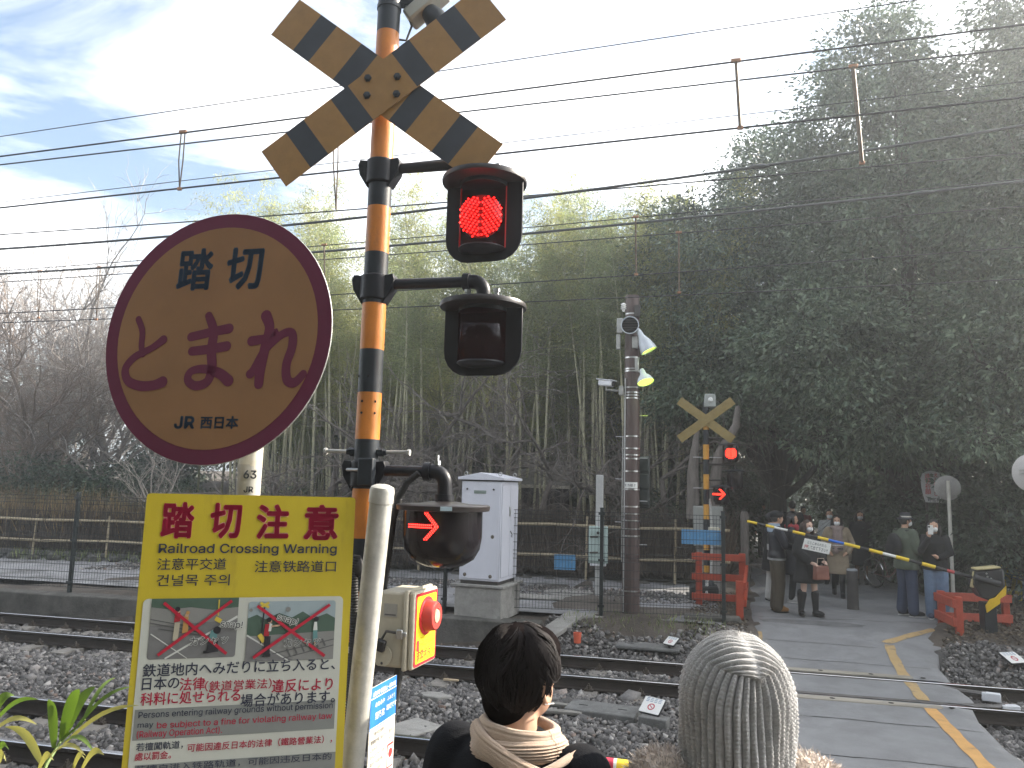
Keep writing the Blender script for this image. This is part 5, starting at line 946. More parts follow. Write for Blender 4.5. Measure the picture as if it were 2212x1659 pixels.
# -------- bicycles
def bicycle(label, loc, rz, lean, basket):
    t = thing('bicycle', label, 'bicycle', loc, rz, 'parked bicycles'); t.rotation_euler = (0, lean, rz)
    ch = M('chrome', (.6, .6, .6), .25, 1.0); fr_ = M('frame_paint' + str(basket), (.12, .05, .05) if not basket else (.08, .07, .08), .4)
    wheel = MB().torus((0, 0, 0), .31, .018, 36, 8, Matrix.Rotation(R(90), 3, 'Y')).mesh('tyre', black_rubber, 2)
    rim = MB().torus((0, 0, 0), .288, .01, 36, 6, Matrix.Rotation(R(90), 3, 'Y')); 
    for i in range(20):
        a = 2 * math.pi * i / 20; rim.tube([(0.02 * (-1) ** i, .02 * math.cos(a), .02 * math.sin(a)), (0, .286 * math.cos(a + .3), .286 * math.sin(a + .3))], .0018, 3, cap=False)
    rimm = rim.mesh('rim', ch, 1)
    for y in (-.52, .52):
        w_ = MB().tube([(-.05, 0, 0), (.05, 0, 0)], .022, 10).build('wheel', ch, t, loc=(0, y, .33)); obj('tyre', wheel, w_); obj('rim', rimm, w_)
        fd = MB(); pts = [(0, .345 * math.cos(a), .345 * math.sin(a)) for a in np.linspace(R(20), R(185) if y < 0 else R(150), 14)]; fd.tube(pts, .022, 6, sq=.5); fd.build('mudguard', ch, t, loc=(0, y, .33))
    b = MB(); bb = (0, -.05, .30); hd_ = (0, .38, .80); st = (0, -.20, .78)
    b.tube([hd_, (0, .15, .42), bb], .019, 8); b.tube([bb, st], .016, 8); b.tube([bb, (0, -.52, .33)], .011, 6); b.tube([st, (0, -.52, .33)], .010, 6); b.tube([(0, .36, .92), (0, .42, .68), (0, .52, .33)], .014, 8); b.build('frame', fr_, t)
    MB().tube([(-.28, .12, .98), (-.25, .28, 1.0), (0, .36, .96), (.25, .28, 1.0), (.28, .12, .98)], .011, 8).build('handlebar', ch, t)
    MB().ball((0, -.22, .83), (.085, .14, .045), 12, 8).build('saddle', black_rubber, t); MB().tube([(-.01, -.5, .3), (-.16, -.42, .02)], .01, 6).build('kickstand', ch, t)
    MB().lathe([(.09, -.006), (.09, .006), (.03, .006), (.03, -.006)], 20, bb, ax=Matrix.Rotation(R(90), 3, 'Y')).build('chainring', ch, t); MB().tube([(.08, -.05, .3), (.09, .1, .22), (.17, .1, .22)], .009, 6).build('pedal', black_plastic, t)
    if basket:
        k = MB()
        for zz, s_ in ((.80, .13), (.88, .145), (.96, .155), (1.03, .165)): k.tube([(-s_ - .02, .42, zz), (s_ + .02, .42, zz), (s_ + .02, .68, zz), (-s_ - .02, .68, zz), (-s_ - .02, .42, zz)], .004, 4)
        for i in range(9): x = -.16 + .04 * i; k.tube([(x * .85, .42, .79), (x, .42, 1.03)], .003, 3); k.tube([(x * .85, .68, .79), (x, .68, 1.03)], .003, 3)
        for i in range(6): y = .42 + .05 * i; k.tube([(-.15, y, .79), (-.185, y, 1.03)], .003, 3); k.tube([(.15, y, .79), (.185, y, 1.03)], .003, 3)
        k.build('basket', ch, t, 0)
q = gr(1926, 1278, .27); bicycle('bicycle with a chrome mudguard parked behind the man in the green jacket', (q.x, q.y, .27), R(205), R(4), False)
q = gr(2008, 1300, .27); bicycle('bicycle with a wire basket parked between the two waiting people at right', (q.x, q.y, .27), R(168), R(-5), True)

# ================================================================== overhead wires
wire_m = M('wire_dark', (.035, .035, .04), .55, .3, var=.1)
feed_m = M('wire_cover', (.05, .055, .06), .45, var=.1)
drop_m = M('dropper_brown', (.10, .07, .045), .6, .3, var=.2)
def wire(label, Y_, pts, r_, mat=wire_m):
    P = [at(x, y, Y_) for x, y in pts]; a = P[0] + (P[0] - P[1]) * 1.2; b_ = P[-1] + (P[-1] - P[-2]) * 1.2
    # smooth interpolation in x
    Q = [a] + P + [b_]; xs = np.linspace(a.x, b_.x, 40); ks = [q.x for q in Q]; cs = np.polyfit([q.x for q in P], [q.z for q in P], min(2, len(P) - 1))
    pth = [(float(x), Y_, float(np.polyval(cs, x))) for x in xs]; t = thing('overhead_wire', label, 'wire', pth[0], 0, 'overhead railway wires')
    wb(MB().tube(pth, r_, 6, cap=False), 'cable', mat, t, 2); return t, cs
W = {}
for k, lab, Y_, pts, r_, m_ in [
 ('w1', 'topmost thin overhead wire crossing the sky', 6.2, [(0, 295), (1980, 0)], .0045, wire_m), ('w2', 'upper wire of the topmost thick pair, carrying the left hangers', 6.6, [(0, 338), (2212, 53)], .0085, wire_m), ('w3', 'lower wire of the topmost thick pair', 7.4, [(0, 356), (2212, 103)], .0085, wire_m),
 ('w4', 'thin wire just above the near contact wire', 7.0, [(0, 437), (2212, 176)], .004, wire_m), ('w5', 'near contact wire holding the hanger ends', 6.6, [(0, 449), (2212, 210)], .009, wire_m), ('w6', 'thin wire below the near contact wire, crossing above the round sign', 8.4, [(0, 507), (794, 449), (1316, 410), (2212, 330)], .008, wire_m),
 ('w7', 'thick covered cable climbing to the right past the upper red lamp', 8.2, [(0, 538), (794, 468), (1316, 405), (2212, 271)], .015, feed_m), ('w8', 'thin wire lying against the thick far cable', 10.5, [(0, 585), (794, 524), (1316, 473), (2212, 387)], .007, wire_m), ('w9', 'thick far cable passing behind the upper red lamp', 10.6, [(0, 592), (794, 535), (1316, 488), (2212, 391)], .018, feed_m),
 ('w10', 'wire just under the thick far cable', 10.9, [(0, 610), (794, 553), (1316, 516), (2212, 445)], .008, wire_m), ('w11', 'second lowest wire, crossing behind the pole at the unlit lamp arm', 10.5, [(0, 677), (794, 633), (1316, 597), (2212, 534)], .008, wire_m), ('w12', 'lowest overhead wire, crossing behind the unlit lamp', 10.9, [(0, 697), (794, 668), (1316, 643), (2212, 603)], .008, wire_m)]:
    W[k] = wire(lab, Y_, pts, r_, m_) + (Y_,)
def hanger(k, x0, y0, x1, y1, r_=.012, two=False, clip=True):
    t, cs, Y_ = W[k]; a, b_ = at(x0, y0, Y_), at(x1, y1, Y_); a.z = float(np.polyval(cs, a.x)) if True else a.z; b = MB()
    if two: b.tube([a + Vector((-.02, 0, 0)), a.lerp(b_, .5) + Vector((-.03, 0, 0)), b_], r_ * .6, 5); b.tube([a + Vector((.025, 0, 0)), a.lerp(b_, .5) + Vector((.02, 0, 0)), b_], r_ * .6, 5)
    else: b.tube([a, b_], r_, 6)
    o = wb(b, 'hanger', drop_m, t)
    if clip: [wb(MB().box(*q_), 'clip', M('clip_bronze', (.30, .16, .09), .5, .4), t, 0.5, .006) for q_ in ((a + Vector((0, 0, .01)), (.085, .03, .035)), (b_, (.05, .025, .035)))]
hanger('w2', 395, 290, 388, 408, .012, True); hanger('w2', 1590, 137, 1599, 276, .015); hanger('w3', 1843, 148, 1862, 352, .02); hanger('w2', 726, 245, 726, 453, .012, True, False); hanger('w9', 86, 585, 83, 686, .01, True); hanger('w9', 214, 575, 208, 690, .01, True); hanger('w8', 1373, 468, 1374, 593, .012); hanger('w10', 1466, 505, 1467, 632, .012); hanger('w8', 700, 532, 702, 640, .012)
# twisted clamps on the thick cable
for vx, vy, k in ((590, 482, 'w7'), (1640, 358, 'w7'), (2000, 412, 'w9')):
    t, cs, Y_ = W[k]; a = at(vx, vy, Y_); a.z = float(np.polyval(cs, a.x)); wb(MB().ball(a, (.12, .028, .028), 10, 6), 'clamp', feed_m, t)
# ================================================================== near crossing signal
NX, NY = -1.475, 3.42
t = thing('crossing_signal', 'near crossing signal, black and orange banded pole with striped cross and red lamps', 'crossing signal', (NX, NY, 0.3), 0, 'crossing signals')
zb = [0.0, .61, .84, 1.07, 1.30, 1.526, 1.763, 1.991, 2.222, 2.445, 2.653, 2.879, 3.133, 3.366, 3.605, 3.83, 4.06, 4.29, 4.72, 4.9]
MB().tube([(0, 0, z) for z in zb], .0575, 28, ms=[1 if i % 2 == 0 else 0 for i in range(len(zb))]).build('pole', [black_paint, orange_paint], t)
MB().lathe([(.0585, 0), (.062, 0), (.062, .02), (.0585, .02)], 24, (0, 0, 4.42)).build('collar', black_paint, t)
for i, (dx, z) in enumerate([(-.012, 2.40), (-.012, 2.345), (.045, 2.40), (.045, 2.345), (.012, 2.52), (-.04, 2.52)]):
    y = -math.sqrt(max(0, .0575 ** 2 - dx * dx)); MB().lathe([(.006, -.002), (.006, .002), (0, .003)], 10, (dx, y, z), ax=Matrix.Rotation(R(90), 3, 'X')).build('bolt_hole', hole_m, t)
# striped cross
cz, yw, an, LN, WD = 4.2526 - .3, .0827, 37.3, 1.348, .232
T0 = plate_matrix((NX * 0 + .025, -.085, cz), (math.cos(yw), math.sin(yw), 0), (0, 0, 1))
fr_ = [-1, -.772, -.61, -.36, -.2, .2, .36, .61, .772, 1]
for k, a in enumerate((-an, an)):
    b = MB(); Tk = T0 @ Matrix.Rotation(R(a), 4, 'Z') @ Matrix.Translation((0, 0, .012 * k)); h = LN / 2; w2 = WD / 2
    for i in range(9):
        x0, x1 = fr_[i] * h, fr_[i + 1] * h; m_ = 1 if i % 2 else 0
        b.add([Tk @ Vector(q) for q in ((x0, -w2, 0), (x1, -w2, 0), (x1, w2, 0), (x0, w2, 0))], [(0, 1, 2, 3)], m_)
        b.add([Tk @ Vector(q) for q in ((x0, -w2, -.004), (x1, -w2, -.004), (x1, w2, -.004), (x0, w2, -.004))], [(3, 2, 1, 0)], 0)
    b.add([Tk @ Vector((x, y, z)) for x, y in ((-h, -w2), (h, -w2), (h, w2), (-h, w2)) for z in (-.004, 0)], [(0, 2, 3, 1), (2, 4, 5, 3), (4, 6, 7, 5), (6, 0, 1, 7)], 0)
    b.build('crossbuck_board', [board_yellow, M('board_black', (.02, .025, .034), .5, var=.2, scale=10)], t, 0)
for dx in (-.075, .075):
    for dz in (-.045, .045): MB().lathe([(.02, 0), (.016, .012), (0, .015)], 6, T0 @ Vector((dx, dz, .013)), ax=Matrix.Rotation(R(90), 3, 'X')).build('bolt', black_paint, t)
for dz in (-.07, .07): MB().lathe([(.058, -.014), (.068, -.014), (.068, .014), (.058, .014)], 20, (0, 0, cz + dz)).build('clamp', black_paint, t)
# horn speaker up at the frame edge
q = at(922, 12, 3.5); l = thing('horn_speaker', 'grey horn speaker on the top of the near pole, cut by the upper edge', 'speaker', q); hg = M('horn_grey_near', (.34, .34, .30), .5, .3, var=.15)
A = Matrix.Rotation(R(-38), 3, 'Y')
MB().box((0, 0, 0), (.24, .11, .075), rot=A).build('bracket', hg, l, 0.5, .012); MB().lathe([(.055, -.04), (.06, .0), (.045, .06), (.035, .1)], 18, A @ Vector((-.01, 0, -.10)), ax=A).build('driver', black_paint, l)
MB().tube([(-.12, .0, .02), (-.07, -.02, -.12), (-.10, -.01, -.19), (-.16, 0, -.17)], .006, 8).build('cable', black_rubber, l); MB().lathe([(.013, 0), (.013, .012), (0, .012)], 6, A @ Vector((.07, -.055, 0)), ax=Matrix.Rotation(R(90), 3, 'X')).build('bolt', steel, l)
MB().bar((-.2, 0, .05), (.0, 0, .02), .05, .05).build('arm', black_paint, l)

def mat_glass(name, col, fac, rough=.04):
    m = bpy.data.materials.new(name); m.use_nodes = True; N = m.node_tree.nodes; K = m.node_tree.links.new; N.remove(N['Principled BSDF'])
    a = N.new('ShaderNodeBsdfTransparent'); a.inputs['Color'].default_value = (*col, 1); b = N.new('ShaderNodeBsdfGlossy'); b.inputs['Roughness'].default_value = rough; b.inputs['Color'].default_value = (.35, .35, .38, 1)
    mx = N.new('ShaderNodeMixShader'); mx.inputs['Fac'].default_value = fac; K(a.outputs['BSDF'], mx.inputs[1]); K(b.outputs['BSDF'], mx.inputs[2]); K(mx.outputs['Shader'], N['Material Output'].inputs['Surface'])
    MATS[name] = m; return m
glass_red = mat_glass('red_glass', (.80, .30, .33), .03)
glass_smoke = mat_glass('smoke_glass', (.35, .33, .36), .04)
lamp_dark = M('lamp_dark', (.011, .012, .016), .42, var=.25, spec=.3)
cap_m = M('cap_brown', (.026, .022, .022), .38, .2, var=.2)
led_near = M('led_near', (1.0, .02, .014), .4, var=0, emit=3.5)
def lamp_arm(z, x1, y1, drop):
    b = MB(); b.tube([(.05, 0, z), (x1 - .06, y1, z), ], .026, 14); b.build('arm', lamp_dark, t)
    e = MB(); pts = [(x1 - .085, y1, z), (x1 - .055, y1, z)] + [(x1 - .055 + .055 * math.sin(a), y1, z - .055 + .055 * math.cos(a)) for a in np.linspace(0.2, math.pi / 2, 6)] + [(x1, y1, z - drop)]
    e.tube(pts, .034, 14); e.lathe([(.042, -.015), (.042, .015)], 14, (x1 - .085, y1, z), ax=Matrix.Rotation(R(90), 3, 'Y')); e.lathe([(.044, -.03), (.044, .0)], 14, (x1, y1, z - drop + .02)); e.build('elbow', lamp_dark, t)
    c = MB(); c.lathe([(.06, -.07), (.072, -.065), (.072, .05), (.06, .055)], 20, (0, 0, z - .01))
    for s_ in (-1, 1): c.prism([(.055, .04), (.10, .045), (.11, .02), (.10, -.03), (.055, -.10)], -.035, .035, Matrix.Translation((0, 0, z)) @ Matrix.Scale(s_, 4, (1, 0, 0)) @ Matrix.Rotation(R(90), 4, 'X'))
    c.build('pipe_clamp', lamp_dark, t, 0.6, .004)
def big_lamp(vx, vcap, vbot, lit, label_unlit=None):
    yl = 3.42; c = at(vx, vcap, yl); zb_ = at(vx, vbot, yl - .12).z; c = Vector((c.x - NX, yl - NY, c.z - .3)); H_ = c.z - (zb_ - .3)
    cp = MB().lathe([(.19, -.012), (.203, -.012), (.205, .0), (.2, .012), (.12, .03), (.05, .045), (0, .045)], 36, c).build('lamp_cap', cap_m, t)
    b = MB(); w_ = .194; r_ = .12
    T = plate_matrix(c + Vector((0, .0, 0)), (math.cos(-.10), math.sin(-.10), 0), (0, 0, 1))
    poly = [(-w_, -.01), (-w_, -H_ + r_)] + [(-w_ + r_ * (1 - math.cos(a)), -H_ + r_ - r_ * math.sin(a)) for a in np.linspace(.3, math.pi / 2, 5)] + [(w_ - r_ * (1 - math.cos(a)), -H_ + r_ - r_ * math.sin(a)) for a in np.linspace(math.pi / 2, .3, 5)] + [(w_, -H_ + r_), (w_, -.01)]
    bk = MB().prism(poly, -.012, 0, T).build('back_plate', lamp_dark, t, 0.5, .003); MB().prism([(.0, -.01), (0, -H_ + .015), (.09, -H_ + .03), (.15, -H_ + .1), (.15, -.01)], -.005, .005, T @ Matrix.Rotation(R(90), 4, 'Y')).build('rear_fin', lamp_dark, t, 0.5)
    MB().lathe([(.112, -.012), (.112, -H_ + .06)], 40, c).build('glass_tube', glass_red, t, 2); MB().lathe([(.112, -H_ + .062), (.116, -H_ + .055), (.10, -H_ + .045), (.03, -H_ + .035), (0, -H_ + .035)], 32, c).build('bottom_dish', lamp_dark, t)
    MB().lathe([(.112, -.03), (.116, -.03), (.116, -.012), (.112, -.012)], 32, c).build('top_ring', lamp_dark, t)
    for s_ in (-1, 1): MB().tube([c + Vector((s_ * .112, -.01, -.02)), c + Vector((s_ * .112, -.01, -H_ + .06))], .004, 6).build('glass_rib', glass_red if not lit else M('rib_red', (.6, .05, .05), .3), t)
    if lit:
        d = MB(); Td = plate_matrix(c + Vector((0, -.055, -H_ * .5 + .01)), (math.cos(.05), math.sin(.05), 0), (0, 0, 1))
        MB().prism([(.103 * math.cos(a), .103 * math.sin(a)) for a in np.linspace(0, 2 * math.pi, 33)[:-1]], -.02, 0, Td).build('led_panel', M('led_panel_red', (.40, .008, .012), .5, var=0, emit=.07), t, 0.5)
        chevron_leds(d, Td, .106, 6, .0054); d.build('led_display', led_near, t)['kind'] = 'stuff'
        d = MB(); Tc = plate_matrix(c + Vector((0, 0, -.03)), (1, 0, 0), (0, 0, 1))
    for s_ in (-1, 1): MB().lathe([(.011, 0), (.011, .03), (.016, .03), (.016, .045), (0, .045)], 8, c + Vector((s_ * .07, -.03, .03))).build('wing_bolt', steel, t)
    return c
c1 = big_lamp(1047, 394, 548, True); c2 = big_lamp(1044, 662, 803, False)
z1 = at(900, 362, 3.42).z - .3; z2 = at(920, 612, 3.42).z - .3
lamp_arm(z1, c1.x, 0, z1 - c1.z - .03); lamp_arm(z2, c2.x, 0, z2 - c2.z - .03)
# arrow lamp
ca = at(958, 1092, 3.36); ca = Vector((ca.x - NX, 3.36 - NY, ca.z - .3)); z3 = at(900, 1018, 3.36).z - .3
MB().lathe([(.195, -.022), (.208, -.02), (.212, .0), (.205, .005), (.12, .009), (.06, .018), (0, .018)], 40, ca).build('lamp_cap', cap_m, t)
cs = MB().lathe([(.178, -.015), (.178, -.14), (.170, -.19), (.145, -.235), (.10, -.262), (.05, -.272), (0, -.274)], 40, ca).build('lamp_case', M('smoke_case', (.010, .009, .011), .12, var=0, spec=.3), t)
Ta = plate_matrix(ca + Vector((-.030, -.181, -.085)), (math.cos(-.15), math.sin(-.15), 0), (0, 0, 1)); d = MB(); arrow_leds(d, Ta, .135, .0036); d.build('led_arrow', led_near, cs)['kind'] = 'stuff'
MB().box(ca + Vector((.075, -.198, -.008)), (.05, .006, .018), rot=Matrix.Rotation(R(20), 3, 'Z')).build('maker_label', M('label_teal', (.35, .45, .5), .4), t, 0.5)
lamp_arm(z3, ca.x, -.05, z3 - ca.z - .03)
MB().b2((.0, -.10, z3 - .07), (.075, -.055, z3 + .055)).build('bracket_block', black_paint, t, 0.5, .006); MB().tube([(-.075, -.03, z3), (-.06, -.075, z3), (.02, -.09, z3), (.06, -.08, z3)], .008, 8).build('u_bolt', steel, t)
MB().lathe([(.016, 0), (.016, .02), (.008, .02), (.008, .045), (0, .045)], 6, (ca.x - .04, -.05, z3 + .03)).build('grease_bolt', steel, t)
# step bolts
zs_ = at(770, 976, 3.42).z - .3
for s_, m_ in ((-1, grey_metal), (1, grey_metal)):
    MB().tube([(s_ * .05, 0, zs_), (s_ * .21, 0, zs_ + .002)], .009, 10).lathe([(.017, 0), (.017, .012), (0, .013)], 6, (s_ * .205, 0, zs_), ax=Matrix.Rotation(R(90 * s_), 3, 'Y')).build('step_bolt', m_, t)
    MB().lathe([(.02, 0), (.02, .03), (.014, .03), (.014, .045)], 6, (s_ * .055, 0, zs_), ax=Matrix.Rotation(R(90 * s_), 3, 'Y')).build('nut', black_paint, t)
# corrugated conduits
def corrugated(name, pts, r_):
    P = []; pts = [Vector(q) for q in pts]
    for a, b_ in zip(pts, pts[1:]): k = max(2, int((b_ - a).length / .006)); P += [a.lerp(b_, i / k) for i in range(k)]
    MB().tube(P, [r_ * (1.0 if i % 2 else .84) for i in range(len(P))], 12).build(name, black_rubber, t, 0.9)
def n3(vx, vy, Y_): q = at(vx, vy, Y_); return (q.x - NX, Y_ - NY, q.z - .3)
corrugated('conduit', [n3(905, 1022, 3.33), n3(880, 1042, 3.33), n3(862, 1075, 3.33), n3(850, 1120, 3.33), n3(842, 1180, 3.33), n3(832, 1250, 3.33), n3(826, 1300, 3.34)], .016)
corrugated('conduit', [n3(772, 1200, 3.34), n3(764, 1240, 3.34), n3(766, 1300, 3.34), n3(763, 1400, 3.34), n3(757, 1500, 3.34), n3(750, 1640, 3.34), n3(748, 1760, 3.34)], .02)
MB().ball(n3(774, 1226, 3.35), (.026, .03, .045), 14, 10).build('cable_gland', black_plastic, t)
for vy in (1303, 1405, 1525, 1612): z = at(765, vy, 3.36).z - .3; MB().lathe([(.0588, -.013), (.061, -.013), (.061, .013), (.0588, .013)], 24, (0, 0, z)).build('strap', M('strap_white', (.55, .55, .52), .5), t)

# -------- emergency button box (its yellow front faces the road)
q = at(846, 1360, 3.22); EX, EY, EZ = q.x, 3.22, q.z; dxb, dyb, hb = .155, .24, .315
t = thing('emergency_button_box', 'cream emergency button box with a yellow front and a large red button', 'button box', (EX, EY, EZ - hb / 2), R(-5)); cream = M('cream_box', (.50, .46, .36), .5, var=.12, scale=9, col2=(.26, .22, .16), c2=(.58, .8), bump=.05)
x0, x1 = -.075, .055; yN, yF = 0.0, dyb
MB().b2((x0, yN, 0), (x1, yF, hb)).build('case', cream, t, 0.5, .012); MB().b2((x1 + .001, yN - .012, -.008), (x1 + .022, yF + .012, hb + .012)).build('rim', cream, t, 0.5, .007)
dr = MB().b2((x1 + .023, yN - .004, -.004), (x1 + .05, yF + .004, hb + .006)).build('door', cream, t, 0.5, .01)
T = plate_matrix((x1 + .0515, yN, 0), (0, 1, 0), (0, 0, 1))
MB().prism(rrect(.006, .006, dyb - .006, hb - .006, .012), 0, .0008, T).build('red_border', M('border_red', (.62, .02, .03), .45, var=.04), dr, 0); MB().prism(rrect(.018, .018, dyb - .018, hb - .018, .01), .001, .0016, T).build('yellow_face', M('face_yellow', (.86, .68, .02), .45, var=.03), dr, 0)
bt_ = MB(); ax = Matrix.Rotation(R(90), 3, 'Y'); cB = (x1 + .053, dyb * .5, hb * .66)
MB().lathe([(.082, 0), (.082, .004), (.074, .006)], 32, cB, ax=ax).build('button_ring', MATS['border_red'], dr); bo = MB().lathe([(.07, .0), (.062, .042), (.055, .05), (.034, .05), (.032, .044), (0, .044)], 32, cB, ax=ax).build('button', M('button_red', (.50, .05, .04), .45, var=.08), t); MB().lathe([(.031, .045), (.028, .052), (0, .054)], 24, cB, ax=ax).build('button_centre', M('button_peach', (.55, .33, .25), .5), bo)
rp2 = M('text_red', (.6, .03, .03), .5, var=0)
lettering(dr, 'Emergency Button', .028, .055, hb * .285, rp2, T, z=.003, width=.15); MB().prism(rrect(.024, hb * .22, .05, hb * .36, .003), .002, .003, T).build('pictogram', rp2, dr, 0); lettering(dr, '非常ボタン', .05, .028, hb * .09, rp2, T, z=.003, bold=.012, width=dyb - .056); lettering(dr, 'ひじょう', .014, .035, hb * .205, rp2, T, z=.003)
Ts = plate_matrix((x0, yN - .001, 0), (1, 0, 0), (0, 0, 1))
MB().prism(rrect(.035, .21, .098, .265, .002), 0, .002, Ts).build('data_plate', M('data_plate', (.42, .41, .38), .4, .3, var=.1), t, 0.5)
MB().prism(rrect(.04, .216, .093, .222, .001), .0022, .0026, Ts).build('worn_line', M('plate_ink', (.12, .12, .12), .5, var=0), t, 0)
MB().b2((.035, -.028, .125), (.062, -.008, .165)).b2((.028, -.02, .135), (.078, -.01, .155)).build('latch', steel, t, 0.5, .004)
MB().tube([(.03, -.02, .15), (-.01, -.03, .155), (-.03, -.03, .12)], .006, 6).build('hasp', dark_steel, t); MB().box((-.035, -.03, .095), (.045, .03, .05), rot=Matrix.Rotation(R(15), 3, 'Y')).build('padlock', black_plastic, t, 0.5, .008)
MB().lathe([(.043, 0), (.043, .006), (0, .008)], 24, (-.03, -.012, .05), ax=Matrix.Rotation(R(90), 3, 'X')).build('lock_cover', cream, t); MB().lathe([(.006, 0), (0, .006)], 10, (-.03, -.021, .02), ax=Matrix.Rotation(R(90), 3, 'X')).build('rivet', dark_steel, t)
MB().bar((-.05, .12, .2), (NX - EX + .03, NY - EY - .02, .2), .06, .08).bar((-.05, .12, .08), (NX - EX + .03, NY - EY - .02, .08), .06, .05).build('mounting_arm', black_paint, t, 0.5, .004)
MB().tube([(0.0, .1, 0), (-.01, .1, -.08), (-.05, .13, -.3), (-.12, .2, -.6)], .02, 10).build('cable_pipe', black_rubber, t)

# -------- information notice with blue header
zI = at(802, 1488, 2.78).z; aI = at(802, 1488, 2.78); bI = gr(857, 1458, zI); wI = (bI - aI).length
t = thing('information_notice', 'narrow white notice with a blue header below the emergency button box', 'notice', (aI.x, aI.y, 0.3)); hI = .62
T = shift(plate_matrix((aI.x, aI.y, zI - hI), bI - aI, (0, 0, 1)), t)
MB().prism([(0, 0), (wI, 0), (wI, hI), (0, hI)], -.004, 0, T).build('board', M('notice_white', (.68, .64, .56), .45, var=.04), t, 0.5); MB().prism([(0, hI - .152), (wI, hI - .152), (wI, hI), (0, hI)], .0003, .0012, T).build('blue_header', blue_print, t, 0)
for y in (.148, .042): MB().prism([(.0, hI - y), (wI, hI - y), (wI, hI - y + .003), (0, hI - y + .003)], .0013, .002, T).build('white_rule', white_print, t, 0)
ki = M('notice_ink', (.08, .08, .08), .5, var=0)
lettering(t, '山陰本線 嵯峨嵐山～保津峡間', .02, .012, hI - .032, white_print, T, z=.003, width=wI - .024, bold=.01)
lettering(t, 'ののみや', .021, .035, hI - .075, white_print, T, z=.003, bold=.015); lettering(t, '野乃宮', .027, .04, hI - .118, white_print, T, z=.003, bold=.015); lettering(t, 'ふみきり', .018, wI * .62, hI - .075, white_print, T, z=.003, bold=.015); lettering(t, '踏切です', .023, wI * .60, hI - .11, white_print, T, z=.003, bold=.015)
for i, s_ in enumerate(['ーご通行中の皆様へー', '警報機が鳴り始めたら、踏切内', 'に入らないでください。通行中', 'の方はすばやくお渡りください。', '踏切内で非常の際には', 'すみやかに非常ボタン', 'を強く押してください。', '（いたずらしたり、むやみにさわりますと', '非常ボタンを使用した時、踏切', '故障している時、又は踏切で']):
    lettering(t, s_, .017, .014, hI - .178 - i * .026, rp2 if i == 5 else ki, T, z=.002, width=(wI - .03) * (1.0 if i in (1, 2, 3, 7, 8, 9) else .68), bold=.006)
pa = MB().prism(rrect(wI * .73, hI - .335, wI * .97, hI - .245, .004), .0005, .001, T).build('red_panel', rp2, t, 0); MB().prism(rrect(wI * .75, hI - .328, wI * .95, hI - .252, .003), .0012, .0016, T).build('inner_panel', white_print, pa, 0); MB().lathe([(.018, 0), (.018, .0005), (0, .0005)], 20, T @ Vector((wI * .85, hI - .28, .0018)), ax=T.to_3x3()).build('button_symbol', rp2, pa)
lettering(t, 'JR', .03, wI * .80, hI - .46, blue_print, T, z=.002, bold=.01)
mid = aI.lerp(bI, .5); nI = (bI - aI).normalized().cross(Vector((0, 0, 1))); mid -= nI * .03; wb(MB().tube([(mid.x, mid.y, .2), (mid.x, mid.y, zI - .03)], .02, 10), 'post', grey_metal, t)

# ================================================================== round stop sign on its post
RC = Vector((-1.0685, 1.5645, 2.6503)); yw, tl = -.0341, -.0492
rt_ = Vector((math.cos(yw), math.sin(yw), 0)); n0 = Vector((math.sin(yw), -math.cos(yw), 0)); up_ = Vector((0, 0, math.cos(tl))) + n0 * math.sin(tl)
pq = at(540, 1020, 1.69)
t = thing('stop_sign', 'large round yellow stop sign with a dark red rim on a grey post', 'sign', (pq.x, pq.y, 0.3)); T0 = plate_matrix(RC, rt_, up_); T = shift(T0, t)
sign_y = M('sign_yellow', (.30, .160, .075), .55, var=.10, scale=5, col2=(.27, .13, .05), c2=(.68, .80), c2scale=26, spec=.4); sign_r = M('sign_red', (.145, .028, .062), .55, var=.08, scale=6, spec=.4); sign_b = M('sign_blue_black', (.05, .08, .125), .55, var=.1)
A3 = T.to_3x3()
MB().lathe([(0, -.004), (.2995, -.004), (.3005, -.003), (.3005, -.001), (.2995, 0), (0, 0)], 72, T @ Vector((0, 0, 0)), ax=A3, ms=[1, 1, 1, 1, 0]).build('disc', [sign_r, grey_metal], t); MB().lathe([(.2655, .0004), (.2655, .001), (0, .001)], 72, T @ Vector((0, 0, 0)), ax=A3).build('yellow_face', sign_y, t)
def uv(T_, cx, cy, org, sc):          # photograph crop point -> coordinates on a plate
    vx, vy = (org[0] + cx / sc) * .5486, (org[1] + cy / sc) * .5486
    d = _f + _cr * ((vx - 1106) / FPX) - _cu * ((vy - 829.5) / FPX); n_ = Vector((T_[0][2], T_[1][2], T_[2][2])); o_ = Vector((T_[0][3], T_[1][3], T_[2][3]))
    p_ = CAM + d * ((o_ - CAM).dot(n_) / d.dot(n_)); q_ = T_.inverted() @ p_; return q_.x, q_.y
def glyph_box(parent, s, corner0, corner1, mat, Tw, T_, org, sc, bold=0.0, z=.002, shear=0.0):   # fit glyphs into a box given by bottom-left and top-right
    xa, ya = uv(Tw, *corner0, org, sc); xb, yb = uv(Tw, *corner1, org, sc); me = text_mesh(s, .1, bold); n = len(me.vertices); a = np.empty(n * 3, np.float32); me.vertices.foreach_get('co', a); a = a.reshape(-1, 3)
    mn, mx = a.min(0), a.max(0); a[:, 0] = xa + (a[:, 0] - mn[0]) / (mx[0] - mn[0]) * (xb - xa); yy = (a[:, 1] - mn[1]) / (mx[1] - mn[1]); a[:, 1] = ya + yy * (yb - ya); a[:, 2] = z
    me.vertices.foreach_set('co', a.ravel()); me.materials.clear(); me.materials.append(mat); me.transform(T_); o = obj('lettering', me, parent); o['kind'] = 'stuff'; return o
O1, S1 = (400, 800), 1.508
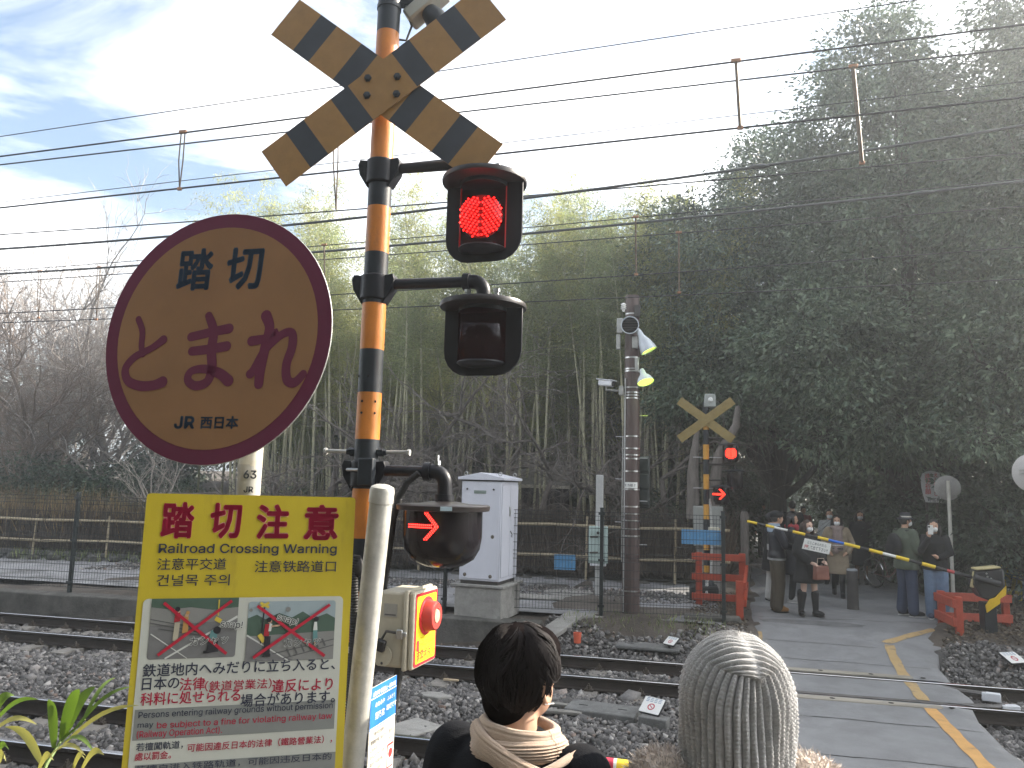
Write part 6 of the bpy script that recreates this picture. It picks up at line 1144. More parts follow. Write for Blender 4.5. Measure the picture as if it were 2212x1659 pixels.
glyph_box(t, '踏', (440, 525), (680, 265), sign_b, T0, T, O1, S1, .03); glyph_box(t, '切', (730, 520), (975, 255), sign_b, T0, T, O1, S1, .03)
def brush(strokes):
    b = MB(); o = []
    for pts in strokes:
        P = [uv(T0, x, y, O1, S1) for x, y, _ in pts]; Wd = [w_ / S1 * .5486 * 1.55 / FPX * .80 for _, _, w_ in pts]
        # Catmull-Rom smoothing
        Q = []; Wq = []; n = len(P)
        for i in range(n - 1):
            p0, p1, p2, p3 = P[max(0, i - 1)], P[i], P[i + 1], P[min(n - 1, i + 2)]
            for k in range(6):
                u = k / 6; Q.append([.5 * ((2 * p1[c]) + (-p0[c] + p2[c]) * u + (2 * p0[c] - 5 * p1[c] + 4 * p2[c] - p3[c]) * u * u + (-p0[c] + 3 * p1[c] - 3 * p2[c] + p3[c]) * u ** 3) for c in (0, 1)]); Wq.append(Wd[i] + (Wd[i + 1] - Wd[i]) * u)
        Q.append(list(P[-1])); Wq.append(Wd[-1]); V = []; zz = .0018 + .00015 * len(o); o.append(1)
        for i in range(len(Q)):
            a, c = Q[max(0, i - 1)], Q[min(len(Q) - 1, i + 1)]; dx, dy = c[0] - a[0], c[1] - a[1]; l_ = math.hypot(dx, dy) or 1; nx, ny = -dy / l_, dx / l_
            V += [T @ Vector((Q[i][0] + nx * Wq[i], Q[i][1] + ny * Wq[i], zz)), T @ Vector((Q[i][0] - nx * Wq[i], Q[i][1] - ny * Wq[i], zz))]
        b.add(V, [(2 * i, 2 * i + 1, 2 * i + 3, 2 * i + 2) for i in range(len(Q) - 1)])
        for e, wd in ((Q[0], Wq[0]), (Q[-1], Wq[-1])): b.add([T @ Vector((e[0] + wd * math.cos(a), e[1] + wd * math.sin(a), zz + .00007)) for a in np.linspace(0, 2 * math.pi, 15)[:-1]], [tuple(range(14))])
    return b
to = [[(222, 690, 30), (245, 760, 30), (240, 850, 30), (248, 900, 26)], [(370, 812, 40), (300, 862, 32), (200, 915, 36), (145, 985, 38), (160, 1055, 40), (230, 1085, 44), (310, 1082, 44), (365, 1062, 50)]]
ma = [[(535, 795, 40), (640, 770, 40), (760, 745, 44)], [(540, 880, 40), (640, 868, 42), (745, 850, 44)], [(640, 670, 36), (668, 760, 44), (655, 880, 46), (658, 980, 46), (630, 1060, 40), (560, 1085, 40), (515, 1050, 38), (535, 1000, 34), (610, 985, 38), (700, 1010, 44), (755, 1055, 50)]]
re_ = [[(980, 670, 50), (1000, 740, 44), (975, 850, 46), (945, 990, 46), (935, 1075, 42)], [(895, 820, 44), (990, 800, 36), (1040, 770, 34), (960, 890, 36), (905, 990, 36), (885, 1015, 40)], [(960, 890, 30), (1060, 790, 36), (1130, 770, 38), (1135, 850, 40), (1100, 960, 40), (1105, 1050, 42), (1150, 1065, 40), (1200, 1015, 34)]]
for st in (to, ma, re_): o = brush(st).build('lettering', sign_r, t, 0); o['kind'] = 'stuff'
glyph_box(t, 'JR', (430, 1340), (560, 1265), sign_b, T0, T, O1, S1, .03); glyph_box(t, '西日本', (585, 1340), (820, 1265), sign_b, T0, T, O1, S1, .03)
post_c = M('sign_post', (.44, .43, .38), .6, .2, var=.2, scale=8, col2=(.36, .29, .17), c2=(.5, .75))
wb(MB().tube([(pq.x - .02, pq.y + .01, .2), (pq.x + .0, pq.y, 2.34), (pq.x + .012, pq.y - .012, 2.86)], .0275, 18), 'post', post_c, t)
MB().box((0, 0, 0), (.075, .09, .03)).build('bracket', grey_metal, t, 0.5, .004, (RC.x + .05 - pq.x, (RC.y + pq.y) / 2 - pq.y + .0, RC.z - .15 - .3)); MB().box((0, 0, 0), (.075, .09, .03)).build('bracket', grey_metal, t, 0.5, .004, (RC.x + .06 - pq.x, (RC.y + pq.y) / 2 - pq.y, RC.z + .12 - .3))
lb = at(533, 1035, 1.667); vd = Vector((CAM.x - pq.x, CAM.y - pq.y, 0)).normalized(); rv = Vector((-vd.y, vd.x, 0)); po = Vector((pq.x, pq.y, lb.z - .035)) + vd * .0305 - rv * .022; Tl = shift(plate_matrix(po, rv, (0, 0, 1)), t); wb(MB().lathe([(.0282, -.045), (.0286, -.045), (.0286, .035), (.0282, .035)], 18, (pq.x - .001, pq.y, lb.z)), 'number_band', M('band_grey', (.30, .29, .26), .6, var=.15), t)
lettering(t, '63', .036, .006, .037, black_print, Tl, bold=.02); lettering(t, 'JR', .026, .010, .004, black_print, Tl, bold=.02)

# ================================================================== yellow warning board
BS = .84; TL = CAM + (Vector((-1.3297, 1.7179, 2.2803)) - CAM) * BS; yw, tl, wY, hY = .5068, -.0374, .52 * BS, .83 * BS
rt_ = Vector((math.cos(yw), math.sin(yw), 0)); n0 = Vector((math.sin(yw), -math.cos(yw), 0)); up_ = (Vector((0, 0, math.cos(tl))) + n0 * math.sin(tl))
o0 = TL - up_ * hY; t = thing('warning_board', 'tall yellow multilingual warning board with two forbidden scenes at lower left', 'sign', (o0.x, o0.y, 0.3)); T0 = plate_matrix(o0, rt_, up_); T = shift(T0, t)
O2, S2 = (400, 1900), 1.476
by = M('board_yellow_bright', (.46, .36, .025), .4, var=.07, scale=3, spec=.5, col2=(.27, .20, .03), c2=(.58, .9), c2scale=5, stretch=(3, 3, .7)); bw = M('board_white', (.46, .47, .42), .42, var=.04, scale=3); bg_ = M('board_grey', (.19, .20, .19), .45, var=.04); bred = M('board_red', (.36, .012, .045), .45, var=.03); bink = M('board_ink', (.028, .034, .06), .45, var=0)
MB().prism(rrect(0, 0, wY, hY, .008), -.004, 0, T).build('panel', by, t, 0.5)
a_, b_ = uv(T0, 248, 635, O2, S2), uv(T0, 1405, 660, O2, S2); MB().prism(rrect(a_[0], .012, b_[0], b_[1], .010), .0002, .001, T).build('white_field', bw, t, 0)
_h = text_mesh('H', 1.0); CAPH = max(v_.co.y for v_ in _h.vertices)
def line(s, x0, y0, x1, h_, mat, bold=.004, z=.0022):
    xa, ya = uv(T0, x0, y0, O2, S2); xb, yb = uv(T0, x1, y0 + (x1 - x0) * .012, O2, S2); hh = uv(T0, x0, y0 - h_, O2, S2)[1] - ya
    sz = hh * .84 / CAPH if s.isascii() else hh * 1.12
    if not s.isascii(): ya += sz * .085
    o = lettering(t, s, sz, xa, ya, mat, T, z=z, bold=bold, width=xb - xa); return o
for s, c0_, c1_ in (('踏', (338, 325), (550, 115)), ('切', (622, 325), (822, 120)), ('注', (893, 328), (1098, 128)), ('意', (1170, 335), (1382, 130))):
    glyph_box(t, s, c0_, c1_, M('pink_outline', (.55, .25, .22), .5, var=0), T0, T, O2, S2, .052, .0007); glyph_box(t, s, c0_, c1_, bred, T0, T, O2, S2, .033, .0018)
line('Railroad Crossing Warning', 332, 408, 1364, 62, bink, .012); line('注意平交道', 322, 508, 722, 66, bink); line('注意铁路道口', 888, 522, 1360, 66, bink); line('건널목 주의', 318, 602, 742, 66, bink)
line('鉄道地内へみだりに立ち入ると、', 238, 1130, 1352, 72, bink, .012)
line('日本の', 234, 1207, 448, 72, bink, .012); line('法律', 452, 1210, 598, 72, bred, .012); line('（鉄道営業法）', 600, 1212, 985, 56, bred, .006); line('違反により', 988, 1220, 1340, 72, bred, .012)
line('科料に処せられる', 225, 1297, 802, 72, bred, .012); line('場合があります。', 806, 1305, 1352, 72, bink, .012)
def gfield(y0, y1):
    a, b2_ = uv(T0, 195, y0, O2, S2), uv(T0, 1355, y0 + 14, O2, S2); c = uv(T0, 182, y1, O2, S2) if y1 else (0, .012); MB().prism([(a[0], max(.012, c[1])), (b2_[0], max(.012, c[1])), (b2_[0], a[1]), (a[0], a[1])], .0011, .0016, T).build('grey_field', bg_, t, 0)
gfield(1320, 1500); gfield(1643, 1760)
line('Persons entering railway grounds without permission', 214, 1368, 1338, 42, bink, .006); line('may', 210, 1424, 300, 36, bink, .006); line('be subject to a fine for violating railway law', 322, 1427, 1334, 42, bred, .006); line('(Railway Operation Act).', 204, 1482, 697, 44, bred, .006)
line('若擅闖軌道，', 200, 1560, 470, 44, bink, .01); line('可能因違反日本的法律（鐵路營業法），', 498, 1564, 1335, 44, bred, .01); line('處以罰金。', 193, 1616, 402, 44, bred, .012)
line('若擅自进入铁路轨道，可能因违反日本的', 190, 1690, 1330, 42, bink, .006)
# the two forbidden scenes (flat print)
pc = {k: M('pic_' + k, c, .5, var=0) for k, c in dict(road=(.15, .15, .15), sky=(.27, .33, .35), bush=(.06, .10, .075), grey=(.20, .20, .19), line=(.52, .53, .5), rail=(.09, .09, .09), skin=(.42, .28, .19), red=(.33, .02, .03), orange=(.40, .22, .07), black=(.02, .02, .025), teal=(.10, .22, .22), white=(.55, .56, .53), yellow=(.55, .42, .06), cross=(.40, .012, .035), pants=(.36, .33, .25)).items()}
pk = list(pc); pm = [pc[k] for k in pk]
def picture(label, c0_, c1_, shapes, words_):
    xa, ya = uv(T0, *c0_, O2, S2); xb, yb = uv(T0, *c1_, O2, S2); b = MB(); zz = [.0018]
    def P(poly, col):
        zz[0] += .00012; q = [(xa + (xb - xa) * min(1, max(0, x)), ya + (yb - ya) * min(1, max(0, y))) for x, y in poly]
        b.add([T @ Vector((x, y, zz[0])) for x, y in q], [tuple(range(len(q)))], pk.index(col))
    rr = rrect(xa, ya, xb, yb, .006); b.add([T @ Vector((x, y, .0016)) for x, y in rr], [tuple(range(len(rr)))], pk.index(shapes[0]))
    for col, poly in shapes[1:]: P(poly, col)
    o = b.build('picture', pm, t, 0); o['label'] = label; zt_ = zz[0]
    for s, x, y, sz, rot in words_: lettering(o, s, sz, xa + (xb - xa) * x, ya + (yb - ya) * y, pc['white'], T, z=zt_ + .0003, bold=.05, rot=rot); lettering(o, s, sz, xa + (xb - xa) * x, ya + (yb - ya) * y, pc['black'], T, z=zt_ + .0006, bold=.004, rot=rot)
def seg_(x0, y0, x1, y1, w_, asp=.7):
    dx, dy = x1 - x0, (y1 - y0) * asp; l_ = math.hypot(dx, dy); nx, ny = -dy / l_ * w_ / 2, dx / l_ * w_ / 2 / asp
    return [(x0 + nx, y0 + ny), (x0 - nx, y0 - ny), (x1 - nx, y1 - ny), (x1 + nx, y1 + ny)]
def circ(x, y, r_, n=12, asp=.7): return [(x + r_ * math.cos(2 * math.pi * i / n), y + r_ / asp * math.sin(2 * math.pi * i / n)) for i in range(n)]
S1_ = ['road', ('grey', [(0, .55), (1, .62), (1, .9), (0, .88)]), ('bush', [(0, .86), (.2, .82), (.45, .85), (.7, .8), (1, .84), (1, 1), (0, 1)])]
S1_ += [('line', seg_(.2, .0, 1, .68, .03)), ('line', seg_(0.02, .42, .45, .0, .012)), ('rail', seg_(0, .66, .55, .50, .012)), ('rail', seg_(0, .6, .6, .42, .012)), ('rail', seg_(.1, .5, .9, .3, .010))]
S1_ += [('yellow', seg_(.77, .97, .77, .7, .015)), ('yellow', seg_(.74, .66, .81, .6, .05)), ('red', [(.27, .60), (.34, .62), (.33, .82), (.28, .80)]), ('skin', circ(.31, .79, .022)), ('black', circ(.30, .82, .03)), ('orange', [(.37, .42), (.44, .44), (.43, .70), (.38, .70)]), ('skin', circ(.41, .72, .022)), ('pants', [(.27, .3), (.33, .3), (.34, .6), (.28, .6)]), ('orange', circ(.42, .76, .022))]
S1_ += [('teal', [(.68, .28), (.78, .30), (.77, .45), (.70, .46)]), ('black', circ(.77, .46, .045)), ('black', [(.66, .08), (.80, .10), (.79, .29), (.68, .28)]), ('black', [(.63, .08), (.70, .08), (.70, .13), (.63, .12)]), ('cross', seg_(.14, .93, .90, .06, .035)), ('cross', seg_(.12, .07, .92, .95, .035))]
picture('left forbidden scene, a crouching photographer on the crossing', (262, 1030), (800, 668), S1_, [('snap!', .80, .52, .026, -.1), ('カシャッ', .46, .22, .020, .05)])
S2_ = ['sky', ('bush', [(0, .4), (0, .72), (.1, .78), (.2, .7), (.35, .8), (.5, .72), (.62, .82), (.75, .7), (.9, .78), (1, .7), (1, .4)]), ('grey', [(0, 0), (1, 0), (1, .48), (0, .42)]), ('road', [(0, 0), (.55, 0), (.0, .42)]), ('line', seg_(.0, .44, .48, .0, .02)), ('rail', seg_(.3, .12, 1, .34, .012)), ('rail', seg_(.42, .04, 1, .24, .012))]
for i in range(6): S2_.append(('rail', seg_(.5 + i * .08, .08 + i * .03, .46 + i * .08, .2 + i * .03, .02)))
S2_ += [('yellow', seg_(.13, .98, .23, .90, .03)), ('yellow', seg_(.13, .90, .23, .98, .03)), ('black', seg_(.18, .9, .16, .3, .014)), ('grey', circ(.45, .86, .03)), ('grey', circ(.03, .86, .02)), ('yellow', seg_(.14, .45, .2, .33, .05)), ('red', [(.19, .42), (.25, .42), (.25, .62), (.2, .62)]), ('white', [(.24, .5), (.27, .5), (.28, .62), (.25, .64)]), ('skin', seg_(.27, .58, .37, .60, .02)), ('skin', circ(.25, .67, .025)), ('black', circ(.24, .69, .028)), ('black', [(.2, .12), (.27, .12), (.27, .42), (.2, .42)]), ('black', [(.19, .08), (.28, .08), (.28, .13), (.2, .13)])]
S2_ += [('white', [(.75, .5), (.80, .5), (.79, .64), (.76, .64)]), ('teal', [(.75, .3), (.81, .3), (.80, .5), (.75, .5)]), ('black', circ(.78, .69, .03)), ('skin', seg_(.78, .3, .78, .24, .015)), ('cross', seg_(.1, .93, .90, .06, .035)), ('cross', seg_(.09, .07, .93, .93, .035))]
picture('right forbidden scene, a person photographing another on the rails', (832, 1043), (1362, 684), S2_, [('snap!', .32, .70, .026, -.3), ('カシャッ', .42, .24, .020, .05)])
for s_ in (.2, .8): pz = o0 + rt_ * (wY * s_) - n0 * .022; pe = pz + up_ * (hY - .05); pg = pz - up_ * (pz.z - .2); wb(MB().tube([pg, pe], .012, 8), 'stake', grey_metal, t)

# -------- grey capped post leaning beside the board
a_, b_ = at(826, 1056, 1.665), at(760, 1659, 1.73); d_ = (a_ - b_); bot = b_ - d_ * ((b_.z - .25) / d_.z)
gp = M('galvanised', (.47, .46, .42), .55, .35, var=.22, scale=16, col2=(.22, .19, .15), c2=(.62, .8), c2scale=7, bump=.06)
t = thing('capped_post', 'galvanised grey post with a rounded cap leaning beside the yellow board', 'post', bot); wb(MB().tube([bot, a_], .0262, 24), 'tube', gp, t)
x_, y_ = frame(d_); A3 = Matrix((x_, y_, d_.normalized())).transposed(); wb(MB().lathe([(.0268, -.032), (.0282, -.031), (.0284, -.004), (.026, .004), (.016, .009), (0, .011)], 24, a_, ax=A3), 'cap', gp, t)
wb(MB().lathe([(.0264, -.006), (.0272, -.005), (.0272, .005), (.0264, .006)], 24, bot + d_ * .56, ax=A3), 'weld_seam', M('seam_brown', (.24, .2, .16), .7, var=.3), t)

# -------- near barrier arm below the people
a_, b_ = at(1255, 1647, 3.42), at(1720, 1708, 3.42); dv = (b_ - a_); t = thing('boom_barrier', 'near barrier pole with yellow and red bands in front of the two people', 'barrier', a_ - dv * .2)
cuts = [(-.2, 'y'), (.07, 'r'), (.16, 'w'), (.175, 'y'), (.5, 'k'), (.8, 'y'), (1.2, 'k'), (1.6, 'y'), (2.0, 'k'), (2.6, 'k')]
am['r'] = M('arm_red_bright', (.42, .02, .05), .45)
for (u0, c), (u1, _) in zip(cuts, cuts[1:]): cc = am['r'] if c == 'r' else am[c]; wb(MB().tube([a_ + dv * u0, a_ + dv * u1], .033, 14), 'band', cc, t)
# ================================================================== people
def remesh(mb, name, mat, parent, vox, sm=3, **kw):
    me = bpy.data.meshes.new(name); me.from_pydata(mb.v, [], mb.f); o = bpy.data.objects.new(name, me); COL.objects.link(o)
    r_ = o.modifiers.new('r', 'REMESH'); r_.mode = 'VOXEL'; r_.voxel_size = vox; r_.use_smooth_shade = True
    if sm: s_ = o.modifiers.new('s', 'SMOOTH'); s_.factor = .5; s_.iterations = sm
    bpy.context.view_layer.update(); dg = bpy.context.evaluated_depsgraph_get(); m2 = bpy.data.meshes.new_from_object(o.evaluated_get(dg), depsgraph=dg)
    bpy.data.objects.remove(o); bpy.data.meshes.remove(me); m2.name = name; m2.materials.clear(); m2.materials.append(mat); m2.polygons.foreach_set('use_smooth', [True] * len(m2.polygons))
    return obj(name, m2, parent, **kw)
def limb(b, pts, rad, n=10):
    P = [Vector(p) for p in pts]; Q = []; Rr = []
    for i in range(len(P) - 1):
        k = 4
        for j in range(k): Q.append(P[i].lerp(P[i + 1], j / k)); Rr.append(rad[i] + (rad[i + 1] - rad[i]) * j / k)
    Q.append(P[-1]); Rr.append(rad[-1]); b.tube(Q, Rr, n)
    for p, r_ in zip(P, rad): b.ball(p, r_ * .99, 10, 7)
def stack(b, rings, n=18):
    v = []
    for x, y, z, rx, ry in rings: v += [(x + rx * math.cos(2 * math.pi * j / n), y + ry * math.sin(2 * math.pi * j / n), z) for j in range(n)]
    k = len(rings); f = [(i * n + j, i * n + (j + 1) % n, (i + 1) * n + (j + 1) % n, (i + 1) * n + j) for i in range(k - 1) for j in range(n)] + [tuple(reversed(range(n))), tuple(range((k - 1) * n, k * n))]
    b.add(v, f)
skin_m = M('skin', (.52, .31, .21), .5, var=.06, scale=20)
def cloth(name, col, rough=.85, **k): return M('cloth_' + name, col, rough, var=k.pop('var', .15), scale=k.pop('scale', 9), bump=k.pop('bump', .25), bscale=k.pop('bscale', 60), **k)
mask_m = cloth('mask', (.72, .72, .72), var=.03); hair_bk = M('hair_black', (.016, .013, .013), .45, var=.3, scale=30); hair_br = M('hair_brown', (.045, .025, .018), .45, var=.3, scale=30)
def hand(b, wrist, d, s, side, up):
    d = Vector(d).normalized(); up = Vector(up); sd_ = d.cross(up).normalized(); up = sd_.cross(d)
    w_ = Vector(wrist); limb(b, [w_, w_ + d * .05 * s, w_ + d * .085 * s], [.026 * s, .034 * s, .032 * s])
    for i, ln in enumerate((.062, .075, .072, .056)):
        o = w_ + d * .085 * s + sd_ * ((i - 1.5) * .019 * s); limb(b, [o, o + d * ln * .5 * s - up * .006 * s, o + d * ln * s - up * .028 * s], [.0095 * s, .0088 * s, .0075 * s], 6)
    o = w_ + d * .03 * s - sd_ * (.028 * s * side); limb(b, [o, o + d * .03 * s - sd_ * (.025 * s * side), o + d * .06 * s - sd_ * (.022 * s * side) - up * .012 * s], [.012 * s, .011 * s, .009 * s], 6)
def human(label, loc, rz, H, arms=None, legs=None, top=None, bottom=None, shoes=None, hair=None, hat=None, mask=False, head_rz=0.0, head_tilt=0.0, vox=.013, skin=None, slim=1.0, group=None):
    s = H / 1.75; t = thing('person', label, 'person', loc, rz, group); b = MB()
    arms = arms or {}; legs = legs or {}
    L = {}
    for sd_, k in ((-1, 'l'), (1, 'r')):
        sh_ = Vector((sd_ * .175 * slim, 0, 1.42)); el, wr, hd_ = arms.get(k, (Vector((sd_ * .235, -.02, 1.13)), Vector((sd_ * .24, .06, .88)), Vector((0, .15, -1))))
        kn, an, toe = legs.get(k, (Vector((sd_ * .095, .02, .50)), Vector((sd_ * .10, -.02, .09)), Vector((sd_ * .03, 1, 0))))
        L[k] = [sh_, Vector(el), Vector(wr), Vector(hd_), Vector((sd_ * .09, 0, .92)), Vector(kn), Vector(an), Vector(toe).normalized()]
    S = lambda v: Vector(v) * s
    stack(b, [(0, 0, .86 * s, .10 * s, .08 * s), (0, 0, .93 * s, .155 * s * slim, .105 * s), (0, .0, 1.06 * s, .13 * s * slim, .095 * s), (0, 0, 1.2 * s, .148 * s * slim, .105 * s), (0, -.005, 1.33 * s, .165 * s * slim, .105 * s), (0, -.01, 1.43 * s, .13 * s * slim, .075 * s), (0, -.01, 1.48 * s, .06 * s, .055 * s)])
    Hm = Matrix.Translation((0, .015 * s, 1.53 * s)) @ Matrix.Rotation(head_rz, 4, 'Z') @ Matrix.Rotation(head_tilt, 4, 'X'); hp = lambda x, y, z: Hm @ Vector((x * s, y * s, z * s)); H3 = Hm.to_3x3()
    limb(b, [S((0, -.01, 1.44)), S((0, .0, 1.54))], [.058 * s, .052 * s]); b.ball(hp(0, .005, .115), (.076 * s, .096 * s, .108 * s), 16, 12, T=H3); b.ball(hp(0, .035, .055), (.055 * s, .062 * s, .062 * s), 14, 10, T=H3); b.ball(hp(0, .102, .085), (.014 * s, .02 * s, .022 * s), 8, 6, T=H3); b.ball(hp(0, .085, .13), (.05 * s, .02 * s, .02 * s), 8, 6, T=H3)
    for sd_ in (-1, 1): b.ball(hp(sd_ * .078, .0, .095), (.012 * s, .02 * s, .032 * s), 8, 6, T=H3)
    for sd_, k in ((-1, 'l'), (1, 'r')):
        q = L[k]; limb(b, [S(q[0]), S(q[1]), S(q[2])], [.05 * s, .04 * s, .027 * s]); hand(b, S(q[2]), q[3], s, sd_ * 1, (0, .3, 1) if abs(q[3].z) < .8 else (0, 1, .2)); limb(b, [S(q[4]), S(q[5]), S(q[6])], [.085 * s, .055 * s, .037 * s]); a = S(q[6]); limb(b, [a - q[7] * .03 * s + Vector((0, 0, -.04 * s)), a + q[7] * .13 * s + Vector((0, 0, -.055 * s))], [.035 * s, .028 * s])
    body = remesh(b, 'body', skin or skin_m, t, vox * .85, 2)
    for sd_ in (-1, 1): MB().ball(hp(sd_ * .03, .094, .112), (.013 * s, .006 * s, .007 * s), 8, 6, T=H3).build('eye', M('eye_dark', (.02, .015, .012), .2, var=0), t)
    if mask:
        c = MB(); c.ball(hp(0, .055, .055), (.064 * s, .062 * s, .056 * s), 14, 10, T=H3); c.ball(hp(0, .10, .06), (.026 * s, .022 * s, .038 * s), 10, 8, T=H3); remesh(c, 'face_mask', mask_m, t, .010, 2)
    else: MB().ball(hp(0, .093, .048), (.022 * s, .006 * s, .005 * s), 8, 5, T=H3).build('mouth', M('lips', (.30, .12, .10), .5, var=0), t)
    if bottom:
        c = MB(); rr = bottom.get('r', (.105, .085, .075)); stack(c, [(0, 0, .84 * s, .14 * s * slim, .11 * s), (0, 0, .94 * s, .172 * s * slim, .122 * s), (0, 0, 1.04 * s, .155 * s * slim, .115 * s)])
        for k in 'lr': q = L[k]; a = q[6] + Vector((0, 0, bottom.get('hem', .0))); limb(c, [S(q[4]), S(q[5]), S(a)], [rr[0] * s, rr[1] * s, rr[2] * s])
        remesh(c, bottom.get('name', 'trousers'), bottom['mat'], t, vox, 2)
    if shoes:
        for k in 'lr':
            q = L[k]; a = S(q[6]); d = q[7]; sd_ = Vector((d.y, -d.x, 0)); c = MB(); zz = -a.z
            c.ball(a + d * .055 * s + Vector((0, 0, -.035 * s)), (.05 * s, .14 * s, .055 * s), 14, 8, T=Matrix((sd_, d, Vector((0, 0, 1)))).transposed()); limb(c, [a + Vector((0, 0, -.05 * s)), a + Vector((0, 0, shoes.get('h', .03) * s))], [.05 * s, shoes.get('r', .05) * s]); o = remesh(c, shoes.get('name', 'shoe'), shoes['mat'], t, .011, 2)
            so = MB(); so.ball(a + d * .055 * s + Vector((0, 0, -.078 * s)), (.052 * s, .145 * s, .018 * s), 16, 6, T=Matrix((sd_, d, Vector((0, 0, 1)))).transposed()); so.build('sole', shoes['sole'], o)
    if top:
        c = MB(); hem = top.get('hem', .85); fl = top.get('flare', 1.0); k_ = top.get('k', 1.0)
        stack(c, [(0, 0, hem * s, .185 * s * fl * slim * k_, .14 * s * fl * k_), (0, 0, (hem + .06) * s, .19 * s * fl * slim * k_, .145 * s * fl * k_), (0, 0, 1.06 * s, .175 * s * slim * k_ * (1 + (fl - 1) * .5), .132 * s * k_), (0, 0, 1.22 * s, .182 * s * slim * k_, .138 * s * k_), (0, -.005, 1.34 * s, .195 * s * slim * k_, .133 * s * k_), (0, -.01, 1.43 * s, .175 * s * slim * k_, .105 * s), (0, -.01, 1.468 * s, .125 * s * slim, .088 * s), (0, -.01, 1.51 * s, .075 * s, .07 * s)])
        sr = top.get('sleeve', (.075, .062, .05))
        for k in 'lr': q = L[k]; limb(c, [S(q[0]), S(q[1]), S(q[1].lerp(q[2], top.get('reach', .93)))], [x * s for x in sr])
        remesh(c, top.get('name', 'jacket'), top['mat'], t, vox, 2)
        if top.get('band'): o = MB(); stack(o, [(0, 0, (hem - .02) * s, .19 * s * fl * slim * k_, .146 * s * fl * k_), (0, 0, (hem + .035) * s, .194 * s * fl * slim * k_, .15 * s * fl * k_)], 24); o.build('hem_band', top['band'], t)
    if hair:
        c = MB(); c.ball(hp(0, -.012, .128), (.088 * s, .105 * s, .108 * s), 16, 12, T=H3)
        if hair.get('long'):
            for x in (-.07, -.035, 0, .035, .07): limb(c, [hp(x, -.06, .12), hp(x * 1.25, -.085, .0), hp(x * 1.35, -.08, -hair['long'])], [.05 * s, .045 * s, .022 * s])
            for x in (-.082, .082): limb(c, [hp(x, .02, .12), hp(x * 1.1, .03, .0), hp(x * 1.1, .03, -hair['long'] * .7)], [.03 * s, .03 * s, .018 * s])
        o = remesh(c, 'hair', hair['mat'], t, .011, 1)
        # keep the face free: push hair verts off the face side
        Hi = Hm.inverted()
        for v_ in o.data.vertices:
            q = Hi @ v_.co
            if q.y > .045 * s and q.z < .165 * s and abs(q.x) < .07 * s: q.y = .045 * s; v_.co = Hm @ q
    if hat:
        c = MB(); kd = hat['kind']
        if kd == 'beanie': c.ball(hp(0, -.01, .150), (.096 * s, .112 * s, .095 * s), 18, 12, T=H3)
        elif kd == 'beret': c.ball(hp(0, -.01, .165), (.118 * s, .128 * s, .075 * s), 18, 10, T=H3); c.ball(hp(0, -.03, .13), (.095 * s, .11 * s, .05 * s), 16, 8, T=H3)
        else: c.lathe([(.0, .255 * s), (.07 * s, .25 * s), (.09 * s, .22 * s), (.098 * s, .16 * s), (.15 * s, .135 * s), (.15 * s, .128 * s), (.09 * s, .135 * s), (0, .135 * s)], 24, Hm @ Vector((0, 0, 0)), ax=H3)
        o = (c.build('hat', hat['mat'], t) if kd == 'brim' else remesh(c, 'hat', hat['mat'], t, .012, 1))
        if kd == 'brim': MB().lathe([(.0995 * s, .165 * s), (.101 * s, .165 * s), (.098 * s, .187 * s), (.0965 * s, .187 * s)], 24, Hm @ Vector((0, 0, 0)), ax=H3).build('hat_band', hat['band'], o)
        if kd != 'brim':
            Hi = Hm.inverted()
            for v_ in o.data.vertices:
                q = Hi @ v_.co
                if q.z < .118 * s: q.z = .118 * s; v_.co = Hm @ q
    return t, s, L, hp
V3 = Vector
navy = cloth('leather_navy', (.012, .014, .022), .38, bump=.15); olive = cloth('olive', (.075, .062, .042)); tan_b = M('tan_boot', (.30, .15, .05), .7, var=.15); white_sole = M('white_sole', (.60, .60, .58), .6, var=.04); dark_sole = M('dark_sole', (.03, .025, .02), .7); blk = cloth('black', (.012, .012, .014)); white_tr = cloth('white', (.62, .61, .58)); jeans_d = cloth('jeans_dark', (.035, .05, .095)); jeans_l = cloth('jeans_light', (.14, .20, .30)); green_j = cloth('green_jacket', (.085, .105, .075)); beige_c = cloth('beige', (.30, .24, .17)); grey_s = cloth('pale_grey', (.40, .42, .42)); dark_c = cloth('charcoal', (.025, .026, .032)); red_c = cloth('red', (.30, .03, .035)); canvas = M('shoe_black', (.015, .015, .017), .7)
boot_black = M('boot_black', (.012, .012, .013), .3, var=.2)
Q = gr(1680, 1321, .27)
hold = {'l': (V3((-.24, .12, 1.18)), V3((-.08, .38, 1.10)), V3((.35, 1, .05))), 'r': (V3((.24, .10, 1.16)), V3((.07, .36, 1.10)), V3((-.3, 1, .05)))}
t, s, L_, hp = human('man in a black leather jacket, olive trousers and tan boots, looking right', Q, R(-82), 1.72, arms=hold, top=dict(mat=navy, hem=.93, k=1.1, name='jacket', sleeve=(.085, .072, .055)), bottom=dict(mat=olive, r=(.115, .10, .09)), shoes=dict(mat=tan_b, sole=dark_sole, h=.07, r=.06, name='boot'), hair=dict(mat=M('hair_grey', (.06, .058, .055), .5)), hat=dict(kind='beret', mat=blk), head_rz=.05)
c = MB(); stack(c, [(0, -.03, 1.38 * s, .16 * s, .13 * s), (0, -.04, 1.46 * s, .13 * s, .12 * s), (0, -.04, 1.54 * s, .10 * s, .10 * s)]); remesh(c, 'hood', cloth('hood_blue', (.26, .33, .42)), t, .013)
c = MB(); stack(c, [(0, 0, .90 * s, .205 * s, .158 * s), (0, 0, .935 * s, .208 * s, .16 * s)]); c.build('hem_band', cloth('hem_stripe', (.32, .33, .33)), t)
MB().box((.0 * s, -.15 * s, 1.12 * s), (.12, .01, .1)).build('back_patch', cloth('patch', (.30, .30, .30)), t)
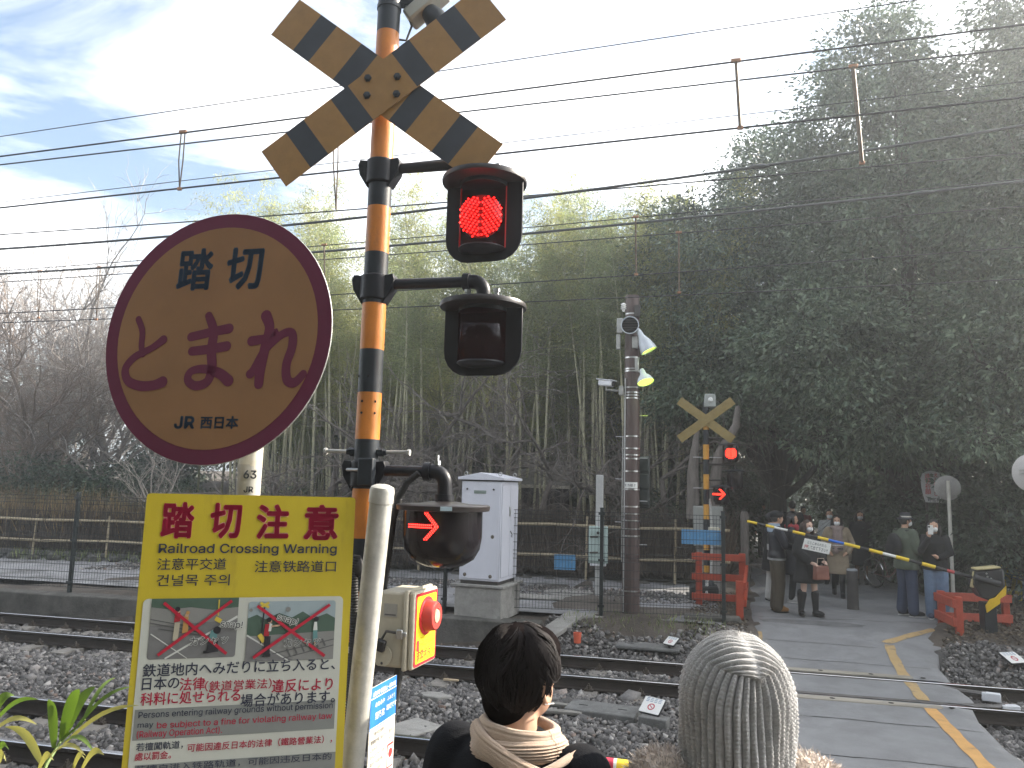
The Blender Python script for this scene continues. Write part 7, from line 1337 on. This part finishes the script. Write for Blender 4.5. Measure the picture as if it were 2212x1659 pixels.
Q = gr(1668, 1301, .27); human('person in white trousers and black coat half hidden behind the leather jacket man', Q, R(-70), 1.66, top=dict(mat=blk, hem=.62, flare=1.25, name='coat'), bottom=dict(mat=white_tr, r=(.1, .08, .075)), shoes=dict(mat=canvas, sole=white_sole), hair=dict(mat=hair_bk), hat=dict(kind='beanie', mat=dark_c))
Q = gr(1713, 1301, .27); t, s, L_, hp = human('person with a red scarf and white sneakers standing behind the leather jacket man', Q, R(-100), 1.66, arms=hold, top=dict(mat=dark_c, hem=.55, flare=1.2, name='coat'), bottom=dict(mat=blk, r=(.09, .07, .06)), shoes=dict(mat=cloth('sneaker', (.45, .45, .44)), sole=white_sole), hair=dict(mat=hair_bk, long=.1))
c = MB(); c.torus((0, 0, 1.50 * s), .10 * s, .045 * s, 24, 10); limb(c, [(.09 * s, .12 * s, 1.46 * s), (.10 * s, .17 * s, 1.1 * s)], [.05, .06]); remesh(c, 'scarf', red_c, t, .014)
Q = gr(1748, 1330, .27)
t, s, L_, hp = human('woman in a short black cape coat and tall black boots with a white mask', Q, R(-150), 1.60, arms={'l': (V3((-.25, .0, 1.16)), V3((-.17, .22, 1.0)), V3((.4, 1, -.1))), 'r': (V3((.25, .02, 1.16)), V3((.12, .24, .98)), V3((-.3, 1, -.2)))}, legs={'l': (V3((-.09, .05, .5)), V3((-.10, .06, .09)), V3((-.25, 1, 0))), 'r': (V3((.09, -.02, .5)), V3((.13, -.06, .09)), V3((.5, 1, 0)))}, top=dict(mat=blk, hem=.60, flare=1.45, k=1.08, name='cape_coat', reach=.75, sleeve=(.09, .1, .085)), shoes=dict(mat=boot_black, sole=dark_sole, h=.33, r=.068, name='boot'), hair=dict(mat=hair_br, long=.16), mask=True, skin=M('skin_pale', (.60, .40, .31), .5, var=.05))
for k in 'lr': q = L_[k]; c = MB(); limb(c, [q[6] * s, q[5].lerp(q[6], .25) * s], [.052 * s, .07 * s]); remesh(c, 'boot_shaft', boot_black, t, .013)
Q2 = t.matrix_basis @ V3((-.02, .30, .78)); bg2 = thing('handbag', 'reddish brown leather handbag held by the woman in the cape coat', 'handbag', Q2, R(-150)); MB().prism([(-.14, -.15), (.14, -.15), (.12, .08), (-.12, .08)], -.05, .05, Matrix.Rotation(R(90), 4, 'X')).build('body', M('bag_leather', (.20, .075, .05), .45, var=.15), bg2, 0.5, .015); MB().tube([(-.08, 0, .08), (-.06, 0, .2), (.06, 0, .2), (.08, 0, .08)], .007, 8).build('handle', cloth('bag_strap', (.45, .36, .30)), bg2)
Q = gr(1812, 1290, .27)
t, s, L_, hp = human('woman in a long beige padded coat with a striped scarf walking past the bollard', Q, R(172), 1.62, arms={'l': (V3((-.29, -.06, 1.16)), V3((-.2, .1, .98)), V3((.6, .6, -.4))), 'r': (V3((.29, -.06, 1.16)), V3((.2, .1, .98)), V3((-.6, .6, -.4)))}, legs={'l': (V3((-.08, .1, .5)), V3((-.08, .08, .09)), V3((0, 1, 0))), 'r': (V3((.08, .0, .5)), V3((.08, -.2, .16)), V3((0, 1, -.2)))}, top=dict(mat=beige_c, hem=.50, flare=1.12, k=1.12, name='padded_coat', reach=1.0, sleeve=(.09, .08, .065)), bottom=dict(mat=blk, r=(.085, .06, .05), name='leggings'), shoes=dict(mat=canvas, sole=dark_sole), hair=dict(mat=hair_bk, long=.08), mask=True)
for zz in (.58, .68, .78, .88, .98, 1.08, 1.2, 1.3): MB().torus((0, 0, zz * s), .195 * s, .012 * s, 36, 6, Matrix(((1.06, 0, 0), (0, .80, 0), (0, 0, 1)))).build('quilt_seam', beige_c, t)
sc_m = cloth('scarf_stripe', (.26, .20, .18)); c = MB(); c.torus((0, .02 * s, 1.49 * s), .10 * s, .05 * s, 24, 10); limb(c, [(.03, .15 * s, 1.45 * s), (.04, .19 * s, 1.0 * s)], [.06, .065]); limb(c, [(-.05, .15 * s, 1.45 * s), (-.06, .19 * s, 1.05 * s)], [.05, .055]); remesh(c, 'scarf', sc_m, t, .014)
for zz in (1.05, 1.12, 1.19): MB().box((0, .235 * s, zz * s), (.2, .02, .016)).build('scarf_stripe', white_tr if zz == 1.12 else dark_c, t)
Q = gr(1796, 1262, .27); human('person in a pale grey jumper and mask behind the padded coat woman', Q, R(170), 1.7, top=dict(mat=grey_s, hem=.86, k=1.08, name='jumper'), bottom=dict(mat=blk), shoes=dict(mat=canvas, sole=dark_sole), hair=dict(mat=hair_bk), mask=True, vox=.016)
Q = gr(1862, 1262, .27); human('masked person in a long dark coat right of the padded coat woman', Q, R(175), 1.68, top=dict(mat=dark_c, hem=.45, flare=1.15, name='coat'), bottom=dict(mat=M('stockings', (.20, .13, .10), .6), r=(.07, .055, .045), name='stockings'), shoes=dict(mat=canvas, sole=dark_sole), hair=dict(mat=hair_bk, long=.06), mask=True, vox=.016)
Q = gr(1962, 1331, .27)
t, s, L_, hp = human('man in a green work jacket, dark jeans and a brimmed hat with backpack', Q, R(-62), 1.74, arms={'l': (V3((-.26, .02, 1.15)), V3((-.12, .30, 1.06)), V3((.3, 1, .05))), 'r': (V3((.26, .02, 1.15)), V3((.10, .30, 1.05)), V3((-.25, 1, .05)))}, legs={'l': (V3((-.10, .02, .5)), V3((-.12, -.02, .09)), V3((-.1, 1, 0))), 'r': (V3((.10, .02, .5)), V3((.13, .0, .09)), V3((.35, 1, 0)))}, top=dict(mat=green_j, hem=.80, flare=1.12, k=1.1, sleeve=(.085, .075, .062)), bottom=dict(mat=jeans_d, r=(.11, .095, .09), hem=.02), shoes=dict(mat=canvas, sole=white_sole), hair=dict(mat=hair_bk), hat=dict(kind='brim', mat=dark_c, band=cloth('hat_band', (.45, .44, .40))), mask=True, head_rz=-.25)
for sd_ in (-1, 1): MB().tube([(sd_ * .13 * s, -.10 * s, 1.47 * s), (sd_ * .15 * s, .08 * s, 1.46 * s), (sd_ * .16 * s, .165 * s, 1.3 * s), (sd_ * .17 * s, .02 * s, 1.1 * s)], .022, 8, sq=.4).build('strap', blk, t)
Q2 = t.matrix_basis @ V3((0, -.24, 1.2 * s)); c = MB(); c.ball((0, 0, 0), (.15, .1, .22), 16, 12); bk2 = thing('backpack', 'black backpack worn by the man in the green jacket', 'backpack', Q2, R(-62)); remesh(c, 'bag', blk, bk2, .016); MB().box((0, -.09, -.06), (.2, .03, .16)).build('pocket', blk, bk2, 0.5, .02)
Q = gr(2026, 1338, .27)
t, s, L_, hp = human('person in a dark jacket and light jeans holding a phone up to the face', Q, R(165), 1.66, arms={'l': (V3((-.24, .12, 1.18)), V3((-.05, .20, 1.08)), V3((.6, .6, .5))), 'r': (V3((.22, .18, 1.20)), V3((.09, .26, 1.44)), V3((-.25, .15, 1)))}, top=dict(mat=blk, hem=.86, k=1.1), bottom=dict(mat=jeans_l, r=(.115, .10, .09)), shoes=dict(mat=cloth('shoe_navy', (.05, .06, .10)), sole=white_sole), hair=dict(mat=hair_bk, long=.1), mask=True)
Q2 = t.matrix_basis @ V3((.055, .31, 1.50)); ph = thing('smartphone', 'white smartphone held up by the person in light jeans', 'phone', Q2, R(165)); MB().box((0, 0, 0), (.078, .009, .155)).build('case', M('phone_white', (.70, .70, .68), .35), ph, 0.5, .008); MB().box((.02, .0055, .05), (.028, .003, .03)).build('camera_bump', black_plastic, ph, 0.5, .004)
# walkers far down the path
for vx, y, H, rz, tm, lab, hm in [(1712, 21.0, 1.85, 5, blk, 'tall person in black seen from behind down the path', hair_bk), (1648, 26.0, 1.68, 175, grey_s, 'far walker in pale clothes at the left of the path', hair_bk), (1668, 29.0, 1.7, 160, cloth('far_blue', (.12, .15, .22)), 'far walker in blue beside the pale walker', hair_bk), (1690, 24.0, 1.66, 20, cloth('far_khaki', (.26, .25, .21)), 'walker in a pale khaki coat behind the leather jacket man', hair_br), (1735, 24.5, 1.66, 190, cloth('far_pink', (.34, .10, .11)), 'far walker in a red jacket beside the tall person in black', hair_br)]:
    q = at(vx, 1100, y); human(lab, (q.x, y, .27), R(rz), H, top=dict(mat=tm, hem=.78), bottom=dict(mat=blk if tm is not blk else dark_c), shoes=dict(mat=canvas, sole=dark_sole), hair=dict(mat=hm), vox=.02)

# ------------------------------------------------------------------ foreground: man with scarf, woman with knitted hat
def hair_locks(parent, Hm, n, mat, seed):        # strands gathered in tapering locks that fall from the crown
    g = np.random.default_rng(seed); b = MB(); r0 = V3((.090, .107, .108))
    for i in range(n):
        a = g.uniform(0, 2 * math.pi); el = math.asin(g.uniform(-.25, .97)) if i % 3 else g.uniform(.75, 1.5); ln = g.uniform(.06, .135); curl = g.normal() * .4; lf = g.uniform(.1, 1.15) ** 2; back = math.sin(a) < .15
        if math.sin(a) * math.cos(el) > .5 and el < .45: continue
        low = -1.05 if back else -.18; k = 7; m_ = 14; flip = g.uniform(-.004, .012)
        for q_ in range(m_):
            da, de = g.normal() * .09, g.normal() * .07; l2 = ln * g.uniform(.75, 1.1); th_ = g.uniform(.0, .004); pts = []
            for j in range(k + 1):
                u = j / k; e2 = max(low + g.uniform(0, .02), el + de * (1 - u * .8) - u * l2 / .105); az = a + da * (1 - u * .75) + curl * u * u
                lift = .002 + th_ + lf * .010 * math.sin(math.pi * u ** .8) + flip * u ** 3 * (1 if el > .5 else .3)
                pts.append(Hm @ V3((math.cos(az) * math.cos(e2) * (r0.x + lift), -.01 + math.sin(az) * math.cos(e2) * (r0.y + lift), .125 + math.sin(e2) * (r0.z + lift))))
            b.tube(pts, [.0007, .0011, .0012, .0012, .0011, .0009, .0006, .0002], 3, cap=False)
    return b.build('hair_locks', mat, parent, 2)
GZ = .31
hc = at(1120, 1450, 1.90); topz = at(1120, 1356, 1.90).z
H_m = 1.66; t, s, L_, hp = human('man with short black hair and beige scarf seen from behind in the foreground', (hc.x, 1.90, topz - H_m * 1.0 - .005), R(-14), H_m, top=dict(mat=cloth('coat_black', (.007, .008, .011), .9, spec=.15, bump=.2, bscale=300, scale=60), hem=.5, flare=1.1, k=1.03, name='coat', sleeve=(.082, .072, .06)), bottom=dict(mat=blk), shoes=dict(mat=canvas, sole=dark_sole), mask=False, vox=.010, head_rz=-.38)
sM = s; Hm = Matrix.Translation((0, .015 * s, 1.53 * s)) @ Matrix.Rotation(-.38, 4, 'Z') @ Matrix.Scale(.97 * s, 4)
c = MB(); c.ball(Hm @ V3((0, -.012, .130)), (.086, .104, .106), 22, 16); c.ball(Hm @ V3((0, -.055, .055)), (.060, .042, .060), 18, 12); c.ball(Hm @ V3((0, .045, .17)), (.07, .06, .06), 18, 12)
hair_fg = M('hair_foreground', (.014, .011, .011), .72, var=.4, scale=45, stretch=(6, 6, .6), spec=.2)
hr = remesh(c, 'hair', M('hair_base', (.010, .008, .008), 1.0, var=.3, scale=60, spec=0.0), t, .007, 3)
Hi = Hm.inverted()
for v_ in hr.data.vertices:
    q = Hi @ v_.co
    if q.y > .015 and q.z < .10: q.z = .10 + (q.z - .10) * .12; v_.co = Hm @ q
lk = hair_locks(t, Hm, 560, hair_fg, 5); lk['kind'] = 'stuff'
for sd_ in (-1, 1):
    e = MB(); Te = Hm @ Matrix.Translation((sd_ * .083, .015, .085)) @ Matrix.Rotation(sd_ * -.5, 4, 'Z'); e.ball(Te @ V3((0, 0, 0)), (.008, .019, .032), 12, 10); e.torus(Te @ V3((sd_ * .006, 0, .004)), .021, .0055, 20, 8, Matrix.Rotation(R(90), 3, 'Y') @ Matrix.Scale(1.35, 3, (1, 0, 0))); e.ball(Te @ V3((0, -.004, -.027)), (.007, .011, .012), 10, 8); remesh(e, 'ear', skin_m, t, .004, 2)
    MB().tube([Hm @ V3((sd_ * .086, .0, .112)), Hm @ V3((sd_ * .097, -.004, .10)), Hm @ V3((sd_ * .094, .0, .055)), Hm @ V3((sd_ * .075, .05, .045))], .0014, 6).build('mask_strap', mask_m, t)
# ribbed scarf: two turns round the neck and an end over the right shoulder
scarf_m = cloth('scarf_beige', (.44, .33, .25), .95, bump=.35, bscale=500, scale=40, var=.1, sheen=.3); scarf_d = cloth('scarf_dark', (.06, .058, .06), .95, bump=.4, bscale=500, scale=60)
def ribbed_band(name, pts, wd, th, mat, ribs=7, parent=t, up=None):
    P = []; n = len(pts); pts = [V3(p) for p in pts]
    for i in range(n - 1):
        p0, p1, p2, p3 = pts[max(0, i - 1)], pts[i], pts[i + 1], pts[min(n - 1, i + 2)]
        for k in range(8): u = k / 8; P.append(.5 * ((2 * p1) + (-p0 + p2) * u + (2 * p0 - 5 * p1 + 4 * p2 - p3) * u * u + (-p0 + 3 * p1 - 3 * p2 + p3) * u ** 3))
    P.append(pts[-1]); v = []; m_ = ribs * 6
    for i, p in enumerate(P):
        d = (P[min(i + 1, len(P) - 1)] - P[max(i - 1, 0)]).normalized(); out_ = up(p) if up else V3((p.x, p.y, 0)).normalized(); out_ = (out_ - d * out_.dot(d)).normalized(); sd_ = d.cross(out_)
        for j in range(m_):
            a = 2 * math.pi * j / m_; x = math.cos(a) * wd / 2; y = math.sin(a) * th / 2; f_ = 1 + (.22 * math.cos(ribs * 2 * math.pi * (x / wd + .5)) if math.sin(a) > 0 else 0); wob = 1 + .02 * math.sin(i * .5); v.append(p + sd_ * (x * wob) + out_ * (y * f_ + .006 * math.sin(i * .8) * 0))
    k = len(P); return MB().add(v, [(i * m_ + j, i * m_ + (j + 1) % m_, (i + 1) * m_ + (j + 1) % m_, (i + 1) * m_ + j) for i in range(k - 1) for j in range(m_)] + [tuple(reversed(range(m_))), tuple(range((k - 1) * m_, k * m_))]).build(name, mat, parent, 2)
nz = 1.474 * s
ring = lambda r_, z, tilt, a0: [(.012 + r_ * math.cos(a) * 1.02, -.01 + r_ * math.sin(a), z + tilt * math.cos(a + a0)) for a in np.linspace(-.3, 2 * math.pi - .1, 14)]
sb = ribbed_band('scarf', ring(.084, nz + .030, .010, 2.4), .052, .030, scarf_m, 7); ribbed_band('scarf_fold', ring(.096, nz - .002, .014, 1.0), .052, .034, scarf_m, 8); ribbed_band('scarf_fold', [(-.078, -.06, nz + .035), (-.03, -.112, nz + .022), (.05, -.118, nz - .012), (.115, -.07, nz - .05), (.145, .02, nz - .08)], .05, .032, scarf_m, 7)
upz = lambda p: V3((p.x * .3, -.55, .8)).normalized()
ribbed_band('scarf_end', [(.15, -.03, nz - .035), (.115, -.115, nz - .055), (.04, -.160, nz - .085), (-.05, -.182, nz - .13), (-.16, -.19, nz - .20)], .075, .016, scarf_d, 3, up=upz)
for o_ in (-.036, .036): ribbed_band('scarf_border', [(.15 + o_ * .3, -.035 + o_ * .3, nz - .028 + o_), (.115 + o_ * .2, -.122 + o_ * .3, nz - .048 + o_), (.04, -.168 + o_ * .3, nz - .078 + o_), (-.05, -.190 + o_ * .3, nz - .123 + o_), (-.16, -.198 + o_ * .3, nz - .193 + o_)], .018, .018, scarf_m, 2, up=upz)
ribbed_band('scarf_border', [(-.12, -.05, nz - .06), (-.165, -.09, nz - .09), (-.20, -.10, nz - .16), (-.22, -.1, nz - .28)], .02, .018, scarf_m, 2, up=upz)
gold = M('gold_chain', (.72, .52, .2), .25, 1.0, var=.1); tS = t
ch = thing('bag_chain', 'gold chain strap over the right shoulder of the man with the scarf', 'chain', (0, 0, 0)); ch.matrix_basis = t.matrix_basis.copy()
for i in range(13):
    q = V3((.150 + .0015 * i, -.095 - .006 * i, nz - .062 - .015 * i)); 
    for k2 in (0, 1): MB().torus((0, 0, 0), .0095, .003, 14, 6, Matrix.Rotation(R(90), 3, 'X') @ Matrix.Rotation(R(80 * k2 + 20), 3, 'Y')).build('link', gold, ch, 2, 0, q + V3((.009 * (k2 * 2 - 1), 0, .0095 * k2)))

# woman with grey ribbed knitted hat
hc = at(1588, 1520, 1.90); topz = at(1588, 1382, 1.90).z; H_w = 1.58
t, s, L_, hp = human('woman in a chunky grey knitted hat and fluffy beige coat seen from behind', (hc.x, 1.90, topz - H_w - .042), R(10), H_w, top=dict(mat=cloth('coat_beige', (.56, .47, .39), .95), hem=.5, flare=1.1, k=1.16, name='coat', sleeve=(.10, .09, .075)), bottom=dict(mat=blk), shoes=dict(mat=canvas, sole=dark_sole), hair=dict(mat=hair_bk), vox=.011)
knit = M('knit_grey', (.45, .442, .435), 1.0, spec=.05, var=.14, scale=70, bump=.5, bscale=420, col2=(.27, .265, .26), c2=(.5, .8), c2scale=30, sheen=.4)
def knit_hat(parent, c, apex, nr=42, na=588, nt=150, rx=.117, ry=.126, zt=.147, zb=-.165):
    th = np.linspace(0, 2 * np.pi, na, endpoint=False)[None, :]; tt = np.linspace(0, 1, nt)[:, None]
    B = np.stack([np.cos(th) * rx * np.ones_like(tt), np.sin(th) * ry * np.ones_like(tt), np.zeros_like(th) * tt + zb], -1)
    apex = np.array(apex); u = tt[..., None]
    bend = np.clip((u - .42) / .58, 0, 1) ** 1.25
    Dz = zb + (zt * .62 - zb) * np.clip(u / .62, 0, 1)
    P = B.copy(); P[..., 2] = np.broadcast_to(Dz[..., 0], P[..., 2].shape); sm_ = (((1 - np.sin(th)) / 2) ** 2.4)[..., None]; tgt = np.array([.004, -.012, .147]) * (1 - sm_) + np.array([.027, -.106, .066]) * sm_; P = P * (1 - bend) + tgt * bend
    # project the upper part onto a rounded dome
    q = P / np.array([rx, ry, zt]); up = np.clip(P[..., 2:3] / zt, 0, None); rho = np.sqrt(q[..., :1] ** 2 + q[..., 1:2] ** 2); nrm = (rho ** 2.05 + np.clip(q[..., 2:3], 0, None) ** 2.05) ** (1 / 2.05); P = np.where(P[..., 2:3] > 0, P / np.maximum(nrm, 1e-3), P)
    P[..., :2] *= (1 + .045 * np.sin((P[..., 2:3] - zb) / (zt - zb) * np.pi * .9))
    du = np.roll(P, -1, 1) - np.roll(P, 1, 1); dv = np.gradient(P, axis=0); N_ = np.cross(du, dv); N_ = N_ / np.maximum(1e-9, np.linalg.norm(N_, axis=-1, keepdims=True))
    amp = .0068 * (1 + .25 * np.sin(5 * th + 3 * tt) * np.sin(11 * th)) * np.clip((1 - tt) / .12, .12, 1); rib = np.abs(np.cos(nr / 2 * th)) ** .7; row = tt * 46 * 2 * np.pi
    st = .0022 * np.cos(row + 1.6 * np.abs(np.sin(nr / 2 * th)) * 1.5) * rib * np.clip((.82 - tt) / .3, 0, 1)
    wob = .005 * np.sin(3 * th + 4 * tt) + .003 * np.sin(7 * th - 9 * tt) + .0015 * np.sin(19 * th + 23 * tt) - .014 * np.exp(-((((th - 4.95 + np.pi) % (2 * np.pi)) - np.pi) / .22) ** 2 - ((tt - .42) / .2) ** 2)
    P = P + N_ * ((rib - .5) * amp * 2 + st + wob * (1 - tt))[..., None]
    i = np.arange(nt - 1)[:, None] * na; j = np.arange(na)[None]; j2 = (j + 1) % na; F = np.stack([i + j, i + j2, i + na + j2, i + na + j], -1).reshape(-1, 4)
    o = obj('knitted_hat', npmesh('knitted_hat', P.reshape(-1, 3), F, knit, True), parent, loc=c); return o
kh = knit_hat(t, (0, -.004, (1.53 + .118) * s), (.022, -.088, .092))
# fluffy coat fibres on collar and shoulders
fur = isl_mat('fur_fibre', [(0, (.44, .38, .34)), (.6, (.58, .51, .46)), (1, (.70, .64, .59))], .95)
c = MB(); c.torus((-.012, 0, 1.452 * s), .095 * s, .045 * s, 26, 12); col_ = remesh(c, 'fluffy_collar', cloth('collar_beige', (.58, .49, .41), .95), t, .013, 2)
coat = [o for o in t.children if o.name.startswith('coat')][0]
wool = isl_mat('wool_fibre', [(0, (.34, .335, .33)), (.6, (.45, .44, .435)), (1, (.56, .55, .54))], 1.0)
def fibres(o, n, ln, parent, seed, zmin, wd=.0028, mat=None):
    me = o.data; g = np.random.default_rng(seed); m_ = len(me.polygons); cen = np.empty(m_ * 3, np.float32); me.polygons.foreach_get('center', cen); nor = np.empty(m_ * 3, np.float32); me.polygons.foreach_get('normal', nor); cen = cen.reshape(-1, 3); nor = nor.reshape(-1, 3); ok = np.where(cen[:, 2] > zmin)[0]; k = g.choice(ok, n); P = cen[k] + g.normal(size=(n, 3)) * .006
    cl = np.sin(P[:, :1] * 90) * np.cos(P[:, 1:2] * 80) * .5 + np.sin(P[:, 2:3] * 100) * .5
    Dr = nor[k] + g.normal(size=(n, 3)) * .55 + np.concatenate([cl, -cl, cl], 1) * .6; V, F = leaf_arrays(g, P, Dr, ln * g.uniform(.5, 1.2, n), wd, .1); f = obj('fur' if mat is None else 'wool_fuzz', npmesh('fur', V, F, mat or fur), parent); f['kind'] = 'stuff'
fibres(kh, 12000, .0034, kh, 9, -1, .0008, wool); fibres(col_, 16000, .022, t, 3, 0); fibres(coat, 26000, .020, t, 4, 1.2 * s)
bpy.data.objects.remove(_txto)
# ------------------------------------------------------------------ the air
hz = bpy.data.materials.new('haze_air'); hz.use_nodes = True; N = hz.node_tree.nodes; N.remove(N['Principled BSDF']); pv = N.new('ShaderNodeVolumePrincipled')
pv.inputs['Color'].default_value = (.90, .96, 1.0, 1); pv.inputs['Density'].default_value = 0.0050; pv.inputs['Anisotropy'].default_value = 0.72
pv.inputs['Density Attribute'].default_value = ''; hz.cycles.homogeneous_volume = True
hz.node_tree.links.new(pv.outputs['Volume'], N['Material Output'].inputs['Volume'])
o = MB().b2((-430, -180, -6), (430, 540, 18.5)).build('haze', hz, None, 0); o['kind'] = 'stuff'; o['label'] = 'thin sunlit haze in the air over the tracks'; o['category'] = 'haze'
